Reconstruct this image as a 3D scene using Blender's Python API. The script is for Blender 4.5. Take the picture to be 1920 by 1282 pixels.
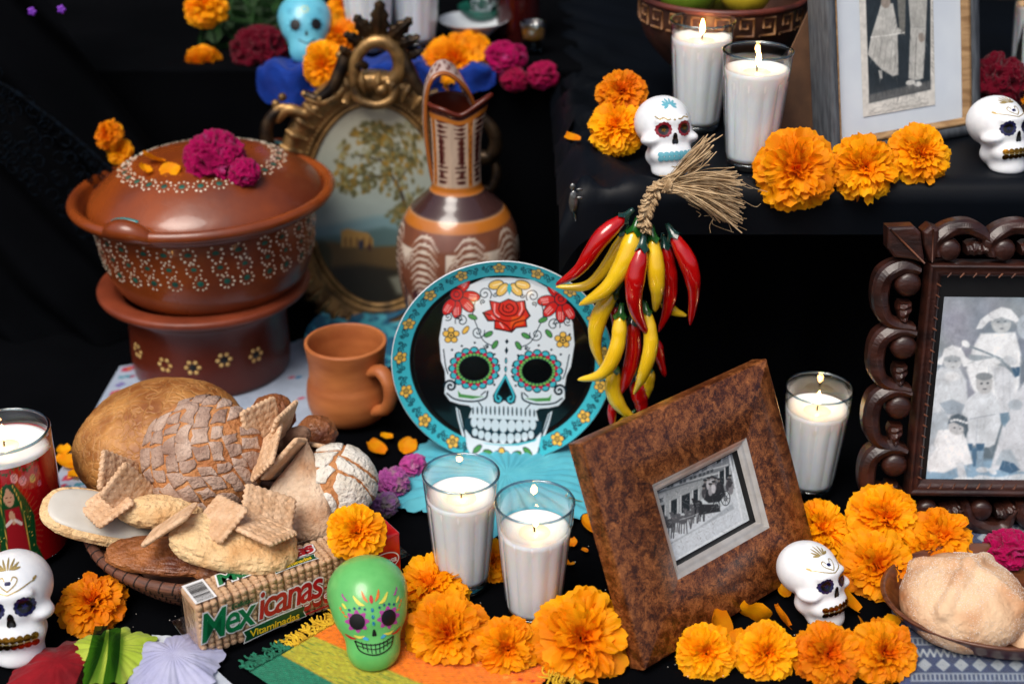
import bpy, bmesh, math, random
import numpy as np
from math import pi, sin, cos, radians, sqrt
from mathutils import Vector, Matrix
from mathutils.bvhtree import BVHTree

scene = bpy.context.scene
for o in list(bpy.data.objects):
    bpy.data.objects.remove(o)

# ------------------------------------------------------------------ camera, sky, sun, exposure
PITCH, HC, FPX = radians(26.6), 0.94, 2666.7
cam_data = bpy.data.cameras.new('camera')
cam = bpy.data.objects.new('camera', cam_data)
scene.collection.objects.link(cam)
cam.location = (0, 0, HC)
cam.rotation_euler = (radians(90) - PITCH, 0, 0)
cam_data.lens = 50.0
cam_data.sensor_width = 36.0
cam_data.clip_start = 0.02
cam_data.clip_end = 100
cam_data.dof.use_dof = True
cam_data.dof.focus_distance = 1.54
cam_data.dof.aperture_fstop = 2.9
scene.camera = cam

SUN_EL, SUN_AZ = 58.0, -150.0        # degrees; azimuth from +Y towards +X
world = bpy.data.worlds.new('World')
scene.world = world
world.use_nodes = True
wn = world.node_tree
sky = wn.nodes.new('ShaderNodeTexSky')
sky.sky_type = 'NISHITA'
sky.sun_disc = False
sky.sun_elevation = radians(SUN_EL)
sky.sun_rotation = radians(SUN_AZ)
sky.dust_density = 5.0
sky.air_density = 0.7
sky.ozone_density = 0.6
bg = wn.nodes['Background']
bg.inputs['Strength'].default_value = 0.075
wn.links.new(sky.outputs[0], bg.inputs['Color'])

sun_data = bpy.data.lights.new('sun', 'SUN')
sun_data.energy = 1.5
sun_data.angle = radians(34)
sun_data.color = (1.0, 0.95, 0.88)
sun = bpy.data.objects.new('sun', sun_data)
scene.collection.objects.link(sun)
sd = Vector((sin(radians(SUN_AZ)) * cos(radians(SUN_EL)), cos(radians(SUN_AZ)) * cos(radians(SUN_EL)), sin(radians(SUN_EL))))
sun.rotation_euler = sd.to_track_quat('Z', 'Y').to_euler()
sun.location = sd * 5

scene.view_settings.view_transform = 'Standard'
scene.view_settings.look = 'None'
scene.view_settings.gamma = 1.0
scene.view_settings.exposure = 0.72
scene.view_settings.use_curve_mapping = False
scene.render.engine = 'CYCLES'
scene.cycles.max_bounces = 10
scene.cycles.transparent_max_bounces = 24
scene.cycles.transmission_bounces = 8
scene.cycles.sample_clamp_indirect = 6.0

# ------------------------------------------------------------------ small maths
FW = np.array([0, cos(PITCH), -sin(PITCH)])
UP = np.array([0, sin(PITCH), cos(PITCH)])
RT = np.array([1.0, 0, 0])
CP = np.array([0, 0, HC])

def ray(px, py):
    return FW + (px - 960) / FPX * RT - (py - 641) / FPX * UP
def at(px, py, z):                  # point of the horizontal plane at height z
    d = ray(px, py); return CP + (z - HC) / d[2] * d
def aty(px, py, y):                 # point of the upright plane at depth y
    d = ray(px, py); return CP + y / d[1] * d
def mpp(P):                         # metres for one photo pixel at a point
    return float((np.asarray(P) - CP) @ FW) / FPX

class Plane:
    def __init__(s, o, yaw=0, lean=0, e1=None, e2=None):
        s.o = np.array(o, float)
        back = np.array([-sin(yaw), cos(yaw), 0])
        s.e1 = np.array([cos(yaw), sin(yaw), 0]) if e1 is None else np.array(e1, float)
        s.e2 = cos(lean) * np.array([0, 0, 1.0]) + sin(lean) * back if e2 is None else np.array(e2, float)
        s.n = np.cross(s.e1, s.e2)       # towards the viewer
    def uv(s, px, py):
        d = ray(px, py); t = ((s.o - CP) @ s.n) / (d @ s.n)
        q = CP + t * d - s.o
        return (float(q @ s.e1), float(q @ s.e2))
    def uvs(s, pts):
        return [s.uv(*p) for p in pts]
    def pix(s, U, V):                    # arrays of plane coordinates -> photo pixels
        P = s.o - CP + U[..., None] * s.e1 + V[..., None] * s.e2
        z = P @ FW
        return 960 + FPX * (P @ RT) / z, 641 - FPX * (P @ UP) / z
    def matrix(s):
        M = Matrix.Identity(4)
        for i in range(3):
            M[i][0], M[i][1], M[i][2], M[i][3] = s.e1[i], s.e2[i], s.n[i], s.o[i]
        return M

def lin(c):
    return tuple(((x / 255) / 12.92 if x / 255 <= 0.04045 else ((x / 255 + 0.055) / 1.055) ** 2.4) for x in c)

def _hash(ix, iy, iz, seed):
    h = (ix.astype(np.int64) * 374761393 + iy.astype(np.int64) * 668265263 + iz.astype(np.int64) * 2147483647 + seed * 144665) & 0xffffffff
    h = ((h ^ (h >> 13)) * 1274126177) & 0xffffffff
    h = ((h ^ (h >> 16)) * 2246822519) & 0xffffffff
    h = h ^ (h >> 15)
    return (h & 0xffff) / 32767.5 - 1
def vnoise(P, seed=0):
    P = np.asarray(P, float)
    I = np.floor(P).astype(np.int64); f = P - I
    f = f * f * (3 - 2 * f)
    r = 0
    for a in (0, 1):
        for b in (0, 1):
            for c in (0, 1):
                w = (f[..., 0] if a else 1 - f[..., 0]) * (f[..., 1] if b else 1 - f[..., 1]) * (f[..., 2] if c else 1 - f[..., 2])
                r = r + w * _hash(I[..., 0] + a, I[..., 1] + b, I[..., 2] + c, seed)
    return r
def fbm(P, oct=4, seed=0):
    P = np.asarray(P, float); a, r = 1.0, 0
    for k in range(oct):
        r = r + a * vnoise(P * 2 ** k + 7.3 * k, seed + k); a *= .5
    return r / 1.9
def p3(x, y, z=0):
    x, y, z = np.broadcast_arrays(x, y, z); return np.stack([x, y, z], -1).astype(float)

# ------------------------------------------------------------------ materials
MATS = {}
def principled(name):
    m = bpy.data.materials.new(name); m.use_nodes = True
    return m, m.node_tree, m.node_tree.nodes['Principled BSDF']
def mat(name, col, rough=.5, metal=0., spec=.5, col2=None, vscale=20., vdet=4., vlo=.35, vhi=.65, bump=None, sss=0, sheen=0, coat=0,
        attr=False, transl=0., rvar=0., stretch=None, dist=0., weave=None):
    """procedural principled material; colours as sRGB bytes; bump = (scale, strength, distance)"""
    if name in MATS: return MATS[name]
    m, t, b = principled(name); N, Lk = t.nodes, t.links
    b.inputs['Roughness'].default_value = rough
    b.inputs['Metallic'].default_value = metal
    b.inputs['Specular IOR Level'].default_value = spec
    tc = N.new('ShaderNodeTexCoord'); src = tc.outputs['Object']
    if stretch:
        mp = N.new('ShaderNodeMapping'); mp.inputs['Scale'].default_value = stretch
        Lk.new(src, mp.inputs['Vector']); src = mp.outputs[0]
    if attr:
        a = N.new('ShaderNodeVertexColor'); a.layer_name = 'Col'; csock = a.outputs['Color']
    else:
        rgb = N.new('ShaderNodeRGB'); rgb.outputs[0].default_value = (*lin(col), 1); csock = rgb.outputs[0]
    if col2 is not None:
        nz = N.new('ShaderNodeTexNoise'); nz.inputs['Scale'].default_value = vscale; nz.inputs['Detail'].default_value = vdet
        nz.inputs['Distortion'].default_value = dist
        Lk.new(src, nz.inputs['Vector'])
        mr = N.new('ShaderNodeMapRange'); mr.inputs['From Min'].default_value = vlo; mr.inputs['From Max'].default_value = vhi
        Lk.new(nz.outputs['Fac'], mr.inputs['Value'])
        mx = N.new('ShaderNodeMix'); mx.data_type = 'RGBA'
        Lk.new(mr.outputs[0], mx.inputs['Factor']); Lk.new(csock, mx.inputs['A'])
        if attr:
            mm = N.new('ShaderNodeMix'); mm.data_type = 'RGBA'; mm.blend_type = 'MULTIPLY'; mm.inputs['Factor'].default_value = 1
            Lk.new(csock, mm.inputs['A']); mm.inputs['B'].default_value = (*lin(col2), 1); Lk.new(mm.outputs['Result'], mx.inputs['B'])
        else:
            mx.inputs['B'].default_value = (*lin(col2), 1)
        csock = mx.outputs['Result']
        if rvar:
            ma = N.new('ShaderNodeMapRange'); ma.inputs['To Min'].default_value = rough; ma.inputs['To Max'].default_value = rough + rvar
            Lk.new(mr.outputs[0], ma.inputs['Value']); Lk.new(ma.outputs[0], b.inputs['Roughness'])
    Lk.new(csock, b.inputs['Base Color'])
    if bump:
        nb = N.new('ShaderNodeTexNoise'); nb.inputs['Scale'].default_value = bump[0]; nb.inputs['Detail'].default_value = 5
        Lk.new(src, nb.inputs['Vector'])
        hsock = nb.outputs['Fac']
        bp = N.new('ShaderNodeBump'); bp.inputs['Strength'].default_value = bump[1]; bp.inputs['Distance'].default_value = bump[2]
        Lk.new(hsock, bp.inputs['Height']); Lk.new(bp.outputs[0], b.inputs['Normal'])
    if weave:
        cx = []
        for dr in ('X', 'Y'):
            w = N.new('ShaderNodeTexWave'); w.bands_direction = dr; w.inputs['Scale'].default_value = weave[0]
            w.inputs['Distortion'].default_value = .6; w.inputs['Detail Scale'].default_value = 3
            Lk.new(tc.outputs['Object'], w.inputs['Vector']); cx.append(w)
        ad = N.new('ShaderNodeMath'); ad.operation = 'MAXIMUM'
        Lk.new(cx[0].outputs['Fac'], ad.inputs[0]); Lk.new(cx[1].outputs['Fac'], ad.inputs[1])
        bp = N.new('ShaderNodeBump'); bp.inputs['Strength'].default_value = weave[1]; bp.inputs['Distance'].default_value = .0008
        Lk.new(ad.outputs[0], bp.inputs['Height']); Lk.new(bp.outputs[0], b.inputs['Normal'])
    if sss:
        b.inputs['Subsurface Weight'].default_value = sss
        b.inputs['Subsurface Radius'].default_value = (.012, .008, .005)
        b.inputs['Subsurface Scale'].default_value = 1.0 if 'wax' not in name else 2.2
    if sheen:
        b.inputs['Sheen Weight'].default_value = sheen; b.inputs['Sheen Roughness'].default_value = .4
    if coat:
        b.inputs['Coat Weight'].default_value = coat; b.inputs['Coat Roughness'].default_value = .06
    if transl:
        tr = N.new('ShaderNodeBsdfTranslucent'); Lk.new(csock, tr.inputs['Color'])
        ms = N.new('ShaderNodeMixShader'); ms.inputs[0].default_value = transl
        Lk.new(b.outputs[0], ms.inputs[1]); Lk.new(tr.outputs[0], ms.inputs[2])
        Lk.new(ms.outputs[0], N['Material Output'].inputs['Surface'])
    MATS[name] = m
    return m
def glass(name, tint=(245, 250, 252), rough=.03, ior=1.5, boost=1.0, wrinkle=None):
    """thin clear wall: straight-through view plus Fresnel reflection"""
    if name in MATS: return MATS[name]
    m = bpy.data.materials.new(name); m.use_nodes = True; t = m.node_tree; N = t.nodes; N.clear()
    out = N.new('ShaderNodeOutputMaterial'); mx = N.new('ShaderNodeMixShader'); lw = N.new('ShaderNodeLayerWeight'); lw.inputs['Blend'].default_value = .5
    pw = N.new('ShaderNodeMath'); pw.operation = 'POWER'; pw.inputs[1].default_value = 4.0; t.links.new(lw.outputs['Facing'], pw.inputs[0])
    fr = N.new('ShaderNodeMath'); fr.operation = 'MULTIPLY_ADD'; fr.inputs[1].default_value = .85; fr.inputs[2].default_value = ((ior - 1) / (ior + 1)) ** 2; t.links.new(pw.outputs[0], fr.inputs[0])
    tr = N.new('ShaderNodeBsdfTransparent'); tr.inputs[0].default_value = (*lin(tint), 1)
    gl = N.new('ShaderNodeBsdfGlossy'); gl.inputs['Roughness'].default_value = rough
    mu = N.new('ShaderNodeMath'); mu.operation = 'MULTIPLY'; mu.inputs[1].default_value = boost; mu.use_clamp = True
    t.links.new(fr.outputs[0], mu.inputs[0]); t.links.new(mu.outputs[0], mx.inputs[0])
    t.links.new(tr.outputs[0], mx.inputs[1]); t.links.new(gl.outputs[0], mx.inputs[2]); t.links.new(mx.outputs[0], out.inputs[0])
    if wrinkle:
        nb = N.new('ShaderNodeTexNoise'); nb.inputs['Scale'].default_value = wrinkle; tc = N.new('ShaderNodeTexCoord'); nb.inputs['Detail'].default_value = 3
        t.links.new(tc.outputs['Object'], nb.inputs['Vector'])
        bp = N.new('ShaderNodeBump'); bp.inputs['Strength'].default_value = .6; bp.inputs['Distance'].default_value = .003
        t.links.new(nb.outputs['Fac'], bp.inputs['Height']); t.links.new(bp.outputs[0], gl.inputs['Normal']); t.links.new(bp.outputs[0], lw.inputs['Normal'])
    MATS[name] = m; return m
def emit(name, col, strength):
    if name in MATS: return MATS[name]
    m = bpy.data.materials.new(name); m.use_nodes = True; t = m.node_tree; t.nodes.clear()
    out = t.nodes.new('ShaderNodeOutputMaterial'); e = t.nodes.new('ShaderNodeEmission')
    e.inputs[0].default_value = (*lin(col), 1); e.inputs[1].default_value = strength
    t.links.new(e.outputs[0], out.inputs[0]); MATS[name] = m; return m

# ------------------------------------------------------------------ objects
COL = scene.collection
def link(name, data, parent=None):
    o = bpy.data.objects.new(name, data); COL.objects.link(o)
    if parent is not None: o.parent = parent
    return o
def tag(o, label, cat, group=None):
    o['label'] = label; o['category'] = cat
    if group: o['group'] = group
    return o
def thing(name, label, cat, loc=(0, 0, 0), rot=(0, 0, 0), group=None, M=None):
    o = link(name, None); o.empty_display_size = .02
    if M is not None: o.matrix_world = M
    else: o.location = [float(v) for v in loc]; o.rotation_euler = rot
    return tag(o, label, cat, group)
def make_mesh(name, V, F, m=None, smooth=True, cols=None):
    me = bpy.data.meshes.new(name)
    V = np.asarray(V, np.float32).reshape(-1, 3)
    if isinstance(F, np.ndarray) and F.ndim == 2:
        k = F.shape[1]; n = len(F)
        me.vertices.add(len(V)); me.vertices.foreach_set('co', V.ravel())
        me.loops.add(n * k); me.loops.foreach_set('vertex_index', F.astype(np.int32).ravel())
        me.polygons.add(n); me.polygons.foreach_set('loop_start', np.arange(0, n * k, k, dtype=np.int32))
        me.update(calc_edges=True); me.validate()
    else:
        me.from_pydata(V.tolist(), [], [tuple(int(i) for i in f) for f in F]); me.update()
    if smooth:
        me.polygons.foreach_set('use_smooth', np.ones(len(me.polygons), bool))
    if cols is not None:
        a = me.color_attributes.new('Col', 'FLOAT_COLOR', 'POINT')
        c = np.ones((len(V), 4), np.float32); c[:, :3] = cols
        a.data.foreach_set('color', c.ravel())
    if m is not None: me.materials.append(m)
    return me
def part(name, VF, m, parent=None, smooth=True, cols=None, loc=None, rot=None, kind=None, label=None):
    if isinstance(VF, bpy.types.Mesh): me = VF
    else:
        if len(VF) == 3 and cols is None: cols = VF[2]
        me = make_mesh(name, VF[0], VF[1], m, smooth, cols)
    o = link(name, me, parent)
    if loc is not None: o.location = [float(v) for v in loc]
    if rot is not None: o.rotation_euler = rot
    if kind: o['kind'] = kind
    if label: o['label'] = label
    return o

# ------------------------------------------------------------------ shapes: each returns (verts array, faces)
def join(*L):
    V, F, n = [], [], 0
    quad = all(isinstance(f, np.ndarray) for _, f in L) and len({f.shape[1] for _, f in L}) == 1
    for v, f in L:
        V.append(np.asarray(v, float))
        if quad: F.append(f + n)
        else: F += [tuple(int(i) + n for i in q) for q in f]
        n += len(v)
    return np.concatenate(V), (np.concatenate(F) if quad else F)
def gridf(nu, nv, cu=False, cv=False, flip=False):
    I = np.arange(nu if cu else nu - 1)[:, None]; J = np.arange(nv if cv else nv - 1)[None]
    a = I * nv + J; b = ((I + 1) % nu) * nv + J; c = ((I + 1) % nu) * nv + (J + 1) % nv; d = I * nv + (J + 1) % nv
    Q = np.stack([a, b, c, d] if not flip else [a, d, c, b], -1).reshape(-1, 4)
    return Q
def lathe(prof, segs=64, mod=None):
    """prof = [(r, z)]; closed on the axis when r = 0"""
    pr = np.array(prof, float); n = len(pr)
    ph = np.arange(segs) * 2 * pi / segs
    R = np.repeat(pr[None, :, 0], segs, 0); Z = np.repeat(pr[None, :, 1], segs, 0); PH = np.repeat(ph[:, None], n, 1)
    if mod: R, Z = mod(R, Z, PH)
    V = np.stack([R * np.cos(PH), R * np.sin(PH), Z], -1).reshape(-1, 3)
    return V, gridf(segs, n, cu=True)
def smoothprof(pts, n=60):
    """Catmull-Rom through profile points"""
    P = np.array(pts, float); k = len(P)
    Q = np.vstack([2 * P[0] - P[1], P, 2 * P[-1] - P[-2]])
    out = []
    seg = max(2, n // (k - 1))
    for i in range(k - 1):
        t = np.linspace(0, 1, seg, endpoint=False)[:, None]
        a, b, c, d = Q[i], Q[i + 1], Q[i + 2], Q[i + 3]
        out.append(.5 * (2 * b + (c - a) * t + (2 * a - 5 * b + 4 * c - d) * t ** 2 + (3 * b - a - 3 * c + d) * t ** 3))
    out.append(P[-1:]); return np.vstack(out)
def tube(path, rad, segs=10, closed=False, flat=1.0, up=None, caps=True):
    """round (or flattened) rod along a path with a radius per point"""
    P = np.array(path, float); n = len(P)
    rad = np.broadcast_to(np.asarray(rad, float), (n,))
    T = np.gradient(P, axis=0)
    if closed: T = np.roll(P, -1, 0) - np.roll(P, 1, 0)
    T /= np.linalg.norm(T, axis=1)[:, None] + 1e-12
    u = np.array(up if up is not None else ([0, 0, 1] if abs(T[0][2]) < .9 else [1, 0, 0]), float)
    V = []
    a = np.arange(segs) * 2 * pi / segs
    for i in range(n):
        s = np.cross(T[i], u); s /= np.linalg.norm(s) + 1e-12
        w = np.cross(s, T[i])
        if up is None: u = w
        V.append(P[i] + rad[i] * (np.cos(a)[:, None] * s + flat * np.sin(a)[:, None] * w))
    V = np.concatenate(V)
    F = gridf(n, segs, cu=closed, cv=True, flip=True)
    if caps and not closed:
        F = [tuple(q) for q in F.tolist()] + [tuple(range(segs)), tuple(range((n - 1) * segs, n * segs))[::-1]]
    return V, F
def box(x0, x1, y0, y1, z0, z1, bev=0., seg=2):
    bm = bmesh.new()
    bmesh.ops.create_cube(bm, size=1)
    for v in bm.verts:
        v.co = Vector((x0 + (v.co.x + .5) * (x1 - x0), y0 + (v.co.y + .5) * (y1 - y0), z0 + (v.co.z + .5) * (z1 - z0)))
    if bev: bmesh.ops.bevel(bm, geom=list(bm.edges), offset=bev, segments=seg, profile=.5, affect='EDGES')
    return frombm(bm)
def prism(poly, z0, z1, bev=0.):
    bm = bmesh.new()
    vs = [bm.verts.new((p[0], p[1], z0)) for p in poly]
    f = bm.faces.new(vs)
    if f.calc_area() and f.normal.z > 0: f.normal_flip()
    r = bmesh.ops.extrude_face_region(bm, geom=[f])
    for v in [g for g in r['geom'] if isinstance(g, bmesh.types.BMVert)]: v.co.z = z1
    bmesh.ops.recalc_face_normals(bm, faces=list(bm.faces))
    if bev:
        ed = [e for e in bm.edges if all(abs(v.co.z - z1) < 1e-7 for v in e.verts)]
        bmesh.ops.bevel(bm, geom=ed, offset=bev, segments=2, profile=.5, affect='EDGES')
    return frombm(bm)
def frombm(bm):
    bm.verts.index_update()
    V = np.array([v.co[:] for v in bm.verts]); F = [tuple(v.index for v in f.verts) for f in bm.faces]
    bm.free(); return V, F
_ICO = {}
def ico(n):
    if n not in _ICO:
        bm = bmesh.new(); bmesh.ops.create_icosphere(bm, subdivisions=n, radius=1)
        V, F = frombm(bm); _ICO[n] = (V / np.linalg.norm(V, axis=1)[:, None], np.array(F))
    return _ICO[n][0].copy(), _ICO[n][1]
def star(sdf, center, n=5, rmax=2., steps=60):
    """surface of a signed distance field seen from an inner point"""
    D, F = ico(n); c = np.array(center, float)
    lo = np.zeros(len(D)); hi = np.full(len(D), rmax); done = np.zeros(len(D), bool)
    for k in range(1, steps + 1):
        t = rmax * k / steps
        out = (sdf(c + t * D) > 0) & ~done
        lo[out] = rmax * (k - 1) / steps; hi[out] = t; done |= out
    for k in range(18):
        mid = .5 * (lo + hi); s = sdf(c + mid[:, None] * D) > 0
        hi = np.where(s, mid, hi); lo = np.where(s, lo, mid)
    return c + hi[:, None] * D, F
def sell(P, c, r):
    q = (P - np.array(c)) / np.array(r); k0 = np.linalg.norm(q, axis=1); k1 = np.linalg.norm(q / np.array(r), axis=1)
    return k0 * (k0 - 1) / (k1 + 1e-9)
def smin(a, b, k):
    h = np.clip(.5 + .5 * (b - a) / k, 0, 1); return b * (1 - h) + a * h - k * h * (1 - h)
def smax(a, b, k): return -smin(-a, -b, k)
def rotm(ax, ay=0, az=0):
    return np.array((Matrix.Rotation(az, 3, 'Z') @ Matrix.Rotation(ay, 3, 'Y') @ Matrix.Rotation(ax, 3, 'X')))
def xf(VF, R=None, t=None, s=1.0):
    V = np.asarray(VF[0]) * s
    if R is not None: V = V @ np.asarray(R).T
    if t is not None: V = V + np.asarray(t)
    return (V, VF[1]) + tuple(VF[2:])

# ------------------------------------------------------------------ flat print painter (colour per vertex)
class Canvas:
    def __init__(s, x0, y0, x1, y1, ss, bgc):
        s.x0, s.y0, s.ss = x0, y0, ss
        s.w, s.h = int((x1 - x0) * ss), int((y1 - y0) * ss)
        s.X, s.Y = np.meshgrid(x0 + (np.arange(s.w) + .5) / ss, y0 + (np.arange(s.h) + .5) / ss)
        s.C = np.zeros((s.h, s.w, 3)); s.C[:] = bgc
    def sub(s, xa, ya, xb, yb):
        i0 = max(0, int((xa - s.x0) * s.ss) - 2); i1 = min(s.w, int((xb - s.x0) * s.ss) + 3)
        j0 = max(0, int((ya - s.y0) * s.ss) - 2); j1 = min(s.h, int((yb - s.y0) * s.ss) + 3)
        return slice(j0, max(j0, j1)), slice(i0, max(i0, i1))
    def put(s, sl, d, col, soft, alpha=1):
        if s.C[sl].size == 0: return
        a = np.clip(.5 - d / max(soft, 1 / s.ss), 0, 1) * alpha
        s.C[sl] = s.C[sl] * (1 - a[..., None]) + np.array(col, float) * a[..., None]
    def ell(s, cx, cy, rx, ry, col, rot=0, soft=.8, alpha=1):
        r = max(rx, ry) + soft; sl = s.sub(cx - r, cy - r, cx + r, cy + r)
        x, y = s.X[sl] - cx, s.Y[sl] - cy; c, q = cos(rot), sin(rot)
        u, v = (x * c + y * q) / rx, (-x * q + y * c) / ry
        k = np.sqrt(u * u + v * v) + 1e-9
        s.put(sl, (k - 1) * k / (np.sqrt((u / rx) ** 2 + (v / ry) ** 2) + 1e-9), col, soft, alpha)
    def poly(s, pts, col, soft=.8, alpha=1):
        P = np.array(pts, float); sl = s.sub(P[:, 0].min() - soft, P[:, 1].min() - soft, P[:, 0].max() + soft, P[:, 1].max() + soft)
        x, y = s.X[sl], s.Y[sl]
        if x.size == 0: return
        d = np.full(x.shape, 1e9); ins = np.zeros(x.shape, bool)
        for i in range(len(P)):
            a, b = P[i], P[(i + 1) % len(P)]; e = b - a
            t = np.clip(((x - a[0]) * e[0] + (y - a[1]) * e[1]) / (e @ e + 1e-12), 0, 1)
            d = np.minimum(d, np.hypot(x - a[0] - t * e[0], y - a[1] - t * e[1]))
            cr = ((a[1] > y) != (b[1] > y)) & (x < (b[0] - a[0]) * (y - a[1]) / (b[1] - a[1] + 1e-12) + a[0])
            ins ^= cr
        s.put(sl, np.where(ins, -d, d), col, soft, alpha)
    def line(s, pts, w, col, soft=.8, alpha=1, taper=False):
        P = np.array(pts, float); m = w + soft
        sl = s.sub(P[:, 0].min() - m, P[:, 1].min() - m, P[:, 0].max() + m, P[:, 1].max() + m)
        x, y = s.X[sl], s.Y[sl]
        if x.size == 0: return
        d = np.full(x.shape, 1e9); n = len(P) - 1
        for i in range(n):
            a, b = P[i], P[i + 1]; e = b - a
            t = np.clip(((x - a[0]) * e[0] + (y - a[1]) * e[1]) / (e @ e + 1e-12), 0, 1)
            ww = w / 2 * (1 - (i + t) / n * .8) if taper else w / 2
            d = np.minimum(d, np.hypot(x - a[0] - t * e[0], y - a[1] - t * e[1]) - ww)
        s.put(sl, d, col, soft, alpha)
    def curve(s, pts, w, col, n=24, **k):
        s.line(smoothprof(pts, n), w, col, **k)
    def spiral(s, cx, cy, r, a0, turns, w, col, sgn=1, **k):
        t = np.linspace(0, 1, 26); a = a0 + sgn * t * turns * 2 * pi; q = r * (1 - .85 * t)
        s.line(np.stack([cx + q * np.cos(a), cy + q * np.sin(a)], 1), w, col, **k)
    def blur(s, r):
        k = max(1, int(r * s.ss))
        for _ in range(2):
            for axs in (0, 1):
                P = np.concatenate([np.repeat(np.take(s.C, [0], axs), k, axs), s.C, np.repeat(np.take(s.C, [-1], axs), k, axs)], axs)
                Q = np.cumsum(P, axs); n = s.C.shape[axs]
                hi = np.take(Q, np.arange(n) + 2 * k, axs); lo = np.take(np.concatenate([np.zeros_like(np.take(Q, [0], axs)), Q], axs), np.arange(n), axs)
                s.C = (hi - lo) / (2 * k + 1)
    def grain(s, amp, scale, seed=1):
        s.C *= 1 + amp * fbm(p3(s.X * scale, s.Y * scale, seed), 3)[..., None]
    def sample(s, x, y):
        fx = np.clip((x - s.x0) * s.ss - .5, 0, s.w - 1.001); fy = np.clip((y - s.y0) * s.ss - .5, 0, s.h - 1.001)
        i, j = fx.astype(int), fy.astype(int); u, v = (fx - i)[..., None], (fy - j)[..., None]
        C = s.C
        c = C[j, i] * (1 - u) * (1 - v) + C[j, i + 1] * u * (1 - v) + C[j + 1, i] * (1 - u) * v + C[j + 1, i + 1] * u * v
        c = np.clip(c, 0, 255) / 255
        return np.where(c <= .04045, c / 12.92, ((c + .055) / 1.055) ** 2.4)
def print_sheet(pl, cv, u0, u1, v0, v1, nu, nv, z=0.):
    """rectangular print lying in a plane, coloured from a canvas drawn in photo pixels"""
    U, V = np.meshgrid(np.linspace(u0, u1, nu), np.linspace(v0, v1, nv), indexing='ij')
    x, y = pl.pix(U, V)
    return np.stack([U, V, np.full(U.shape, z)], -1).reshape(-1, 3), gridf(nu, nv), cv.sample(x, y).reshape(-1, 3)
def textmesh(body, size, m, shear=0., offset=0., extrude=0.0002, spacing=1.0, align='CENTER'):
    cu = bpy.data.curves.new('lettering', 'FONT'); cu.body = body; cu.size = size; cu.shear = shear; cu.offset = offset
    cu.extrude = extrude; cu.space_character = spacing; cu.align_x = align; cu.resolution_u = 4
    o = bpy.data.objects.new('lettering', cu); COL.objects.link(o)
    bpy.context.view_layer.update()
    me = bpy.data.meshes.new_from_object(o.evaluated_get(bpy.context.evaluated_depsgraph_get()))
    bpy.data.objects.remove(o); bpy.data.curves.remove(cu)
    me.materials.clear(); me.materials.append(m)
    return me
def copy_tree(o, parent=None):
    c = o.copy(); COL.objects.link(c)
    if parent is not None: c.parent = parent
    for ch in list(o.children): copy_tree(ch, c)
    return c
# ------------------------------------------------------------------ the setting: black draped table and ledges
random.seed(4)
rng = np.random.default_rng(4)
M_black = mat('black_cloth', (6, 7, 10), rough=.9, col2=(3, 4, 6), vscale=6, spec=.03, bump=(900, .25, .0006))
M_satin = mat('black_satin', (5, 10, 18), rough=.5, col2=(3, 6, 11), vscale=5, spec=.16, bump=(700, .15, .0005))
SHELF, SHY = 0.374, 1.535

def struct(name, VF, m, smooth=True):
    o = part(name, VF, m, None, smooth); o['kind'] = 'structure'; return o

nx, ny = 220, 200
U, V = np.meshgrid(np.linspace(-1.7, 1.7, nx), np.linspace(.55, 2.62, ny), indexing='ij')
Z = -.0022 + .0016 * fbm(p3(U * 3 + V * 1.5, V * 9), 3) + .0008 * np.sin(U * 14 + 5 * fbm(p3(U, V), 2))
struct('table', (p3(U, V, Z).reshape(-1, 3), gridf(nx, ny)), M_black)

# upper ledge on the right: cloth-covered slab, soft front edge, creased left corner
def ledge(name, x0, x1, y0, y1, z, drop, rad, m, crease):
    n, k = 200, 64
    u = np.linspace(0, 1, n)
    s = np.linspace(0, 1, k)
    L = [drop, rad * pi / 2, y1 - y0 - rad]
    T = s * sum(L)
    yy, zz = np.zeros(k), np.zeros(k)
    for i, t in enumerate(T):
        if t < L[0]: yy[i], zz[i] = y0, z - rad - (L[0] - t)
        elif t < L[0] + L[1]:
            a = (t - L[0]) / rad; yy[i], zz[i] = y0 + rad * (1 - cos(a)), z - rad + rad * sin(a)
        else: yy[i], zz[i] = y0 + rad + (t - L[0] - L[1]), z
    X = x0 + u[:, None] * (x1 - x0) + 0 * s[None]
    Yv = np.repeat(yy[None], n, 0); Zv = np.repeat(zz[None], n, 0)
    Yv = Yv + .002 * fbm(p3(X * 9, Zv * 14, 1), 3)
    Zv = Zv + .0012 * fbm(p3(X * 10, Yv * 10, 3), 3) * (Yv > y0 + .01)
    if crease:
        w = np.exp(-((X - x0) / .095) ** 2)
        Zv = Zv + w * .011 * np.sin(26 * Yv * 2.2 + 75 * (X - x0) + 4 * fbm(p3(X * 12, Yv * 12), 2)) * (Yv > y0 + .01)
        Yv = Yv - w * .006 * (1 + np.sin(70 * (X - x0) + Zv * 40)) * (Yv < y0 + .03)
        c = np.clip((.04 - (X - x0)) / .04, 0, 1)
        Zv = Zv - .05 * c ** 2 * (Yv > y0 - 1)
    V_ = np.stack([X, Yv, Zv], -1).reshape(-1, 3)
    return struct(name, (V_, gridf(n, k)), m)
ledge('ledge', .055, 1.7, SHY, 2.62, SHELF, .052, .011, M_satin, True)
U, V = np.meshgrid(np.linspace(0, 1, 240), np.linspace(0, 1, 60), indexing='ij')
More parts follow.
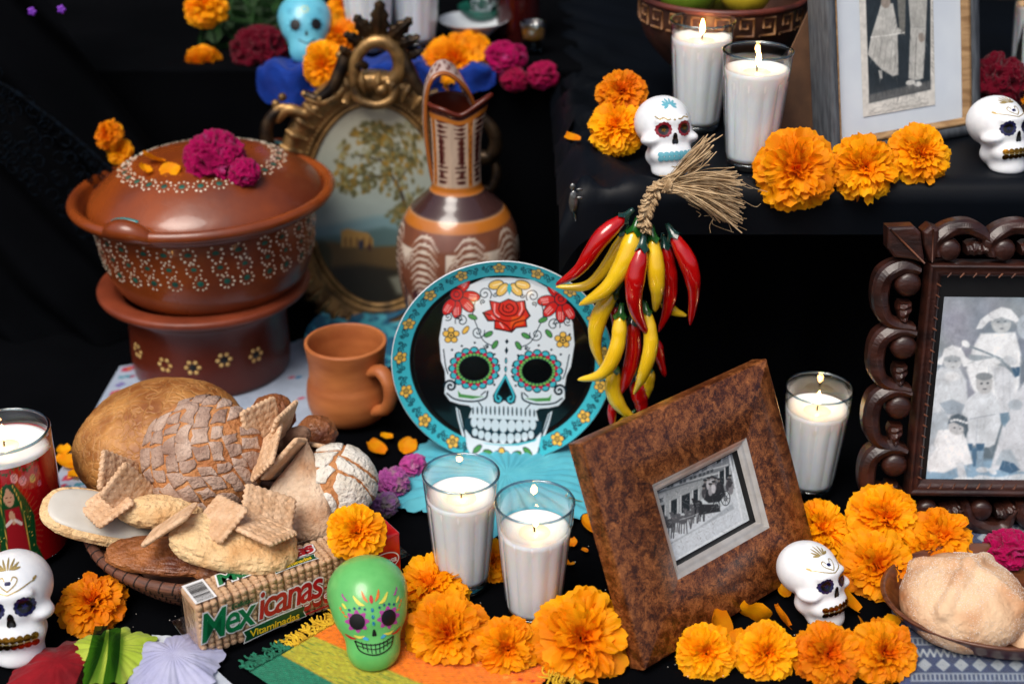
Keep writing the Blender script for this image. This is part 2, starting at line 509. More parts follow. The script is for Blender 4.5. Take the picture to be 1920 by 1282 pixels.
# cloth hanging below the ledge, set back, turning the corner on the left
S = np.concatenate([np.linspace(0, 1, 60)[:-1] * .75, .75 + .25 * np.linspace(0, 1, 181)])
X = np.where(U < .25, .075 + 0 * U, .075 + (U - .25) / .75 * 1.62)
Y = np.where(U < .25, 2.3 - U / .25 * .58, 1.72)
fold = .012 * np.sin(U * 90 + 4 * fbm(p3(U * 9, V), 2)) * (1 - .5 * V)
struct('ledge_skirt', (p3(X + np.where(U < .25, fold, 0), Y + np.where(U < .25, 0, fold), -.003 + .37 * V).reshape(-1, 3), gridf(240, 60)), M_black)
struct('ledge_underside', box(.078, 1.7, SHY + .004, 2.6, SHELF - .062, SHELF - .05), M_black, False)

# rear ledge on the left, with its drape falling in folds to the table
U, V = np.meshgrid(np.linspace(-1.7, .1, 260), np.linspace(0, 1, 90), indexing='ij')
t = V * 1.05
fall = np.clip(1 - t / .42, 0, 1)
Zd = SHELF - .38 * fall ** 1.3
Yd = 2.01 + np.where(t > .42, (t - .42) * 1.0, 0) + .02 * fall + .008 * np.sin(U * 34 + 2.5 * fbm(p3(U * 3, V * 2), 2) + V * 6) * fall ** .6
Zd = Zd + .003 * fbm(p3(U * 8, V * 12, 2), 3)
struct('rear_ledge', (p3(U, Yd, Zd).reshape(-1, 3), gridf(260, 90)), M_black)
U, V = np.meshgrid(np.linspace(-1.9, 1.9, 300), np.linspace(-.05, 1.5, 50), indexing='ij')
struct('backdrop', (p3(U, 2.60 + .035 * np.sin(U * 24 + V * 3 * np.sin(U * 2) + 3 * fbm(p3(U * 3, V), 2)), V).reshape(-1, 3), gridf(300, 50)), M_black)

# heavy dark drape hanging at the far left, swept to the side
U, V = np.meshgrid(np.linspace(0, 1, 130), np.linspace(0, 1, 90), indexing='ij')
Xd = -1.25 + .55 * U + .42 * (1 - V) ** 1.2 * U - .25 * V * (1 - U)
Yd = 1.99 - .12 * U * (1 - V) + .022 * np.sin(U * 46 + 6 * V + 3 * fbm(p3(U * 4, V * 3, 5), 2)) - .06 * (1 - U)
d = part('side_drape', (p3(Xd, Yd, .62 * V - .002).reshape(-1, 3), gridf(130, 90)), M_black)
tag(d, 'heavy black drape hanging in folds at the far left', 'drape')

# ------------------------------------------------------------------ marigolds
def petal_grid(R, th, ph, ln, W, bend, ruf, seed, ns=5, nt=7):
    r = random.Random(seed); p0, p1 = r.uniform(0, 6), r.uniform(0, 6); k1 = r.uniform(2.5, 4.5)
    s = np.linspace(0, 1, ns)[:, None]; t = np.linspace(-1, 1, nt)[None]
    wid = W * (.25 + .75 * np.sin(pi / 2 * s ** .9))
    x = t * wid
    edge = 1 - .10 * s ** 3 * (t ** 4) - .07 * s ** 4 * np.abs(np.sin(3.2 * t + p0))
    rho = R * (.22 + (ln - .22) * s * edge)
    nrm = ruf * R * s ** 1.8 * (np.sin(k1 * t + p0) + .5 * np.sin(2.3 * k1 * t + p1)) + .08 * R * s * (t * t - .3) + .03 * R * np.sin(5 * s + p1)
    th2 = th + bend * s * s + 0 * t
    d = np.stack([np.sin(th2) * cos(ph), np.sin(th2) * sin(ph), np.cos(th2)], -1)
    et = np.stack([np.cos(th2) * cos(ph), np.cos(th2) * sin(ph), -np.sin(th2)], -1)
    ep = np.array([-sin(ph), cos(ph), 0])
    P = rho[..., None] * d + (x + 0 * s)[..., None] * ep - nrm[..., None] * et
    P[..., 2] *= .82
    return P.reshape(-1, 3), gridf(ns, nt)
def petal_cols(n, s, th, tone):
    sv = np.repeat(np.linspace(0, 1, 5), 7)[:, None]
    a = np.array(lin((244, 112, 0))); b = np.array(lin((255, 176, 4))); c = np.array(lin((255, 194, 26)))  # petal base deeper orange: pigment, with self-shadow mixed into the colour
    f = np.clip(.25 + .75 * sv + s, 0, 1); col = a * (1 - f) + b * f
    return (col * (1 - th * .5) + c * th * .5) * tone
def flower_mesh(seed, npet=270, thmax=1.8):
    r = random.Random(seed); L, C = [], []
    for i in range(npet):
        f = (i + .5) / npet
        th = math.acos(1 - f * (1 - cos(thmax))) + r.uniform(-.09, .09)
        ph = i * 2.399963 + r.uniform(-.2, .2)
        q = th / thmax
        ln = (.78 + .22 * min(1, q * 2.2)) * r.uniform(.80, 1.10)
        W = (.075 + .135 * min(1, q * 1.3)) * r.uniform(.75, 1.35)
        if q < .22: ln *= .88
        VF = petal_grid(1.0, th, ph, ln, W, .05 + .95 * q * r.random(), .03 + .055 * r.random(), seed * 999 + i)
        L.append(VF); C.append(petal_cols(24, (.0 if q > .2 else -.35) + r.uniform(-.15, .15), q, r.uniform(.82, 1.08)))
    V, F = join(*L)
    return V, F, np.concatenate(C)
M_petal = mat('marigold_petal', (255, 150, 10), rough=.6, attr=True, col2=(250, 215, 190), vscale=1.5, spec=.15, transl=.35)
_t = M_petal.node_tree; _b = _t.nodes['Principled BSDF']; _src = _b.inputs['Base Color'].links[0].from_socket       # every bloom a little different
_oi = _t.nodes.new('ShaderNodeObjectInfo'); _hs = _t.nodes.new('ShaderNodeHueSaturation')
_m1 = _t.nodes.new('ShaderNodeMapRange'); _m1.inputs['To Min'].default_value = .486; _m1.inputs['To Max'].default_value = .512
_m2 = _t.nodes.new('ShaderNodeMapRange'); _m2.inputs['To Min'].default_value = .86; _m2.inputs['To Max'].default_value = 1.08
for _m, _i in ((_m1, 'Hue'), (_m2, 'Value')): _t.links.new(_oi.outputs['Random'], _m.inputs['Value']); _t.links.new(_m.outputs[0], _hs.inputs[_i])
_t.links.new(_src, _hs.inputs['Color'])
for _l in [l for l in _t.links if l.from_socket == _src and l.to_node != _hs]:
    _to = _l.to_socket; _t.links.new(_hs.outputs[0], _to)
M_green = mat('calyx_green', (70, 100, 40), rough=.6, col2=(40, 70, 25), vscale=40)
FLOWERS = [make_mesh('petals', fm[0], fm[1], M_petal, True, fm[2]) for fm in (flower_mesh(k) for k in (1, 2, 3, 4))]
OUTER = []
for k in (11, 12, 13):
    v, f = petal_grid(1.0, 1.7, 0, 1.06, .24, .4, .07, k)
    OUTER.append(make_mesh('petal', v, f, M_petal, True, petal_cols(24, .1, 1, 1.0)))
CALYX = make_mesh('calyx', *lathe(smoothprof([(0, -.62), (.12, -.6), (.2, -.4), (.3, -.15), (.1, .0)], 16), 16), M_green)
NFL = [0]
def marigold(px, py, rpx, label, z=0, Y=None, tilt=35, az=-90, squash=1.0, group=None, dens=True, hue=None):
    """bloom whose dome points up, tilted by `tilt` degrees towards azimuth az (-90 = to the viewer)"""
    i = NFL[0]; NFL[0] += 1
    if Y is None:
        P = at(px, py, z); R = rpx * mpp(P); P = at(px, py, z + .55 * R)
    else: P = aty(px, py, Y)
    R = rpx * mpp(P)
    a = radians(az)
    M = Matrix.Translation(Vector(P)) @ Matrix.Rotation(a, 4, 'Z') @ Matrix.Rotation(radians(tilt), 4, 'Y') @ Matrix.Rotation(i * 1.3, 4, 'Z') @ Matrix.Diagonal((R, R, R * squash, 1)) @ Matrix.Translation((0, 0, -.32))
    o = thing('marigold', label, 'flower', M=M, group=group)
    m = link('petals', FLOWERS[i % 4], o); m['kind'] = 'stuff'
    link('calyx', CALYX, o)
    for k in range(13):
        p = link('petal', OUTER[(k + i) % 3], o); p.rotation_euler = (0, 0, k * 2 * pi / 13 + .2 * sin(k * 7 + i))
        s = .93 + .13 * sin(k * 3.7 + i * 2); p.scale = (s, s, 1)
    return o
LOOSE = []
for k in (21, 22, 23):
    r = random.Random(k); s = np.linspace(0, 1, 7)[:, None]; t = np.linspace(-1, 1, 7)[None]
    W = .5 * np.sin(pi * (.12 + .72 * s)) ** .8
    x, y = t * W, s * 1.0 - .5 - .08 * t * t * s + .03 * np.sin(5 * t + k) * s
    zz = .10 * (t * t) * (1 + .5 * s) + .16 * (s - .4) ** 2 + .04 * np.sin(4 * t + 5 * s + k) + (.12 * s * t if k == 22 else 0)
    LOOSE.append(make_mesh('petal', p3(x, y, zz).reshape(-1, 3), gridf(7, 7), M_petal, True, np.array(lin((255, 172, 14)))[None].repeat(49, 0)))
def loose_petal(px, py, lpx, rot, label, z=0, Y=None, tilt=(10, 0), group='fallen marigold petals'):
    P = at(px, py, z + .002) if Y is None else aty(px, py, Y)
    o = link('marigold_petal', LOOSE[len(label) % 3]); tag(o, label, 'petal', group)
    s = lpx * mpp(P) * 1.5; o.scale = (s, s, s); o.location = [float(v) for v in P]
    o.location.z += .06 * s
    o.rotation_euler = (radians(tilt[0]), radians(tilt[1]), radians(rot)); return o

# ------------------------------------------------------------------ cockscomb (celosia) heads
def celosia_mesh(seed, lobes=9, size=1.0, flat=.85, n=6):
    D, F = ico(n)
    q = D * 2.3 + .5 * np.stack([fbm(D * 2 + 5 * k, 2, seed + k) for k in range(3)], -1)
    f = vnoise(q * 1.5, seed)
    ridge = 1 - np.abs(f) * 2.2
    ridge = np.clip(ridge, -.6, 1)
    f2 = vnoise(q * 4.5 + 9, seed + 3); r2 = 1 - np.abs(f2) * 2
    R = .78 + .17 * ridge + .055 * r2 + .02 * vnoise(D * 22, seed) + .02 * vnoise(D * 45, seed + 1) + .10 * fbm(D * 1.4, 2, seed + 5)
    V = D * R[:, None]; V[:, 2] *= flat
    return V, F, ridge * .6 + r2 * .4
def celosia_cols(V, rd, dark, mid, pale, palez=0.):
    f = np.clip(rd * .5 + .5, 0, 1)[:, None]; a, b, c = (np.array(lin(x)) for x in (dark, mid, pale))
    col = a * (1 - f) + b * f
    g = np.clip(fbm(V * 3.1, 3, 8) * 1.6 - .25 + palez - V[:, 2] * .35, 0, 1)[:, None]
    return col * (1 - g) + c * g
M_celosia = mat('celosia', (170, 10, 90), rough=.85, attr=True, sheen=.12, spec=.1, bump=(420, .9, .002), transl=.12)
def celosia(px, py, rpx, label, seed, cols, z=0, Y=None, flat=.85, rot=(0, 0, 0), sx=1.0, stem=True, n=6, palez=0.):
    P = at(px, py, z) if Y is None else aty(px, py, Y)
    R = rpx * mpp(P)
    o = thing('cockscomb_flower', label, 'flower', P, rot)
    V, F, rd = celosia_mesh(seed, flat=flat, n=n)
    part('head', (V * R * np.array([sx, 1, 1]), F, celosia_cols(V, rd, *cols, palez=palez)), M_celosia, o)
    if stem:
        part('stem', tube([(0, 0, -.6 * R), (.1 * R, .5 * R, -.75 * R), (.3 * R, 1.1 * R, -.7 * R)], [.12 * R, .1 * R, .07 * R], 8), M_green, o)
    return o
MAG = ((84, 0, 42), (164, 2, 80), (166, 92, 146))
DRED = ((44, 0, 10), (96, 2, 26), (80, 4, 30))

# ------------------------------------------------------------------ candles in fluted tumblers
M_glass = glass('clear_glass', (246, 250, 251), .02, 1.5, 1.7)
M_glassb = glass('thick_glass', (196, 218, 228), .02, 1.6, 3.0)
M_wax = mat('white_wax', (250, 250, 252), rough=.45, sss=.6, spec=.4, col2=(240, 243, 247), vscale=25)
M_pool = mat('melted_wax', (246, 236, 222), rough=.12, sss=.5, spec=.6)
M_wick = mat('charred_wick', (28, 22, 18), rough=.9, col2=(70, 50, 35), vscale=300)
M_flame = emit('flame', (255, 190, 110), 45)
def flute(amp, z0, z1, n=12):
    def f(R, Z, PH):
        m = np.clip((Z - z0) / .006, 0, 1) * np.clip((z1 + .004 * np.abs(np.cos(n / 2 * PH)) - Z) / .003, 0, 1)
        return R * (1 - amp * m * (1 - np.abs(np.cos(n / 2 * PH)))), Z
    return f
def tumbler(h=.142, rb=.0285, rt=.0412):
    rr = lambda z: rb + (rt - rb) * (z / h) ** .92
    out = [(0, 0), (rb * .85, 0), (rb, .002), (rb * 1.0, .008)] + [(rr(z), z) for z in np.linspace(.01, h - .003, 44)] + [(rt + .0003, h - .001), (rt - .0008, h), (rt - .0022, h - .001)]
    inn = [(rr(z) - .0026, z) for z in np.linspace(h - .004, .112, 10)]
    return lathe(out + inn, 144, flute(.05, .012, .112)), rr
TUMB, RRF = tumbler()
TUMB = make_mesh('glass', *TUMB, M_glass)
RIMB = make_mesh('rim', *tube([(.0402 * cos(a), .0402 * sin(a), .1412) for a in np.linspace(0, 2 * pi, 72, endpoint=False)], .0014, 8, closed=True), M_glassb)
FOOT = make_mesh('foot', *lathe([(0, .0006), (.024, .0006), (.0272, .003), (.0282, .009), (.025, .011), (0, .011)], 48), M_glassb)
def wax_mesh(level):
    pr = [(0, .0125)] + [(RRF(z) - .0016, z) for z in np.linspace(.0125, level, 24)] + [(RRF(level) - .004, level + .0008)]
    pr += [(r, level - .0035 * (1 - (r / .034) ** 2)) for r in np.linspace(.032, .017, 6)] + [(.016, level - .0042), (0, level - .0044)]
    return make_mesh('wax', *lathe(pr, 144, flute(.045, .014, .1)), M_wax)
WAX = {l: wax_mesh(l) for l in (.108, .114, .12)}
POOL = make_mesh('melted_pool', *lathe([(.0165, 0), (.015, .0008), (0, .0009)], 40), M_pool)
WICK = make_mesh('wick', *tube([(0, 0, 0), (.0003, 0, .005), (.0012, .0005, .009), (.0022, .0008, .0125)], [.0011, .001, .0009, .0006], 7), M_wick)
def flame_mesh(h):
    return make_mesh('flame', *lathe(smoothprof([(0, 0), (.0026, .25 * h), (.0031, .42 * h), (.0018, .75 * h), (0, h)], 20), 16), M_flame)
FLAME = {k: flame_mesh(h) for k, h in (('tall', .021), ('low', .011))}
def candle(P, label, level=.114, flame='tall', s=1.0, rot=0., lean=0):
    o = thing('glass_candle', label, 'candle', P, (lean, 0, rot), 'white candles in fluted glasses'); o.scale = (s, s, s)
    g = link('glass', TUMB, o); link('rim', RIMB, g); link('foot', FOOT, g)
    w = link('wax', WAX[level], o)
    p = link('melted_pool', POOL, w); p.location = (0, 0, level - .0042)
    k = link('wick', WICK, o); k.location = (0, 0, level - .004); k.rotation_euler = (0, 0, rot * 3)
    if flame:
        f = link('flame', FLAME[flame], o); f.location = (.0012, 0, level + .002)
    return o

# ------------------------------------------------------------------ sugar skulls
TW, TT_ = radians(15), radians(22)        # the heads are cast leaning back, on a level base
def white_skull_sdf(P):
    d = sell(P, (0, .09, .65), (.37, .41, .35))
    d = smin(d, sell(P, (0, -.16, .53), (.29, .235, .28)), .1)
    for s in (-1, 1):
        d = smin(d, sell(P, (s * .265, -.16, .445), (.12, .17, .08)), .07)
    d = smin(d, sell(P, (0, -.2, .25), (.285, .215, .19)), .07)
    d = smin(d, sell(P, (0, -.14, .03), (.25, .235, .19)), .08)
    d = smin(d, sell(P, (0, .0, .22), (.275, .27, .19)), .08)
    d = smin(d, sell(P, (0, -.32, .69), (.22, .07, .06)), .08)
    for s in (-1, 1):
        d = smax(d, -sell(P, (s * .14, -.46, .58), (.10, .10, .09)), .04)
        d = smax(d, -sell(P, (s * .45, -.02, .27), (.11, .27, .10)), .08)
    d = smax(d, -sell(P, (0, -.47, .45), (.05, .10, .075)), .02)
    return smax(d, .03 - (P[:, 2] * cos(TW) - P[:, 1] * sin(TW)), .03)
def toy_skull_sdf(P):
    d = sell(P, (0, .08, .64), (.40, .44, .36))
    d = smin(d, sell(P, (0, -.12, .44), (.34, .27, .28)), .14)
    d = smin(d, sell(P, (0, -.13, .14), (.265, .25, .26)), .12)
    for s in (-1, 1): d = smax(d, -sell(P, (s * .42, -.05, .22), (.10, .30, .10)), .09)
    return smax(d, .03 - (P[:, 2] * cos(TT_) - P[:, 1] * sin(TT_)), .04)
SK_W = star(white_skull_sdf, (0, 0, .45), 6, 1.2)
SK_T = star(toy_skull_sdf, (0, 0, .45), 6, 1.2)
class Face:
    """projects flat drawings (x, z in skull heights) onto the front of a skull"""
    def __init__(s, VF, eps=.006):
        s.b = BVHTree.FromPolygons([tuple(v) for v in VF[0]], [tuple(int(i) for i in f) for f in VF[1]]); s.eps = eps
    def hit(s, x, z, e=None):
        h, n, i, d = s.b.ray_cast(Vector((x, -2, z)), Vector((0, 1, 0)))
        if h is None: return (x, .1, z)
        return tuple(h + n * (s.eps if e is None else e))
    def blob(s, cx, cz, fr, rings=4, segs=28, e=None, rot=0):
        """fr(angle) -> radius; filled shape around a centre"""
        V = [s.hit(cx, cz, e)]; F = []
        for k in range(1, rings + 1):
            for j in range(segs):
                a = 2 * pi * j / segs; r = fr(a) * k / rings
                V.append(s.hit(cx + r * cos(a + rot), cz + r * sin(a + rot), e))
        for j in range(segs):
            F.append((0, 1 + j, 1 + (j + 1) % segs))
            for k in range(rings - 1):
                a, b = 1 + k * segs + j, 1 + k * segs + (j + 1) % segs
                F.append((a, a + segs, b + segs, b))
        return np.array(V), F
    def ell(s, cx, cz, rx, rz, rot=0, e=None, rings=3, segs=16):
        V = [s.hit(cx, cz, e)]; F = []
        for k in range(1, rings + 1):
            for j in range(segs):
                a = 2 * pi * j / segs; x, z = rx * cos(a) * k / rings, rz * sin(a) * k / rings
                V.append(s.hit(cx + x * cos(rot) - z * sin(rot), cz + x * sin(rot) + z * cos(rot), e))
        for j in range(segs):
            F.append((0, 1 + j, 1 + (j + 1) % segs))
            for k in range(rings - 1):
                a, b = 1 + k * segs + j, 1 + k * segs + (j + 1) % segs
                F.append((a, a + segs, b + segs, b))
        return np.array(V), F
    def stroke(s, pts, w, n=24, e=None, taper=False):
        P = smoothprof(pts, n) if len(pts) > 2 else np.linspace(pts[0], pts[1], 8)
        T = np.gradient(P, axis=0); T /= np.linalg.norm(T, axis=1)[:, None] + 1e-9
        V = []; m = len(P)
        for i, (p, t) in enumerate(zip(P, T)):
            ww = w / 2 * ((1 - .75 * abs(2 * i / (m - 1) - 1) ** 2) if taper else 1)
            V += [s.hit(p[0] - t[1] * ww, p[1] + t[0] * ww, e), s.hit(p[0] + t[1] * ww, p[1] - t[0] * ww, e)]
        return np.array(V), [(2 * i, 2 * i + 1, 2 * i + 3, 2 * i + 2) for i in range(m - 1)]
FW_, FT_ = Face(SK_W, .004), Face(SK_T, .004)
M_ceramic = mat('white_ceramic', (236, 240, 243), rough=.38, spec=.45, sss=.06, col2=(226, 231, 236), vscale=8, coat=.15)
M_gold = mat('gold_paint', (196, 140, 50), rough=.25, metal=1., col2=(120, 78, 20), vscale=60)
M_gold2 = mat('pale_gold', (190, 170, 110), rough=.5, metal=.5, col2=(140, 116, 60), vscale=90)
M_navy = mat('navy_glaze', (34, 36, 92), rough=.25, col2=(14, 14, 40), vscale=60, coat=.5)
M_crim = mat('crimson_glaze', (150, 18, 40), rough=.3, col2=(100, 10, 30), vscale=60, coat=.5)
M_blackg = mat('black_gloss', (9, 9, 12), rough=.22, coat=.4, col2=(26, 24, 20), vscale=120)
M_blackm = mat('black_print', (8, 8, 9), rough=.45, col2=(12, 12, 13), vscale=50)
M_tealp = mat('teal_paint', (84, 158, 180), rough=.35, col2=(110, 178, 192), vscale=70)
SKW_MESH = make_mesh('skull_body', *SK_W, M_ceramic)
def white_skull(P, h, yaw, label, teeth, eye, flower, tilt=0.):
    o = thing('sugar_skull', label, 'skull', (P[0], P[1], P[2] - .028 * h), (-TW, 0, radians(yaw)), 'painted white sugar skulls'); o.rotation_mode = 'XYZ'; o.scale = (h, h, h)
    body = link('skull_body', SKW_MESH, o)
    f = FW_
    for s in (-1, 1):
        e = part('eye_rosette', f.blob(s * .14, .58, lambda a: .094 + .010 * abs(cos(6 * a)), 5, 48), eye, o)
        part('eye_socket', f.blob(s * .14, .58, lambda a: .066, 4, 28, .007), M_blackg, e)
        part('eye_jewel', f.blob(s * .14, .578, lambda a: .034 * (.75 + .25 * cos(5 * a)), 3, 30, .011), M_gold if eye is M_crim else eye, e)
    def nose(a):
        a = (a - pi / 2 + pi) % (2 * pi) - pi      # heart turned upside down: point on top
        return .040 + .058 * math.exp(-(a / .55) ** 2) + .018 * math.exp(-((abs(a) - 2.5) / .5) ** 2)
    part('nose', f.blob(0, .435, nose, 4, 36, .006), M_blackg, o)
    n = 7
    if teeth is M_tealp:
        for k in range(n):
            x = (k - 3) * .063
            for sg in (-1, 1): part('tooth', f.ell(x, .235 + sg * .026, .034, .034, 0, .012), teeth, o)
    else:
        for k in range(n):
            x = (k - 3) * .064
            for sg in (-1, 1): part('tooth', f.ell(x, .235 + sg * .032, .034, .035, 0, .014, 4), teeth, o)
        part('tooth_line', f.stroke([(-.21, .242), (0, .232), (.21, .242)], .008, e=.022), M_gold2, o)
    if flower == 'daisy':
        for k in range(8):
            a = pi / 2 + (k - 3.5) * .62
            part('painted_petal', f.ell(.062 * cos(a), .885 + .04 * sin(a), .040, .015, a, .005), M_tealp, o)
        for s in (-1, 1):
            part('painted_scroll', f.stroke([(s * .215, .755), (s * .19, .715), (s * .14, .73), (s * .09, .705), (s * .05, .71)], .014, e=.005), M_gold2, o)
        part('painted_dot', f.ell(0, .70, .014, .012), M_gold2, o)
        part('painted_scroll', f.stroke([(-.06, .10), (0, .085), (.05, .10)], .012), M_gold2, o)
    else:
        for k in range(7):
            a = pi / 2 + (k - 3) * .5
            part('painted_petal', f.ell(.075 * cos(a), .905 + .035 * sin(a), .042, .010, a, .005), M_gold2, o)
        for s in (-1, 1):
            part('painted_scroll', f.stroke([(0, .745), (s * .07, .79), (s * .085, .83), (s * .05, .85), (s * .03, .82)], .010, e=.005), M_gold2, o)
            part('painted_scroll', f.stroke([(0, .72), (s * .10, .745), (s * .20, .775), (s * .235, .78)], .010, e=.005), M_gold2, o)
            part('painted_dot', f.ell(s * .235, .795, .02, .014, s * .6), M_gold2, o)
        part('painted_heart', f.blob(0, .805, lambda a: .022 + .008 * cos(2 * a), 3, 20), M_navy, o)
    return o
# ------------------------------------------------------------------ embroidered cloth, brazier, casserole, mug
def cloth(name, label, poly, m, cv, nu=160, nv=160, z=.002, amp=.0012, seed=0, cat='cloth', fall=None):
    """quad sheet on the table; poly = 4 photo pixels (TL, TR, BR, BL); canvas in 0..100 cloth units"""
    q = [at(x, y, 0)[:2] for x, y in poly]
    a, b = np.meshgrid(np.linspace(0, 1, nu), np.linspace(0, 1, nv), indexing='ij')
    XY = ((1 - a) * (1 - b))[..., None] * q[0] + (a * (1 - b))[..., None] * q[1] + (a * b)[..., None] * q[2] + ((1 - a) * b)[..., None] * q[3]
    Z = z + amp * (1 + fbm(p3(XY[..., 0] * 14, XY[..., 1] * 14, seed), 3))
    if fall: Z = Z + fall(a, b)
    c = XY.reshape(-1, 2).mean(0)
    V = np.stack([XY[..., 0] - c[0], XY[..., 1] - c[1], Z], -1).reshape(-1, 3)
    o = part(name, (V, gridf(nu, nv, flip=True), cv.sample(a * 100, b * 100).reshape(-1, 3)), m)
    o.location = (c[0], c[1], 0)
    return tag(o, label, cat)

cv = Canvas(0, 0, 100, 100, 5, (160, 174, 194))
for k in range(14):
    for side in range(4):
        u = 4 + k * 7.1
        x, y = ((u, 4), (u, 96), (5, u), (95, u))[side]
        if k % 3 == 0:
            for j in range(5): cv.ell(x + 1.5 * cos(j * 1.257), y + 1.5 * sin(j * 1.257), 1.0, 1.0, (176, 24, 58))
            cv.ell(x, y, .7, .7, (240, 180, 60))
        elif k % 3 == 1:
            for j in range(4): cv.ell(x - 2 + j * 1.3, y + .5 * (j % 2), .55, 1.3, (20, 120, 140), soft=.4)
        else:
            for j in range(4): cv.ell(x + 1.2 * cos(j * 1.57), y + 1.2 * sin(j * 1.57), .8, .8, (232, 150, 60) if k % 2 else (90, 70, 150))
    cv.ell(8 + (k * 37) % 84, 12 + (k * 53) % 76, 1.3, 1.3, (40, 110, 160)); cv.ell(8 + (k * 71) % 84, 12 + (k * 29) % 76, 1.5, 1.0, (180, 40, 70))
M_emb = mat('embroidered_cotton', (205, 215, 225), rough=.85, attr=True, col2=(236, 238, 240), vscale=40, weave=(900, .3), sheen=.2)
cloth('embroidered_cloth', 'white cotton cloth with bright embroidered border under the clay brazier', [(225, 690), (650, 620), (625, 815), (85, 935)], M_emb, cv, 220, 160, seed=3)

M_clay = mat('red_clay_glazed', (140, 66, 24), rough=.2, col2=(98, 40, 14), vscale=9, spec=.45, coat=.35, bump=(38, .25, .003), rvar=.3)
M_clay2 = mat('red_clay_raw', (132, 60, 34), rough=.45, col2=(104, 44, 24), vscale=14, bump=(110, .2, .002))
M_clayd = mat('brown_clay_glazed', (96, 36, 18), rough=.32, col2=(76, 27, 14), vscale=8, coat=.12, spec=.35, bump=(40, .2, .003))
M_cream = mat('cream_slip', (226, 216, 196), rough=.55, col2=(200, 186, 160), vscale=80)
M_teal = mat('teal_slip', (18, 92, 78), rough=.45, col2=(10, 66, 56), vscale=60)
M_tealb = mat('teal_glaze', (58, 142, 138), rough=.3, coat=.4, col2=(40, 118, 120), vscale=40)

SX, SY = -.405, 1.80
CX = float(at(392, 700, .06)[0])             # casserole axis
SX = float(aty(387, 560, SY)[0])
stand = thing('clay_brazier', 'dark brown glazed clay brazier carrying the lidded casserole', 'brazier', (SX, SY, .003))
part('body', lathe(smoothprof([(.098, 0), (.108, .004), (.1105, .03), (.109, .075), (.112, .1), (.119, .112), (.112, .122)], 50), 96), M_clayd, stand)
part('flange', lathe(smoothprof([(.108, .110), (.128, .115), (.141, .121), (.145, .127), (.142, .133), (.124, .134), (.112, .126)], 40), 96), M_clay2, stand)
def disc_on(VFlist, c, n, r, segs=7, h=.0006):
    n = np.array(n, float); n /= np.linalg.norm(n); u = np.cross(n, [0, 0, 1.0]); u /= np.linalg.norm(u) + 1e-9; w = np.cross(n, u)
    a = np.arange(segs) * 2 * pi / segs; c = np.array(c)
    V = [c + n * h * 1.6] + [c + n * h + r * .7 * (cos(t) * u + sin(t) * w) for t in a] + [c - n * h * .3 + r * (cos(t) * u + sin(t) * w) for t in a]
    F = []
    for j in range(segs):
        k = (j + 1) % segs
        F += [(0, 1 + j, 1 + k), (1 + j, 1 + segs + j, 1 + segs + k), (1 + j, 1 + segs + k, 1 + k)]
    VFlist.append((np.array(V), np.array(F)))
for az, z, blk in ((-112, .052, 0), (-91, .052, 1), (-69, .06, 1), (-140, .058, 0), (-45, .055, 1), (-82, .107, 1)):
    D, K = [], []
    r0 = .1105; a = radians(az)
    for k in range(6):
        b = a + .0085 / r0 * cos(k * pi / 3); zz = z + .0085 * sin(k * pi / 3)
        disc_on(D, (r0 * cos(b), r0 * sin(b), zz), (cos(b), sin(b), 0), .0032, 10)
    f = part('painted_flower', join(*D), mat('ochre_slip', (214, 178, 110), rough=.5, col2=(190, 150, 84), vscale=90), stand)
    if blk:
        disc_on(K, (r0 * cos(a), r0 * sin(a), z), (cos(a), sin(a), 0), .005, 12); part('flower_eye', join(*K), M_blackm, f)

CZ = .139
bowl_prof = smoothprof([(0, -.010), (.10, -.010), (.119, -.004), (.133, .015), (.143, .046), (.148, .085), (.148, .103), (.153, .110), (.168, .114), (.1765, .120), (.1775, .127), (.172, .132), (.164, .129), (.158, .117), (.146, .10), (.12, .09), (0, .088)], 120)
cass = thing('clay_casserole', 'red clay casserole bowl with white dotted rosettes standing on the brazier', 'casserole', (CX - .012, SY, CZ), (radians(-1.0), radians(-1.6), 0))
part('bowl', lathe(bowl_prof, 128), M_clay, cass)
def prof_r(z, prof=((-.004, .119), (.015, .133), (.046, .143), (.085, .148), (.103, .148))):
    return np.interp(z, [p[0] for p in prof], [p[1] for p in prof])
W, G = [], []
for c in range(29):
    for rrow, z in enumerate((.0905, .0695, .0495)):
        a = c * 2 * pi / 29 + .03 * rrow + random.uniform(-.02, .02); r0 = prof_r(z); n = (cos(a), sin(a), -.25)
        disc_on(G, (r0 * cos(a), r0 * sin(a), z), n, .0052, 8, .0004)
        for k in range(9):
            q = k * pi / 4.5 + random.uniform(-.1, .1); rr = .0095 if rrow < 2 else .0090
            zz = z + rr * sin(q); b = a + rr * cos(q) / r0; r1 = prof_r(zz)
            if random.random() < .95: disc_on(W, (r1 * cos(b), r1 * sin(b), zz), (cos(b), sin(b), -.25), random.uniform(.0016, .0022))
part('painted_dots', join(*W), M_cream, cass, kind='stuff'); part('painted_centres', join(*G), M_teal, cass, kind='stuff')
for az in (-112, 62):
    a = radians(az); P = []
    for t in np.linspace(-1, 1, 25):
        b = a + .2 * t; h = (1 - t * t); P.append((.168 * cos(b) + .006 * h * cos(a), .168 * sin(b) + .006 * h * sin(a), .121 + .012 * h))
    lug = part('lug_handle', tube(P, [.008 + .008 * (1 - t * t) for t in np.linspace(-1, 1, 25)], 12, flat=.9), M_clay, cass)
    part('painted_line', tube([(p[0] * .96, p[1] * .96, p[2] + .0125) for p in P[3:-6]], .0034, 8, flat=.5), M_tealb, lug)

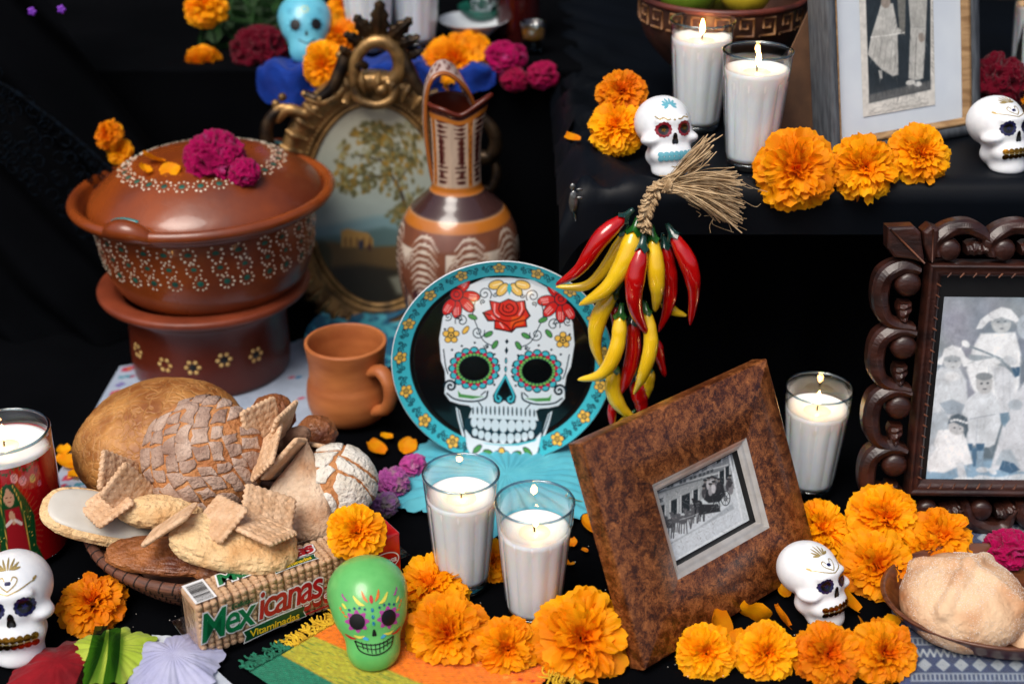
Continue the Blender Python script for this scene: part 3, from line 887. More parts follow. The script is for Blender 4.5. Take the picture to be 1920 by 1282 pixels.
lid = thing('casserole_lid', 'domed red clay lid with a ring of dotted rosettes on the casserole', 'lid', (CX - .010, SY + .002, CZ + .114), (radians(-1.0), radians(-2.2), 0))
lidp = smoothprof([(.149, -.006), (.157, -.002), (.158, .006), (.148, .022), (.122, .043), (.098, .055), (.07, .061), (.03, .064), (0, .0645)], 70)
part('dome', lathe(lidp, 128), M_clay, lid)
lz = lambda r: np.interp(r, lidp[::-1, 0], lidp[::-1, 1])
W, G = [], []
for c in range(27):
    a = c * 2 * pi / 27; r0 = .102
    cx, cy = r0 * cos(a), r0 * sin(a); sl = (lz(r0 + .003) - lz(r0 - .003)) / .006
    disc_on(G, (cx, cy, lz(r0)), (-sl * cos(a), -sl * sin(a), 1), .0046, 8, .0004)
    for k in range(9):
        q = k * 2 * pi / 9 + random.uniform(-.1, .1); x, y = cx + .0092 * cos(q), cy + .0092 * sin(q); r = math.hypot(x, y); s2 = (lz(r + .003) - lz(r - .003)) / .006
        disc_on(W, (x, y, lz(r)), (-s2 * x / r, -s2 * y / r, 1), random.uniform(.0013, .002))
part('painted_dots', join(*W), M_cream, lid, kind='stuff'); part('painted_centres', join(*G), M_teal, lid, kind='stuff')
LT = CZ + .122
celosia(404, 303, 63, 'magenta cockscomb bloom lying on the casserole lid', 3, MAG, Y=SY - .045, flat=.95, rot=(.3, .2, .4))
c2 = celosia(458, 325, 34, 'small curled magenta cockscomb piece beside the large bloom on the lid', 8, MAG, Y=SY - .075, flat=.8, rot=(.5, -.5, .2), stem=False, n=5)
for (x, y, l, r, lb) in ((287, 300, 22, 80, 'curled orange petal on the lid, farthest back of three'), (272, 318, 14, 20, 'smallest orange petal on the lid, at the left'), (320, 323, 20, -60, 'orange petal on the lid nearest the magenta bloom')):
    loose_petal(x, y, l * 1.3, r, lb, Y=SY - .03 if y < 310 else SY - .06, tilt=(12, 30))

mp = aty(652, 655, 1.65)
mug = thing('clay_mug', 'plain orange-brown clay mug beside the painted plate', 'mug', (float(at(655, 785, 0)[0]), 1.655, .003))
part('body', lathe(smoothprof([(0, 0), (.036, 0), (.046, .004), (.0525, .016), (.055, .034), (.0535, .05), (.0505, .062), (.050, .08), (.053, .103), (.0535, .109), (.0515, .1105), (.0485, .108), (.0465, .08), (.046, .05), (.036, .012), (0, .01)], 90), 80),
     mat('raw_orange_clay', (186, 112, 60), rough=.5, col2=(152, 82, 40), vscale=12, bump=(140, .25, .0015), stretch=(1, 1, 3)), mug)
P = smoothprof([(.049, .082), (.066, .088), (.08, .076), (.082, .056), (.072, .036), (.054, .026)], 30)
a = radians(-42)
part('handle', tube([(p[0] * cos(a), p[0] * sin(a), p[1]) for p in P], [.0105] * len(P), 12, flat=.75), MATS['raw_orange_clay'], mug)
# small turquoise plate propped behind the mug
bp = thing('turquoise_plate', 'small turquoise patterned plate lying behind the clay mug', 'plate', (float(at(690, 640, .01)[0]), 1.86, .006), (radians(8), 0, 0))
bm_ = lathe(smoothprof([(0, .004), (.05, .004), (.07, .008), (.088, .016), (.09, .018), (.088, .0155), (.06, .003), (0, .001)], 60), 96)
part('dish', bm_, mat('turquoise_print', (70, 170, 190), rough=.25, col2=(24, 96, 130), vscale=46, vlo=.45, vhi=.55, coat=.4), bp)

# ------------------------------------------------------------------ painted jug
JX = float(aty(858, 440, 1.80)[0])
jug = thing('painted_jug', 'tall cream and brown painted clay jug with pinched spout, in front of the oval frame', 'jug', (JX, 1.80, .002))
jp = smoothprof([(0, 0), (.05, 0), (.056, .006), (.062, .042), (.074, .095), (.0835, .150), (.0845, .178), (.080, .210), (.066, .238), (.048, .256), (.0365, .268), (.0335, .279), (.0330, .31), (.0340, .35), (.0355, .374), (.0375, .388)], 190)
cv = Canvas(0, 0, 628, 380, 1.6, (178, 156, 136))      # x: angle * 100, y: height in mm
BR, OC, DK = (84, 34, 30), (176, 104, 36), (60, 28, 34)
def hband(z0, z1, c): cv.poly([(-5, z0), (640, z0), (640, z1), (-5, z1)], c, 2)
cv.poly([(-5, -5), (640, -5), (640, 217), (-5, 217)], (112, 68, 50), 2); CRM = (202, 188, 172)
for k in range(8):
    x0 = k * 78.5
    # plume leaves on the shoulder
    for s in (-1, 1):
        for j in range(9):
            cv.curve([(x0 + 39, 210 - j * 9), (x0 + 39 + s * 12, 208 - j * 9), (x0 + 39 + s * 26, 196 - j * 9)], 4.6, CRM, 12, taper=True)
    cv.poly([(x0, 120), (x0 + 14, 96), (x0, 60), (x0 - 14, 96)], OC, 1.5); cv.line([(x0, 124), (x0 + 17, 96), (x0, 54), (x0 - 17, 96), (x0, 124)], 4, CRM)
    for j in range(11):
        a_ = -.1 + j * pi / 10 * 1.06
        cv.line([(x0, 190), (x0 + 26 * cos(a_), 190 - 28 * sin(a_))], 4.8, CRM, taper=True)
    cv.ell(x0 + 20, 128, 7, 9, (70, 26, 26)); cv.ell(x0 + 58, 100, 7, 9, (70, 26, 26))
    for j in range(6): cv.line([(x0 + 24 + j * 5, 40), (x0 + 30 + j * 4, 90)], 3.0, CRM)
    cv.ell(x0 + 39, 20, 30, 16, CRM, alpha=.8); cv.ell(x0 + 39, 20, 22, 9, OC, alpha=.8)
cv.grain(.1, .06)
hband(216, 228, OC); hband(229, 253, (60, 38, 36)); hband(253, 263, OC)
for k in range(13):
    z = 270 + k * 6.6
    for x0 in (40, 140, 240, 340, 440, 471.2, 540):
        pass
    for x0 in (78, 235, 392, 549):
        for s in (-1, 1):
            cv.poly([(x0 + s * 16, z), (x0 + s * 34, z + 3.1), (x0 + s * 68, z + .3), (x0 + s * 34, z - 2.6)], (66, 24, 20), 1)
for x0 in (78, 235, 392, 549):
    cv.poly([(x0 - 9, 264), (x0 + 9, 264), (x0 + 9, 350), (x0 - 9, 350)], OC, 1)
    for k in range(10): cv.ell(x0 + 4 * sin(k * 2.2), 270 + k * 8.4, 3.4, 2.6, (112, 62, 24))
hband(350, 357, OC); hband(357, 385, (58, 26, 24))
segs = 220
def jug_mod(R, Z, PH):
    m = np.clip((Z - .32) / .068, 0, 1) ** 1.7
    sp = np.exp(-(np.angle(np.exp(1j * (PH - radians(-18)))) / .45) ** 2)
    sd_ = np.exp(-(np.angle(np.exp(1j * (PH - radians(-78)))) / .5) ** 2) + np.exp(-(np.angle(np.exp(1j * (PH - radians(42)))) / .5) ** 2)
    return R * (1 + m * (.34 * sp - .14 * sd_)), Z + m * (.012 * sp - .010 * sd_)
V, F = lathe(jp, segs, jug_mod)
ph = np.repeat(np.arange(segs) * 2 * pi / segs, len(jp)); zz = np.tile(jp[:, 1], segs)
part('body', (V, F, cv.sample(((ph + 1.72) % (2 * pi)) * 100, zz * 1000 * .366 / .388)), mat('painted_glaze', (190, 180, 175), rough=.2, attr=True, coat=.5, bump=(70, .1, .002)), jug)
inner = lathe([(r * .9, z) for r, z in jp[-70:]], segs, jug_mod)
part('inner_wall', inner, MATS.get('brown_clay_glazed'), jug)
rim = [(V.reshape(segs, -1, 3)[i, -1]) for i in range(segs)]
part('lip', tube(np.array(rim) * np.array([.97, .97, 1]), .0033, 8, closed=True), M_clayd, jug)
pl = Plane((JX, 1.80, .002))
hp = pl.uvs([(878, 200), (866, 164), (848, 141), (828, 131), (810, 142), (799, 175), (797, 230), (803, 290), (813, 340), (832, 374)])
P = smoothprof(hp, 80); n_ = len(P)
T = np.gradient(P, axis=0); T /= np.linalg.norm(T, axis=1)[:, None]; Nn = np.stack([-T[:, 1], 0 * T[:, 0], T[:, 0]], 1)
half = np.interp(np.linspace(0, 1, n_), [0, .15, .4, 1], [.030, .028, .021, .016])
V, col = [], []
for i in range(n_):
    u_ = i / n_
    for a in np.arange(24) * 2 * pi / 24:
        y_ = np.sign(cos(a)) * abs(cos(a)) ** .5; z_ = np.sign(sin(a)) * abs(sin(a)) ** .7
        q_ = min(1, u_ / .45); wd = np.array([.45 - .35 * q_, -.65 - .33 * q_, -.55 * (1 - q_)]); V.append(np.array([P[i, 0], .030 * (1 - q_) ** 1.2 + .003, P[i, 1]]) + wd * half[i] * y_ + Nn[i] * .0035 * z_)
        c_ = (150, 84, 34) if abs(y_) > .78 else ((104, 46, 44) if (abs(((u_ * 13 + abs(y_) * 1.2) % 1) - .5) < .17 and u_ < .5 and abs(y_) < .6) else (196, 176, 168))
        col.append(lin(c_))
part('handle', (np.array(V), gridf(n_, 24, cv=True), np.array(col)), MATS['painted_glaze'], jug)

# ------------------------------------------------------------------ gilt oval picture frame
OY = 1.935
pl = Plane(np.array([float(aty(700, 385, OY)[0]), OY, 0.002]), 0, .05)
oval = thing('oval_picture_frame', 'antique gilt oval frame with scrolled crest holding a tree landscape', 'picture frame', M=pl.matrix())
M_gilt = mat('antique_gilt', (164, 128, 78), rough=.4, metal=.65, col2=(58, 44, 28), vscale=34, vlo=.42, vhi=.68, bump=(120, .3, .002))
M_bronze = mat('dark_bronze', (84, 66, 46), rough=.4, metal=.8, col2=(34, 28, 24), vscale=40, bump=(100, .3, .002))
cu_, cv_ = pl.uv(706, 388); ax = abs(pl.uv(580, 388)[0] - cu_); ay = (pl.uv(705, 204)[1] - pl.uv(705, 574)[1]) / 2
def oring(profile, n=120):
    """profile = [(offset outwards, height)] swept round the oval"""
    t = np.arange(n) * 2 * pi / n; pr = np.array(profile); k = len(pr)
    nx_, ny_ = np.cos(t) / ax, np.sin(t) / ay; L = np.hypot(nx_, ny_); nx_ /= L; ny_ /= L
    V = np.stack([cu_ + ax * np.cos(t)[:, None] + nx_[:, None] * pr[None, :, 0], cv_ + ay * np.sin(t)[:, None] + ny_[:, None] * pr[None, :, 0], np.repeat(pr[None, :, 1], n, 0)], -1)
    return V.reshape(-1, 3), gridf(n, k, cu=True)
cv = Canvas(560, 190, 850, 590, 1.5, (0, 0, 0))
top, mid = np.array((176, 172, 150)), np.array((150, 168, 166))
f = np.clip((cv.Y - 200) / 230, 0, 1)[..., None]; cv.C = top * (1 - f) + mid * f
cv.C += (fbm(p3(cv.X * .02, cv.Y * .03), 3) * 14)[..., None]
cv.poly([(560, 430), (640, 418), (700, 405), (740, 402), (850, 412), (850, 470), (560, 470)], (118, 150, 156), 12)
cv.poly([(560, 446), (650, 440), (720, 425), (850, 450), (850, 480), (560, 480)], (84, 112, 112), 9)
cv.poly([(560, 458), (620, 452), (700, 462), (850, 455), (850, 600), (560, 600)], (104, 80, 44), 8)
cv.poly([(560, 505), (680, 495), (850, 520), (850, 600), (560, 600)], (44, 36, 22), 12)
cv.poly([(730, 520), (800, 500), (850, 500), (850, 560), (745, 550)], (140, 138, 120), 9)
cv.poly([(640, 432), (652, 428), (668, 432), (690, 436), (700, 448), (700, 462), (640, 462)], (186, 142, 74), 3)
for x in (646, 656, 668, 680, 692): cv.poly([(x, 445), (x + 4, 445), (x + 4, 460), (x, 460)], (120, 84, 44), 2)
cv.ell(677, 458, 4, 9, (30, 44, 74), soft=3); cv.ell(693, 463, 4, 7, (70, 40, 36), soft=3)
cv.curve([(762, 395), (752, 360), (735, 330), (715, 300), (700, 270)], 8, (52, 44, 34), taper=True, soft=3)
for q in ((735, 330, 690, 330), (742, 345, 775, 300), (722, 310, 740, 270), (715, 300, 670, 290)): cv.line([(q[0], q[1]), (q[2], q[3])], 4, (60, 50, 34), soft=3)
for k in range(420):
    a = random.random() * 2 * pi; r = sqrt(random.random())
    bx, by, rx, ry = random.choice(((715, 290, 85, 55), (690, 315, 66, 45), (740, 265, 50, 40), (760, 320, 45, 55), (665, 340, 40, 24), (700, 250, 40, 22)))
    x, y = bx + rx * r * cos(a), by + ry * r * sin(a)
    c = random.choice(((84, 76, 34), (118, 94, 30), (150, 112, 26), (66, 66, 34), (92, 88, 48), (140, 138, 96)))
    cv.ell(x, y, random.uniform(3, 8), random.uniform(2, 5), c, random.random() * 3, 2.5, .8)
for k in range(60): cv.ell(760 + random.gauss(0, 14), 395 + random.gauss(0, 14), 5, 4, random.choice(((128, 104, 40), (90, 84, 40))), 0, 3, .7)
cv.C *= .93; cv.ell(607, 510, 6, 22, (30, 90, 70), soft=6); cv.ell(600, 480, 22, 30, (40, 44, 26), soft=10, alpha=.7)
n, k = 150, 90
t = np.arange(n) * 2 * pi / n; rr_ = np.linspace(0.0, 1.02, k)
U = cu_ + ax * np.cos(t)[:, None] * rr_; V = cv_ + ay * np.sin(t)[:, None] * rr_
x, y = pl.pix(U, V)
part('painting', (np.stack([U, V, np.full(U.shape, .002)], -1).reshape(-1, 3), gridf(n, k, cu=True), cv.sample(x, y).reshape(-1, 3)), mat('oil_painting', (100, 100, 90), rough=.5, attr=True, bump=(300, .2, .001)), oval)
part('slip', oring([(-.001, .002), (.001, .006), (.004, .007), (.006, .004)]), M_gilt, oval)
part('moulding', oring([(.006, .003), (.010, .009), (.016, .008), (.021, .012), (.032, .021), (.042, .023), (.049, .016), (.052, .0), (.03, -.010), (.006, -.010)]), M_gilt, oval)
B = []
for k in range(128):
    t = k * 2 * pi / 128; s = 1.0 + .008 / ax
    D, F = ico(1); B.append((D * .0024 + np.array([cu_ + ax * (1 + .0125 / ax) * cos(t), cv_ + ay * (1 + .0125 / ay) * sin(t), .010]), F))
part('beading', join(*B), M_gilt, oval, kind='stuff')
for k in range(46):         # gadroon leaves round the moulding
    t = k * 2 * pi / 46; nx_, ny_ = cos(t) / ax, sin(t) / ay; L = math.hypot(nx_, ny_); nx_, ny_ = nx_ / L, ny_ / L
    if k % 1 == 0:
        p = np.array([cu_ + ax * cos(t), cv_ + ay * sin(t), 0]); q = np.array([nx_, ny_, 0])
        part('gadroon', tube([p + q * .020 + (0, 0, .013), p + q * .030 + (0, 0, .0205), p + q * .042 + (0, 0, .0245), p + q * .051 + (0, 0, .017)], [.0018, .0044, .0058, .0025], 8), M_gilt, oval)
def scroll(pts, r0, r1, m=M_bronze, name='scroll', z=.016, flat=.7, ball=0):
    r0, r1 = r0 * 1.35, r1 * 1.35
    P = smoothprof(pl.uvs(pts), 40); n = len(P); mp_ = .00078
    o = part(name, tube([(p[0], p[1], z + .006 * sin(pi * i / n)) for i, p in enumerate(P)], [(r0 + (r1 - r0) * i / (n - 1)) * mp_ for i in range(n)], 12, up=(0, 0, 1)), m, oval)
    if ball:
        D, F = ico(3); e = P[-1]; part('scroll_ball', (D * ball * mp_ + np.array([e[0], e[1], z + .004]), F), M_gilt, o)
    return o
scroll([(650, 185), (665, 150), (668, 110), (690, 78), (720, 72), (745, 90), (752, 125), (735, 150)], 7, 11, M_gilt)
scroll([(668, 130), (665, 160), (680, 183), (710, 190), (735, 180), (745, 160), (735, 142), (715, 148), (718, 162)], 8, 4, M_gilt, ball=11)
scroll([(690, 120), (672, 112), (668, 128)], 5, 8, M_bronze)
scroll([(652, 100), (640, 130), (625, 160), (600, 178), (575, 172)], 10, 6, M_bronze)
scroll([(570, 168), (590, 182), (620, 182), (648, 160)], 4, 7, M_gilt)
scroll([(752, 95), (768, 125), (785, 155), (800, 172), (822, 168)], 10, 6, M_bronze)
scroll([(560, 210), (530, 200), (508, 222), (505, 255), (520, 280), (548, 282)], 7, 11, M_bronze, ball=8)
scroll([(520, 215), (545, 198), (575, 205), (600, 195)], 9, 6, M_gilt)
scroll([(505, 250), (510, 215), (530, 195), (556, 200), (562, 215)], 4, 7, M_gilt)
scroll([(850, 205), (885, 205), (915, 225), (930, 255), (922, 285), (900, 290)], 7, 11, M_bronze, ball=8)
scroll([(925, 290), (932, 320), (922, 345), (905, 352)], 6, 8, M_bronze)
scroll([(640, 590), (690, 604), (740, 596), (780, 575)], 8, 8, M_bronze)
for (x, y) in ((640, 100), (757, 96), (500, 235), (500, 265), (520, 190), (532, 178)):
    D, F = ico(3); u, v = pl.uv(x, y); part('knob', (D * .0062 + np.array([u, v, .014]), F), M_gilt, oval)
for base, tip, wd in (((712, 78), (715, -6), 20), ((705, 78), (668, 22), 17), ((722, 78), (775, 28), 17), ((690, 84), (648, 55), 13), ((735, 84), (790, 62), 13), ((760, 110), (798, 84), 9), ((665, 105), (640, 80), 9)):
    b, t_ = np.array(pl.uv(*base)), np.array(pl.uv(*tip)); L = np.linalg.norm(t_ - b); d = (t_ - b) / L; nrm = np.array([-d[1], d[0]]); w0 = wd * .00078
    prof_ = [(0, .35), (.2, .8), (.32, .62), (.42, 1), (.56, .66), (.66, .85), (.8, .45), (.9, .5), (1, .02)]
    s, t = np.linspace(0, 1, 40)[:, None], np.linspace(-1, 1, 9)[None]
    ww = np.interp(s, [p[0] for p in prof_], [p[1] for p in prof_]) * w0
    Pq = b + (s * L)[..., None] * d + (t * ww)[..., None] * nrm
    zz = .016 + .012 * np.sin(s * 2.6) - .006 * t ** 2 + .0022 * np.cos(t * 9) + .010 * s ** 3 + 0 * t
    part('acanthus_leaf', join((np.concatenate([Pq, zz[..., None]], -1).reshape(-1, 3), gridf(40, 9, flip=True)), (np.concatenate([Pq, zz[..., None] - .004], -1).reshape(-1, 3), gridf(40, 9))), M_bronze, oval)

# ------------------------------------------------------------------ printed skull plate
PY_ = 1.548
pc = aty(942, 678, PY_)
pl = Plane(pc, 0, .05)
plate = thing('skull_plate', 'round turquoise-rimmed plate printed with a flowered white skull, standing upright', 'plate', M=pl.matrix())
PR = .1345
cv = Canvas(725, 480, 1170, 880, 2.4, (10, 12, 14))
INK, WH, TQ, YE, RE, GR = (18, 40, 52), (222, 232, 240), (64, 184, 200), (240, 190, 84), (206, 34, 34), (78, 150, 78)
# skull, right half mirrored; axis slightly tilted like the plate in the photograph
ax0, ax1 = np.array((955., 530.)), np.array((941., 862.)); AX = (ax1 - ax0) / np.linalg.norm(ax1 - ax0); NX = np.array((-AX[1], AX[0])); NX = NX if NX[0] > 0 else -NX
def S(x, y):                       # x = sideways from the axis, y = photo row
    p = ax0 + (y - 530) * AX / AX[1]; return p + x * NX
def SS(pts): return [tuple(S(x, y)) for x, y in pts]
half = [(0, 520), (45, 522), (80, 540), (104, 566), (122, 600), (127, 640), (122, 682), (114, 700), (112, 722), (113, 742), (102, 756), (84, 761), (66, 763), (60, 768), (64, 780), (67, 792), (66, 806), (52, 818), (0, 824)]
out = half + [(-x, y) for x, y in half[::-1]]
cv.poly(SS(out), WH, 1)
for s in (-1, 1):
    cv.poly(SS([(s * 91, 766), (s * 86, 790), (s * 78, 815), (s * 70, 838), (s * 52, 858), (s * 20, 866), (0, 866), (0, 826), (s * 40, 822), (s * 60, 812), (s * 68, 800), (s * 73, 812), (s * 78, 790), (s * 83, 772)]), WH, 1)
    cv.curve(SS([(s * 86, 772), (s * 78, 800), (s * 66, 832)]), 1.8, INK); cv.curve(SS([(s * 74, 800), (s * 70, 822), (s * 58, 838)]), 2.2, INK)
    cv.curve(SS([(s * 118, 660), (s * 113, 690), (s * 108, 705)]), 2, INK)
    ex, ey = S(s * 59, 693)
    for k in range(16):
        a = k * pi / 8; cv.ell(ex + 41 * cos(a), ey + 34 * sin(a), 8, 7, INK); 
    for k in range(16):
        a = k * pi / 8; cv.ell(ex + 40 * cos(a), ey + 33 * sin(a), 6.4, 6, TQ)
    cv.ell(ex, ey, 40, 33, TQ); cv.ell(ex, ey, 37, 31, INK)
    for k in range(16):
        a = (k + .5) * pi / 8; cv.ell(ex + 36 * cos(a), ey + 30 * sin(a), 4, 4, (196, 30, 70))
    for k in range(28):
        a = k * pi / 14; cv.ell(ex + 31.5 * cos(a), ey + 26 * sin(a), 2.9, 2.7, (110, 184, 92))
    cv.ell(ex, ey, 28, 22, (8, 10, 12))
    fx, fy = S(s * 105, 633)
    for k in range(5): cv.ell(fx + 10 * cos(k * 1.257 - 1.57), fy + 10 * sin(k * 1.257 - 1.57), 6.6, 6, INK)
    for k in range(5): cv.ell(fx + 10 * cos(k * 1.257 - 1.57), fy + 10 * sin(k * 1.257 - 1.57), 5.2, 4.8, YE)
    cv.ell(fx, fy, 6.4, 6, INK); cv.ell(fx, fy, 4.6, 4.4, YE); cv.ell(fx, fy, 2.2, 2.1, INK)
    # red half flower at the temple
    gx, gy = S(s * 98, 556)
    for k, (dx, dy, rot) in enumerate(((-30, 4, 0), (-22, 22, .7), (0, 31, 1.57), (-14, -18, -.9), (16, 26, 2.1))):
        dx *= s; rot *= s
        cv.ell(gx + dx * .9, gy + dy * .9, 18, 10.5, INK, math.atan2(dy, dx)); cv.ell(gx + dx * .9, gy + dy * .9, 16.4, 9, RE, math.atan2(dy, dx))
        for j in (-3, 1, 4): cv.line([(gx + dx * .8 - dy / 30 * j, gy + dy * .8 + dx / 30 * j), (gx + dx * 1.25 - dy / 30 * j, gy + dy * 1.25 + dx / 30 * j)], 1.6, (240, 190, 190), alpha=.9)
    cv.ell(gx, gy, 13, 13, INK); cv.ell(gx, gy, 11, 11, RE); cv.ell(gx, gy, 6, 6, INK); cv.ell(gx, gy, 4.4, 4.4, RE)
    # curls and leaves of the forehead
    for (x, y, r, a0, tn, sg) in ((45, 553, 13, 2.5, 1.5, 1), (55, 625, 13, 3.4, 1.5, -1), (86, 605, 13, .4, 1.4, -1), (92, 600, 6, 2, 1.2, 1), (112, 598, 8, 1, 1.3, 1), (48, 568, 5, 1, 1.2, -1), (25, 553, 5, 0, 1.2, 1), (38, 650, 5, 0, 1.2, 1)):
        c = S(s * x, y); cv.spiral(c[0], c[1], r, a0 if s > 0 else pi - a0, tn, 1.7, INK, sg * s)
    cv.curve(SS([(s * 62, 565), (s * 66, 590), (s * 58, 612), (s * 44, 640), (s * 20, 652)]), 1.6, INK)
    for (x, y, rot) in ((66, 597, -.4), (78, 622, .9), (35, 628, .5), (22, 647, 1.0)):
        c = S(s * x, y); rr2 = rot if s > 0 else pi - rot
        cv.ell(c[0], c[1], 9.4, 5, INK, rr2); cv.ell(c[0], c[1], 8, 3.7, GR if not (s < 0 and y == 622) else YE, rr2)
    for (x, y) in ((36, 652), (60, 645), (84, 652), (22, 665), (102, 660), (117, 622), (13, 685), (13, 705), (20, 722), (95, 672)):
        c = S(s * x, y); cv.ell(c[0], c[1], 2.1, 2.1, INK)
    # cheek curls
    c = S(s * 102, 728); cv.spiral(c[0], c[1], 12, 0 if s > 0 else pi, 1.4, 4, INK, -s)
    cv.curve(SS([(s * 108, 742), (s * 92, 752), (s * 60, 755), (s * 36, 748), (s * 32, 735)]), 3, INK)
    cv.poly(SS([(s * 88, 735), (s * 82, 742), (s * 60, 744), (s * 38, 745), (s * 60, 750), (s * 86, 748)]), GR, 1)
    cv.line(SS([(s * 48, 756), (s * 40, 766)]), 2, INK); cv.line(SS([(s * 36, 735), (s * 44, 742)]), 2, INK)
    # nose half
    cv.poly(SS([(0, 700), (s * 6, 712), (s * 15, 728), (s * 22, 742), (s * 20, 754), (s * 11, 758), (s * 2, 752), (0, 745)]), INK, 1)
    cv.curve(SS([(s * 1, 706), (s * 9, 722), (s * 17, 740), (s * 15, 750), (s * 9, 752), (s * 7, 745), (s * 11, 743)]), 4, TQ)
    # chin leaves and curls
    c = S(s * 45, 838); cv.ell(c[0], c[1], 9.5, 5, INK, s * .5); cv.ell(c[0], c[1], 8, 3.6, GR, s * .5)
    c = S(s * 26, 844); cv.ell(c[0], c[1], 9, 4.4, INK, -s * .2); cv.ell(c[0], c[1], 7.6, 3, GR, -s * .2)
    c = S(s * 20, 858); cv.spiral(c[0], c[1], 5, 1, 1.2, 1.6, INK, s)
    c = S(s * 34, 857); cv.spiral(c[0], c[1], 4, 2, 1.2, 1.6, INK, -s)
cv.poly(SS([(0, 715), (7, 728), (11, 741), (4, 746), (0, 752), (-4, 746), (-11, 741), (-7, 728)]), (10, 12, 14), 1)
# teeth
for x in range(-7, 8):
    c = S(x * 8.2, 782 + .02 * x * x * 2); cv.ell(c[0], c[1] - 12, 1.6, 9 - .3 * abs(x), INK); cv.ell(c[0], c[1] - 14, 1.0, 4, WH, alpha=.3)
cv.poly(SS([(-72, 786), (72, 786), (72, 806), (58, 822), (20, 830), (-20, 830), (-58, 822), (-72, 806)]), INK, 1)
for x in range(-4, 5):
    w = 8.1 - .5 * abs(x); cx = x * 15.8 - (x * abs(x)) * .5
    c = S(cx, 798 - .28 * x * x); cv.ell(c[0], c[1], w, 12.5 - .7 * abs(x), WH)
    c = S(cx * .95 + 0, 821 - .55 * x * x); cv.ell(c[0], c[1], w * .9, 10 - .6 * abs(x), WH)
# diamonds and drops on the brow
for y, hh in ((640, 5), (657, 7)): cv.poly(SS([(0, y - hh), (3.5, y), (0, y + hh), (-3.5, y)]), INK)
for y in (676, 692): cv.ell(*S(0, y), 2.4, 6, INK); cv.ell(*S(0, y + .5), 1.3, 4, TQ)
# rose
rx0, ry0 = S(-1, 588)
rose = [(-46, -2), (-30, -8), (-33, -24), (-14, -20), (2, -27), (16, -22), (32, -24), (34, -10), (42, 4), (34, 12), (36, 24), (16, 26), (8, 34), (-12, 30), (-24, 28), (-24, 14), (-36, 14)]
cv.poly([(rx0 + x * 1.04, ry0 + y * 1.05) for x, y in rose], (40, 10, 14), 1)
cv.poly([(rx0 + x * .96, ry0 + y * .96) for x, y in rose], (212, 44, 32), 1)
cv.poly([(rx0 + 4, ry0 + 26), (rx0 + 8, ry0 + 6), (rx0 + 34, ry0 + 4), (rx0 + 30, ry0 + 20)], (226, 84, 30), 2)
for pts in (((-28, -6), (-18, 8), (0, 14), (22, 8), (32, -6)), ((-14, -18), (-16, -6), (-4, 4), (14, 2), (20, -10), (16, -20)), ((-8, -16), (-8, -6), (4, -2), (12, -10), (4, -18), (-3, -13), (2, -9)), ((-36, 12), (-18, 14), (-2, 22), (8, 34)), ((8, 32), (14, 18), (34, 12)), ((-24, 14), (-30, 4), (-44, -1))):
    cv.curve([(rx0 + x, ry0 + y) for x, y in pts], 2, (60, 10, 14))
for pts in (((-24, -18), (-24, -2), (-16, 6)), ((26, -20), (27, -8), (22, 2)), ((-30, 4), (-24, 10)), ((-14, 18), (-8, 26))):
    cv.curve([(rx0 + x, ry0 + y) for x, y in pts] if len(pts) > 2 else [(rx0 + pts[0][0], ry0 + pts[0][1]), (rx0 + (pts[0][0] + pts[1][0]) / 2, ry0 + (pts[0][1] + pts[1][1]) / 2), (rx0 + pts[1][0], ry0 + pts[1][1])], 3, (244, 170, 170), alpha=.9)
# yellow flower on top
tx, ty = S(0, 528)
for k, (dx, dy) in enumerate(((-25, 6), (-13, 15), (13, 15), (25, 6))):
    cv.ell(tx + dx, ty + dy, 15, 9, INK, math.atan2(dy, dx)); cv.ell(tx + dx, ty + dy, 13.4, 7.6, (240, 196, 100), math.atan2(dy, dx))
    cv.line([(tx + dx * .6, ty + dy * .6), (tx + dx * 1.2, ty + dy * 1.2)], 2.5, (250, 232, 180))
cv.poly([(tx - 5, ty + 12), (tx, ty + 26), (tx + 5, ty + 12), (tx, ty + 2)], TQ)
c = S(-1, 851)
for k in range(5): cv.ell(c[0] + 9 * cos(k * 1.257 - 1.57), c[1] + 8 * sin(k * 1.257 - 1.57), 6.5, 6, INK)
for k in range(5): cv.ell(c[0] + 9 * cos(k * 1.257 - 1.57), c[1] + 8 * sin(k * 1.257 - 1.57), 5, 4.6, YE)
cv.ell(c[0], c[1], 5, 5, INK); cv.ell(c[0], c[1], 3, 3, YE)
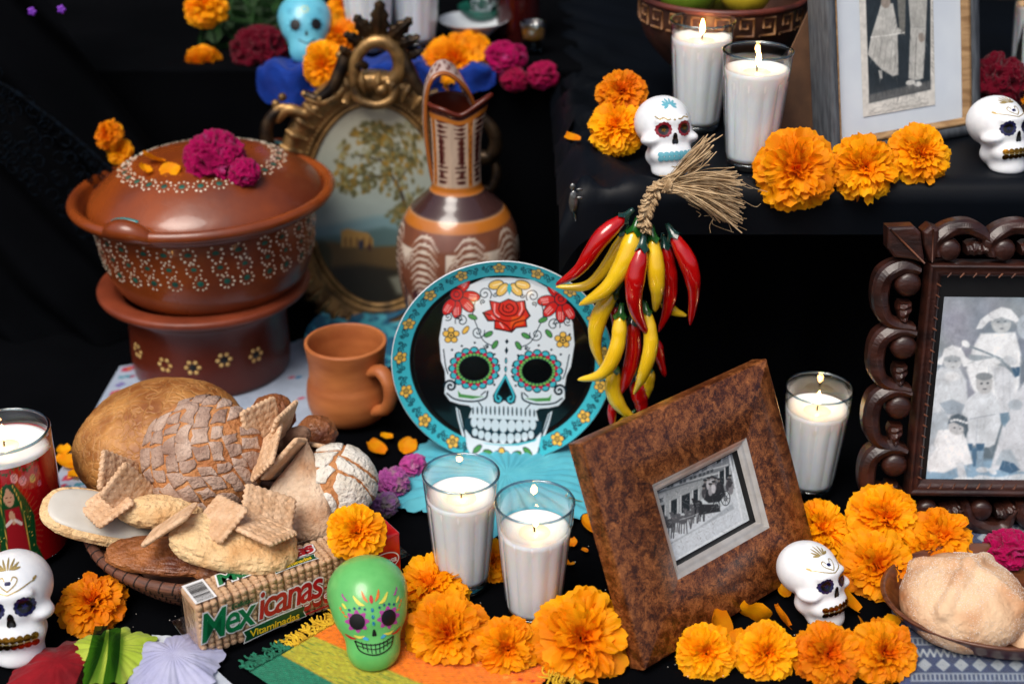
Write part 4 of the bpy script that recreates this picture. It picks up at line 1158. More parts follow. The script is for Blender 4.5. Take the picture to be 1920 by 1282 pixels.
# turquoise rim with flowers and curls, drawn in plate radii
nseg, nr = 760, 170
RIM0 = .845
t = np.arange(nseg) * 2 * pi / nseg
def ringpix(q, a):
    U = np.array([q * PR * cos(a)]); V = np.array([q * PR * sin(a)]); x, y = pl.pix(U, V); return float(x[0]), float(y[0])
TT = np.linspace(0, 2 * pi, 160)
cv.poly([ringpix(1.03, a) for a in TT[:-1]] + [ringpix(1.03, 0)] + [ringpix(RIM0, a) for a in TT[::-1]], TQ, 1)
for k in range(17):
    a = k * 2 * pi / 17 + .12
    fx, fy = ringpix(.925, a)
    for sg in (-1, 1):
        for (da, rr3, r_) in ((.075, .93, 5.4), (.125, .905, 4.6), (.15, .945, 3.6)):
            x, y = ringpix(rr3, a + sg * da); cv.spiral(x, y, r_, -a + (0 if sg > 0 else pi), 1.25, 1.5, INK, sg)
        cv.curve([ringpix(.925, a + sg * .04), ringpix(.955, a + sg * .09), ringpix(.92, a + sg * .14), ringpix(.93, a + sg * .165)], 1.4, INK)
    for j in range(5): cv.ell(fx + 7.6 * cos(j * 1.257 - a), fy + 7 * sin(j * 1.257 - a), 5.2, 5, INK)
    for j in range(5): cv.ell(fx + 7.6 * cos(j * 1.257 - a), fy + 7 * sin(j * 1.257 - a), 4.1, 3.9, YE)
    cv.ell(fx, fy, 4.8, 4.6, INK); cv.ell(fx, fy, 3.2, 3, YE); cv.ell(fx, fy, 1.2, 1.2, INK)
cv.poly(SS([(-72, 810), (-66, 838), (-54, 856), (-20, 866), (20, 866), (54, 856), (66, 838), (72, 810), (60, 823), (30, 832), (0, 834), (-30, 832), (-60, 823)]), WH, 1)      # the chin overlaps the rim
for s in (-1, 1):
    c = S(s * 47, 840); cv.ell(c[0], c[1], 10, 5, INK, s * .6); cv.ell(c[0], c[1], 8.4, 3.6, GR, s * .6)
    c = S(s * 27, 845); cv.ell(c[0], c[1], 9.5, 4.6, INK, -s * .2); cv.ell(c[0], c[1], 8, 3.2, GR, -s * .2)
    for x_, y_ in ((20, 857), (35, 856)): c = S(s * x_, y_); cv.spiral(c[0], c[1], 4.6, 1, 1.2, 1.6, INK, s)
c = S(-1, 850)
for k in range(5): cv.ell(c[0] + 9 * cos(k * 1.257 - 1.57), c[1] + 8 * sin(k * 1.257 - 1.57), 6.5, 6, INK)
for k in range(5): cv.ell(c[0] + 9 * cos(k * 1.257 - 1.57), c[1] + 8 * sin(k * 1.257 - 1.57), 5, 4.6, YE)
cv.ell(c[0], c[1], 5, 5, INK); cv.ell(c[0], c[1], 3, 3, YE)
M_plate = mat('glossy_print', (255, 255, 255), rough=.16, attr=True, coat=.3, spec=.4)
for nm, q0, q1, n_ in (('well', 0.0, RIM0, 150), ('rim', RIM0, 1.0, 36)):
    q = np.linspace(q0, q1, n_)
    U = PR * np.cos(t)[:, None] * q; V = PR * np.sin(t)[:, None] * q
    x, y = pl.pix(U, V)
    Z = (np.clip((q - .80) / .2, 0, 1) ** 1.3 * .010)[None] + 0 * U
    part(nm, (np.stack([U, V, Z], -1).reshape(-1, 3), gridf(nseg, n_, cu=True), cv.sample(x, y).reshape(-1, 3)), M_plate, plate)
part('back', lathe([(PR, .0101), (PR + .001, .0095), (PR, .0085), (PR * .8, -.003), (0, -.003)], 128), mat('white_melamine', (225, 232, 236), rough=.3, col2=(215, 222, 228), vscale=9), plate)
# ------------------------------------------------------------------ string of ceramic peppers tied with jute
M_redp = mat('red_pepper_glaze', (190, 12, 12), rough=.12, col2=(160, 6, 8), vscale=30, coat=.8, bump=(60, .1, .002))
M_yelp = mat('yellow_pepper_glaze', (236, 196, 34), rough=.16, col2=(226, 180, 22), vscale=30, coat=.6, bump=(60, .1, .002))
M_stem = mat('pepper_green', (34, 100, 34), rough=.2, col2=(18, 62, 24), vscale=50, coat=.5)
M_stemd = mat('pepper_dark_green', (14, 44, 40), rough=.2, col2=(24, 70, 60), vscale=50, coat=.5)
M_jute = mat('jute_twine', (204, 178, 140), rough=.9, col2=(164, 134, 96), vscale=120, bump=(500, .5, .001))
PYF = 1.500
kn = aty(1215, 395, PYF)
ris = thing('pepper_string', 'bunch of red and yellow ceramic chili peppers tied with jute, hanging from the ledge', 'pepper bunch', kn)
def pepper(pts, r, red, Y, wob=0.):
    P = smoothprof(pts, 40); W3 = np.array([aty(x, y, Y) for x, y in P]); n = len(P)
    s = np.linspace(0, 1, n)
    W3[:, 1] -= .012 * np.sin(pi * s) * (1.0 if Y < 1.51 else .3)
    m_ = mpp(W3[0])
    rad = r * m_ * np.interp(s, [0, .04, .15, .3, .5, .75, .92, .975, 1], [.45, .72, .97, 1, .9, .66, .38, .22, .04]) * (1 + .05 * np.sin(9 * s + r) + .07 * vnoise(p3(s * 9, r, Y * 50)))
    VF = tube(W3 - kn, rad, 18)
    o = part('pepper', VF, M_redp if red else M_yelp, ris)
    # calyx with pointed sepals and a stub
    d = W3[0] - W3[3]; d /= np.linalg.norm(d); u = np.cross(d, [0, 1, 0]); u /= np.linalg.norm(u); w = np.cross(d, u)
    V = []; ns = 20; R0 = r * m_
    for q, (t, rr) in enumerate(((1.5, .28), (1.05, .34), (.5, .42), (.05, .66), (-.28, .9))):
        for k in range(ns):
            a = 2 * pi * k / ns; tt = t - (.55 * abs(((k % 4) / 2) - 1) if q == 4 else 0) * -1 - (.35 if q == 4 else 0)
            V.append(W3[0] - kn + d * R0 * tt * .95 + (u * cos(a) + w * sin(a)) * R0 * rr * 1.03)
    F = gridf(5, ns, cv=True, flip=True)
    F = [tuple(f) for f in F.tolist()] + [tuple(range(ns))]
    part('pepper_stem', (np.array(V), F), M_stemd if red else M_stem, o)
PB, PM, PF = 1.522, 1.510, 1.496
for pts, r, red, Y in (
    ([(1240, 565), (1262, 580), (1288, 592)], 11, 0, PB), ([(1228, 635), (1236, 668), (1247, 706)], 12, 1, PB), ([(1150, 750), (1147, 775), (1149, 805)], 10, 1, PB),
    ([(1216, 690), (1213, 725), (1200, 760)], 14, 0, PB), ([(1192, 708), (1200, 745), (1206, 786)], 18, 1, PB), ([(1182, 778), (1165, 792), (1148, 806)], 10, 0, PB), ([(1152, 570), (1156, 600), (1150, 640)], 12, 1, PB),
    ([(1152, 690), (1149, 730), (1165, 762), (1190, 784)], 17, 0, PM), ([(1152, 548), (1124, 590), (1116, 640), (1130, 692)], 18, 0, PM), ([(1186, 600), (1187, 655), (1175, 705), (1159, 743)], 17, 1, PM),
    ([(1172, 440), (1142, 490), (1100, 533), (1042, 538)], 14, 0, PM), ([(1246, 458), (1256, 515), (1253, 570), (1235, 622)], 16, 1, PM),
    ([(1164, 590), (1155, 645), (1128, 692), (1083, 712)], 17, 0, PF), ([(1212, 584), (1219, 635), (1206, 690), (1188, 739)], 16, 0, PF),
    ([(1170, 408), (1126, 440), (1085, 498), (1042, 534)], 18, 1, PF), ([(1190, 432), (1170, 482), (1135, 535), (1086, 572)], 21, 0, PF),
    ([(1203, 462), (1189, 520), (1190, 572), (1214, 627)], 20, 1, PF - .01), ([(1224, 446), (1228, 500), (1230, 545), (1228, 584)], 18, 0, PF), ([(1262, 440), (1289, 488), (1299, 540), (1294, 609)], 18, 1, PF)):
    pepper(pts, r * .93, red, Y)
# braid: three plaited cords from the peppers up to the knot, then the tassel
path = smoothprof([(1208, 432), (1210, 405), (1217, 378), (1230, 356), (1252, 345)], 60)
B = []
def c3(px, py, Y=PYF - .012): return aty(px, py, Y) - kn
for k in range(3):
    P = []
    for i, (x, y) in enumerate(path):
        ph = i / len(path) * 2 * pi * 2.6 + .5 * sin(i * .21) + k * 2 * pi / 3
        P.append(c3(x + 11 * cos(ph) * .9, y + 4 * cos(ph)) + np.array([0, -.006 * sin(2 * ph), 0]))
    P = np.array(P); B.append(join(*[tube(P + .0021 * np.stack([np.cos(np.linspace(0, 9, len(P)) + j * 1.05), np.sin(np.linspace(0, 7, len(P)) + j * 2), np.sin(np.linspace(0, 9, len(P)) + j * 1.05)], 1) * (.6 + .8 * random.random()), .0013 * random.uniform(.7, 1.2), 6) for j in range(9)]))
for k in range(3):
    part('braid_cord', B[k], M_jute, ris)
for (x, y, r) in ((1252, 344, 15), (1214, 392, 13), (1300, 320, 9)):
    a = np.linspace(0, 2 * pi, 30, endpoint=False); c = c3(x, y); q = r * .00062
    part('binding', join(*[tube([c + np.array([q * 1.0 * cos(t) * .5 + .0016 * j, q * .9 * sin(t) * .9, q * 1.1 * cos(t)]) for t in a], .0011, 6, closed=True) for j in range(-2, 3)]), M_jute, ris)
S_ = []
for k in range(260):
    f = random.random(); up = random.random() < .16
    e = (1330 + random.gauss(0, 8), 268 + random.gauss(0, 12)) if up else (1345 + 45 * random.random() ** .6 + random.gauss(0, 4), 318 + 100 * f)
    m_ = ((1252 + e[0]) / 2 + random.gauss(0, 5), (345 + e[1]) / 2 - 10 + random.gauss(0, 5))
    P = smoothprof([(1246 + random.gauss(0, 3), 346 + random.gauss(0, 6)), m_, e], 12)
    dy = random.gauss(0, .010); n = len(P)
    V, F = tube([c3(x, y) + np.array([0, dy * i / n - .012 * sin(pi * i / n), 0]) for i, (x, y) in enumerate(P)], .00075 * random.uniform(.5, 1.3), 4, caps=False)
    S_.append((V, F))
for k in range(22):
    x, y = random.uniform(1270, 1390), random.uniform(330, 410); P = smoothprof([(x, y), (x + random.gauss(8, 14), y + random.uniform(0, 20)), (x + random.gauss(18, 26), y + random.uniform(5, 34))], 10)
    S_.append(tube([c3(a, b) + (0, -.008, 0) for a, b in P], .00028, 4, caps=False))
part('tassel', join(*S_), M_jute, ris, kind='stuff')

# ------------------------------------------------------------------ picture frames
class View:                         # draw on a canvas in the coordinates of an enlarged crop
    def __init__(s, cv, ox, oy, k): s.c, s.ox, s.oy, s.k = cv, ox, oy, k
    def T(s, P): return [(s.ox + x / s.k, s.oy + y / s.k) for x, y in P]
    def poly(s, P, c, soft=4, alpha=1): s.c.poly(s.T(P), c, soft / s.k, alpha)
    def line(s, P, w, c, soft=3, alpha=1, taper=False): s.c.line(s.T(P), w / s.k, c, soft / s.k, alpha, taper)
    def ell(s, x, y, rx, ry, c, rot=0, soft=4, alpha=1): s.c.ell(s.ox + x / s.k, s.oy + y / s.k, rx / s.k, ry / s.k, c, rot, soft / s.k, alpha)
def scaled(o, yaw, lean, s): return Plane(CP + s * (np.array(o) - CP), yaw, lean)
def rails(parent, m, u0, u1, v0, v1, w, prof, name='rail', sides='LRTB'):
    """mitred mouldings; prof = [(0..1 across from outside to inside, height)]"""
    pr = np.array(prof)
    for sd_ in sides:
        a = pr[:, 0] * w; V = []
        for e in (0, 1):
            for q, h in zip(a, pr[:, 1]):
                if sd_ == 'B': V.append((u0 + q if e == 0 else u1 - q, v0 + q, h))
                if sd_ == 'T': V.append((u1 - q if e == 0 else u0 + q, v1 - q, h))
                if sd_ == 'L': V.append((u0 + q, v1 - q if e == 0 else v0 + q, h))
                if sd_ == 'R': V.append((u1 - q, v0 + q if e == 0 else v1 - q, h))
        F = gridf(2, len(pr)); part(name, (np.array(V), F), m, parent, smooth=False)
# burl wood frame
sB = .9913
pl = scaled((.1344, 1.1362, 0), .7134, .4219, sB)
w_, h_ = .2807 * sB, .2423 * sB
burl = thing('burl_wood_frame', 'wide reddish burl wood photo frame tilted back among the marigolds', 'picture frame', M=pl.matrix())
m, tn, b = principled('burl_wood'); N, Lk = tn.nodes, tn.links
tc = N.new('ShaderNodeTexCoord')
n1 = N.new('ShaderNodeTexNoise'); n1.inputs['Scale'].default_value = 78; n1.inputs['Detail'].default_value = 9; n1.inputs['Roughness'].default_value = .68; n1.inputs['Distortion'].default_value = .7
n2 = N.new('ShaderNodeTexNoise'); n2.inputs['Scale'].default_value = 380; n2.inputs['Detail'].default_value = 8; n2.inputs['Distortion'].default_value = 1.4
n3 = N.new('ShaderNodeTexNoise'); n3.inputs['Scale'].default_value = 13; n3.inputs['Detail'].default_value = 3
for q in (n1, n2, n3): Lk.new(tc.outputs['Object'], q.inputs['Vector'])
mx = N.new('ShaderNodeMix'); mx.inputs['Factor'].default_value = .42; Lk.new(n1.outputs['Fac'], mx.inputs['A']); Lk.new(n2.outputs['Fac'], mx.inputs['B'])
mx2 = N.new('ShaderNodeMix'); mx2.inputs['Factor'].default_value = .14; Lk.new(mx.outputs[0], mx2.inputs['A']); Lk.new(n3.outputs['Fac'], mx2.inputs['B'])
cr = N.new('ShaderNodeValToRGB'); Lk.new(mx2.outputs[0], cr.inputs[0])
el = cr.color_ramp.elements
el[0].position = .36; el[0].color = (*lin((26, 10, 5)), 1); el[1].position = .66; el[1].color = (*lin((176, 108, 58)), 1)
for p, c in ((.44, (58, 26, 11)), (.5, (100, 54, 25)), (.57, (142, 86, 46))):
    e = cr.color_ramp.elements.new(p); e.color = (*lin(c), 1)
Lk.new(cr.outputs[0], b.inputs['Base Color']); b.inputs['Roughness'].default_value = .3; b.inputs['Coat Weight'].default_value = .3; b.inputs['Coat Roughness'].default_value = .12
bp_ = N.new('ShaderNodeBump'); bp_.inputs['Strength'].default_value = .15; bp_.inputs['Distance'].default_value = .001; Lk.new(n2.outputs['Fac'], bp_.inputs['Height']); Lk.new(bp_.outputs[0], b.inputs['Normal'])
MATS['burl_wood'] = m
ou0, ou1, ov0, ov1 = .0738 * sB, .2199 * sB, .0673 * sB, .1714 * sB
for nm, quad in (('rail', ((0, 0), (w_, 0), (ou1, ov0), (ou0, ov0))), ('rail', ((w_, 0), (w_, h_), (ou1, ov1), (ou1, ov0))), ('rail', ((w_, h_), (0, h_), (ou0, ov1), (ou1, ov1))), ('rail', ((0, h_), (0, 0), (ou0, ov0), (ou0, ov1)))):
    a_, b_, c_, d_ = (np.array(p) for p in quad); V = []
    for e0, e1 in ((a_, d_), (b_, c_)):
        for q, h in ((0, -.022), (0, -.003), (.012, -.0008), (.035, 0), (.985, 0), (1, -.0012), (1, -.014)): V.append((*(e0 + (e1 - e0) * q), h))
    part(nm, (np.array(V), gridf(2, 7)), m, burl, smooth=False)
rails(burl, mat('silver_leaf', (206, 202, 196), rough=.3, metal=.5, col2=(190, 184, 176), vscale=70, stretch=(1, 1, 1)), ou0, ou1, ov0, ov1, .0105, [(0, -.001), (.12, -.0015), (.3, -.0045), (.55, -.004), (.8, -.007), (1, -.0085)], 'fillet')
rails(burl, M_blackm, ou0 + .0105, ou1 - .0105, ov0 + .0105, ov1 - .0105, .004, [(0, -.0086), (.3, -.014), (1, -.0145)], 'inner_rebate')
cv = Canvas(1215, 800, 1455, 1105, 2.2, (196, 204, 208)); g = View(cv, 1220, 810, 4.42)
g.poly([(30, 450), (760, 60), (760, 480), (500, 560), (160, 760), (100, 800)], (150, 156, 158), 8)
g.poly([(370, 300), (600, 190), (620, 320), (380, 400)], (166, 172, 174)); g.poly([(580, 180), (760, 80), (770, 470), (620, 520)], (136, 142, 146), 6)
for s, c in ((0, (205, 210, 212)), (26, (110, 116, 120)), (48, (196, 202, 204)), (66, (96, 102, 106))):
    g.line([(50, 470 + s), (380, 360 + s), (610, 300 + s), (720, 270 + s)], 9, c)
for x, y in ((120, 490), (240, 448), (345, 412), (430, 380), (505, 355), (570, 330)):
    g.poly([(x - 28, y - 8), (x + 28, y - 24), (x + 28, y + 2), (x - 28, y + 20)], (80, 86, 90)); g.line([(x, y - 22), (x, y + 12)], 5, (170, 176, 178))
for x, y, w, h in ((165, 410, 30, 26), (275, 375, 30, 34), (370, 350, 26, 28), (455, 318, 24, 28), (525, 296, 22, 26)):
    g.poly([(x - w, y - h + 12), (x + w, y - h - 12), (x + w, y + h - 12), (x - w, y + h + 12)], (118, 124, 128))
for x, y, w, h in ((145, 740, 48, 120), (272, 640, 24, 78), (370, 590, 34, 74), (452, 540, 18, 62), (670, 380, 18, 60), (715, 330, 14, 46), (645, 200, 16, 50), (685, 165, 16, 40)):
    g.poly([(x - w, y - h + w * .4), (x + w, y - h - w * .4), (x + w, y + h - 12), (x - w, y + h + 12)], (38, 44, 48))
    g.line([(x - w - 8, y - h + 8), (x - w - 8, y + h)], 9, (198, 204, 206)); g.line([(x + w + 8, y - h), (x + w + 8, y + h)], 9, (198, 204, 206))
g.poly([(60, 560), (200, 505), (205, 575), (75, 625)], (166, 172, 176))
def letter(ch, x, y, h=26, w=20):
    st = {'C': [[(1, .1), (.4, 0), (0, .5), (.4, 1), (1, .9)]], 'A': [[(0, 1), (.5, 0), (1, 1)], [(.2, .65), (.8, .65)]], 'F': [[(0, 1), (0, 0), (1, 0)], [(0, .5), (.8, .5)]], 'E': [[(1, 0), (0, 0), (0, 1), (1, 1)], [(0, .5), (.8, .5)]]}[ch]
    for s in st: g.line([(x + a * w, y + b_ * h - a * w * .38) for a, b_ in s], 6, (30, 34, 38))
for i, ch in enumerate('CAFE'): letter(ch, 86 + i * 25, 583 - i * 9)
g.poly([(140, 880), (480, 740), (780, 540), (850, 740), (200, 1120)], (198, 206, 212), 12)
g.poly([(170, 960), (480, 790), (760, 590), (770, 640), (480, 800), (220, 950)], (150, 158, 164), 10, .7)
for x, y, s in ((240, 760, 1.1), (290, 720, 1), (345, 730, 1), (400, 690, 1), (450, 650, .95), (470, 600, .9), (500, 640, .9)):
    c = random.choice(((44, 46, 50), (64, 66, 70), (36, 38, 42), (84, 86, 90)))
    g.ell(x, y, 42 * s, 36 * s, c, -.4, 8); g.ell(x - 34 * s, y - 32 * s, 13 * s, 24 * s, c, .5, 6); g.ell(x - 44 * s, y - 42 * s, 17 * s, 10 * s, c, .7, 5)
    g.line([(x - 36 * s, y - 60 * s), (x - 30 * s, y - 40 * s)], 5, c)
    for dx in (-26, -10, 14, 30): g.line([(x + dx * s, y + 20), (x + dx * s + random.gauss(0, 8), y + 112 * s)], 8, c)
    g.ell(x + 4, y - 10, 13, 9, (140, 144, 146), 0, 8, .5)
g.line([(320, 730), (420, 700), (600, 620)], 4, (190, 196, 200))
g.poly([(540, 480), (680, 430), (700, 520), (650, 580), (560, 590), (520, 560)], (42, 44, 48), 8); g.poly([(470, 600), (640, 600), (660, 660), (480, 690)], (46, 48, 52), 8)
for x, y, r in ((625, 615, 46), (700, 550, 60), (200, 920, 42)):
    for q in (r, r * .35):
        P = [(x + q * .62 * cos(t), y + q * sin(t)) for t in np.linspace(0, 2 * pi, 24)]; g.line(P, 6, (40, 44, 48))
    for t in np.linspace(0, 2 * pi, 9): g.line([(x, y), (x + r * .6 * cos(t), y + r * sin(t))], 3, (70, 74, 78))
for x, y, c in ((530, 460, 60), (560, 440, 180), (590, 430, 200), (615, 440, 90), (645, 450, 50), (520, 510, 70), (575, 490, 150), (600, 470, 190), (720, 450, 70), (745, 480, 120), (735, 420, 60)):
    g.ell(x, y, 19, 40, (c, c, c + 4), 0, 8); g.ell(x, y - 48, 11, 13, (120, 116, 114), 0, 5); g.ell(x, y - 60, 17, 8, (40, 42, 46), 0, 5)
cv.blur(.5); g.line([(40, 452), (712, 102), (842, 740), (200, 1115), (40, 452)], 16, (214, 220, 224), 6)
rp = random.Random(3)
for k in range(500):
    x, y = rp.uniform(60, 780), rp.uniform(150, 950); c0 = rp.choice((60, 90, 130, 170, 205)); g.line([(x, y), (x + rp.gauss(0, 14), y + rp.gauss(0, 14))], rp.uniform(2, 6), (c0, c0 + 2, c0 + 4), 4, .35)
cv.grain(.09, .35)
iu0, iu1, iv0, iv1 = ou0 + .0145, ou1 - .0145, ov0 + .0145, ov1 - .0145
part('photograph', print_sheet(pl, cv, iu0 - .002, iu1 + .001, iv0 - .001, iv1 + .002, 190, 150, -.0143), mat('photo_print', (255, 255, 255), rough=.22, attr=True, spec=.4), burl)
part('backing_board', box(.02, w_ - .02, .02, h_ - .02, -.0225, -.0150), mat('brown_board', (92, 64, 42), rough=.7, col2=(74, 50, 32), vscale=40), burl, smooth=False)

# carved dark wood frame on the right
tC = .018
pl = scaled((.461, 1.39, 0), -.02, .15, 1 - tC * sin(.15) / HC)
carved = thing('carved_wood_frame', 'dark carved wood frame with open scrollwork round an old family portrait', 'picture frame', M=pl.matrix())
M_carv = mat('dark_carved_wood', (58, 27, 18), rough=.42, col2=(32, 14, 10), vscale=22, coat=.25, bump=(90, .35, .002), stretch=(1, 3, 1))
M_worn = mat('worn_edge_wood', (110, 64, 40), rough=.6, col2=(66, 36, 26), vscale=60, bump=(120, .3, .002))
iu, iv1 = pl.uv(1738, 490); iu_b, iv0 = pl.uv(1697, 921)
iu = (iu + iu_b) / 2; IW = .27
mw = .0165
rails(carved, M_carv, iu, iu + IW, iv0, iv1, mw, [(0, -.012), (.0, .012), (.12, .0145), (.3, .011), (.55, .0125), (.85, .008), (1, .001)], 'rail')
for sd_, n in (('L', 19), ('T', 17), ('B', 17), ('R', 19)):            # cut notches of the inner bead
    for k in range(n):
        f = (k + .5) / n
        if sd_ in 'LR':
            v = iv0 + mw + f * (iv1 - iv0 - 2 * mw); u = iu + mw * .66 if sd_ == 'L' else iu + IW - mw * .66; d = np.array([.0042, -.0026])
        else:
            u = iu + mw + f * (IW - 2 * mw); v = iv1 - mw * .66 if sd_ == 'T' else iv0 + mw * .66; d = np.array([.0026, .0042])
        part('notch', tube([(u - d[0], v - d[1], .0105), (u, v, .0122), (u + d[0], v + d[1], .0095)], [.0006, .0013, .0005], 6), M_worn, carved)
part('mount', box(iu + mw - .002, iu + IW - mw + .002, iv0 + mw - .002, iv1 - mw + .002, -.004, -.002), M_blackm, carved, smooth=False)
cv = Canvas(1700, 530, 2060, 930, 2.2, (128, 144, 154)); g = View(cv, 1700, 540, 3.373)
cv.C += ((1765 - cv.X) * .35).clip(-25, 14)[..., None] + ((650 - cv.Y) * .08)[..., None]
for k in range(60): g.ell(150 + 700 * random.random(), 60 + 700 * random.random(), 90, 90, (140 + 40 * random.random(),) * 2 + (172,), 0, 90, .18)
W1, W2, W3_, DKB = (226, 231, 234), (200, 208, 214), (172, 184, 193), (58, 90, 118)
g.poly([(100, 1100), (1300, 1060), (1300, 1260), (90, 1260)], (128, 160, 184), 30); g.poly([(100, 900), (330, 880), (420, 1000), (110, 1020)], (168, 178, 186), 20)
# standing woman in a wide hat
g.poly([(470, 290), (690, 280), (725, 420), (715, 620), (660, 830), (560, 820), (420, 640), (380, 520), (420, 380)], W1, 14); g.poly([(540, 500), (680, 500), (690, 760), (600, 800)], (206, 212, 218), 14)
for x in (520, 560, 610, 650): g.line([(x, 500), (x + 8, 780)], 5, (178, 188, 196), 8, .7)
g.ell(600, 230, 62, 58, (182, 188, 190), 0, 10); g.ell(600, 205, 66, 20, (150, 160, 166), 0, 12); g.poly([(440, 262), (470, 200), (540, 150), (600, 122), (660, 135), (700, 180), (735, 225), (690, 215), (600, 185), (520, 215), (480, 258)], W1, 8)
g.ell(580, 215, 9, 5, (92, 102, 108), 0, 5); g.ell(625, 213, 9, 5, (92, 102, 108), 0, 5); g.ell(604, 258, 14, 5, (112, 118, 124), 0, 5)
g.poly([(390, 420), (560, 435), (640, 470), (700, 560), (620, 500), (400, 455)], (152, 164, 172), 8); g.line([(360, 355), (480, 400), (600, 450), (690, 560)], 12, (120, 136, 146)); g.ell(375, 355, 30, 20, W1, .6, 6)
g.poly([(430, 465), (560, 440), (600, 470), (570, 495), (430, 490)], W1, 8); g.ell(655, 460, 46, 26, W2, .3, 8); g.poly([(660, 505), (720, 500), (715, 555), (690, 565)], DKB, 8)
# seated woman at the left
g.poly([(220, 500), (340, 510), (380, 590), (390, 760), (300, 840), (130, 790), (140, 600), (170, 540)], (200, 208, 214), 14); g.ell(292, 465, 60, 52, (188, 194, 197), 0, 10); g.ell(290, 446, 62, 24, (160, 169, 175), 0, 10)
g.poly([(165, 478), (225, 430), (240, 385), (290, 362), (345, 380), (375, 435), (440, 490), (360, 500), (340, 440), (290, 425), (240, 440), (225, 490)], W1, 8)
g.ell(272, 465, 8, 5, (110, 118, 124), 0, 5); g.ell(312, 465, 8, 5, (110, 118, 124), 0, 5); g.ell(292, 500, 12, 4, (130, 134, 138), 0, 5); g.ell(290, 560, 50, 30, W1, 0, 16)
g.poly([(210, 730), (290, 705), (370, 740), (360, 800), (230, 800)], (148, 162, 174), 10); g.line([(190, 720), (240, 780), (170, 900)], 10, W2); g.poly([(120, 800), (250, 780), (280, 900), (150, 960)], W3_, 12)
# boy standing
g.poly([(440, 660), (540, 655), (590, 720), (600, 860), (560, 990), (520, 1010), (390, 990), (370, 830), (350, 790), (390, 700)], (204, 212, 218), 10); g.line([(400, 830), (560, 800)], 5, (150, 162, 172))
g.line([(450, 830), (440, 980)], 4, (168, 180, 190)); g.ell(494, 610, 54, 62, (184, 187, 189), 0, 8); g.ell(492, 560, 54, 24, (132, 140, 145), 0, 8); g.ell(475, 605, 8, 6, (60, 68, 74), 0, 4); g.ell(515, 603, 8, 6, (60, 68, 74), 0, 4); g.ell(496, 640, 14, 4, (80, 84, 88), 0, 4)
for x in (395, 470): g.poly([(x - 28, 1000), (x + 22, 1000), (x + 14, 1130), (x - 20, 1130)], (130, 156, 176), 8); g.poly([(x - 30, 985), (x + 24, 985), (x + 20, 1030), (x - 26, 1030)], DKB, 8)
g.ell(480, 1150, 40, 18, W2, 0, 6); g.poly([(415, 1010), (445, 1010), (440, 1130), (420, 1130)], (70, 104, 132), 6)
# girl on the floor
g.poly([(200, 900), (350, 890), (380, 960), (420, 1110), (330, 1130), (240, 1170), (130, 1160), (120, 1100), (170, 1000)], W1, 10); g.poly([(160, 985), (110, 1080), (130, 1100), (190, 1010)], W2, 8)
g.ell(322, 880, 56, 52, (184, 187, 189), 0, 8); g.poly([(262, 860), (280, 810), (330, 795), (385, 820), (392, 900), (370, 950), (360, 880), (300, 850)], (74, 88, 98), 8)
for k in range(6): g.ell(285 + k * 19, 832 + abs(k - 1.5) * 6, 10, 8, W1, 0, 4)
g.ell(305, 885, 7, 5, (60, 66, 72), 0, 4); g.ell(340, 890, 7, 5, (60, 66, 72), 0, 4)
g.poly([(315, 1110), (360, 1100), (385, 1200), (330, 1210)], W2, 6); g.ell(330, 1218, 55, 20, W1, -.2, 5); g.ell(400, 1215, 45, 18, W1, .2, 5)
# seated lady at the right and the rest of the group beyond the edge
g.poly([(742, 600), (900, 520), (1000, 600), (1010, 1180), (700, 1160), (530, 1150), (600, 900), (660, 720)], (202, 208, 214), 12); g.poly([(600, 1030), (660, 1020), (720, 1130), (560, 1120)], (168, 182, 192), 12)
g.poly([(585, 1150), (610, 1090), (680, 1110), (720, 1150), (660, 1175)], DKB, 8); g.ell(545, 1160, 30, 18, W2, .6, 6); g.poly([(590, 795), (650, 785), (655, 830), (620, 880), (600, 850)], (104, 132, 152), 8); g.ell(690, 740, 46, 34, W3_, 0, 10)
g.ell(760, 250, 60, 80, W3_, 0, 14); g.ell(860, 430, 60, 66, (150, 158, 164), 0, 8); g.ell(850, 380, 80, 40, (110, 118, 124), 0, 10)
for x in (1040,): g.poly([(x - 90, 420), (x + 100, 420), (x + 130, 1160), (x - 120, 1160)], (120, 128, 134), 12); g.ell(x, 350, 54, 64, (160, 164, 168), 0, 8)
for k in range(9): g.ell(480 + k * 60, 1210 + 12 * sin(k), 60, 26, (206, 214, 220), 0, 10)

rp = random.Random(9)
for k in range(900):                       # folds, lace and shading of the old print
    x, y = rp.uniform(110, 1000), rp.uniform(130, 1240); j_, i_ = int((540 + y / 3.373 - cv.y0) * cv.ss), int((1700 + x / 3.373 - cv.x0) * cv.ss)
    c0 = cv.C[min(j_, cv.h - 1), min(i_, cv.w - 1)]; f_ = rp.choice((.82, .88, 1.08, 1.12)); L0 = rp.uniform(12, 60)
    g.line([(x, y), (x + rp.gauss(0, 12), y + L0 * .5), (x + rp.gauss(0, 20), y + L0)], rp.uniform(3, 9), tuple(np.clip(c0 * f_, 0, 255)), 7, .5, True)
cv.blur(1.1); cv.grain(.14, .045, 7); cv.grain(.06, .15, 3); cv.grain(.04, .4); cv.C = np.clip((cv.C - 150) * 1.08 + 152, 0, 255) * .88 + np.array((205, 216, 224)) * .12
pu0, pv1 = pl.uv(1776, 557); qu, pv0 = pl.uv(1731, 905); pu0 = (pu0 + qu) / 2
part('photograph', print_sheet(pl, cv, pu0, iu + IW - mw - .014, pv0, pv1, 230, 250, -.0012), MATS['photo_print'], carved)
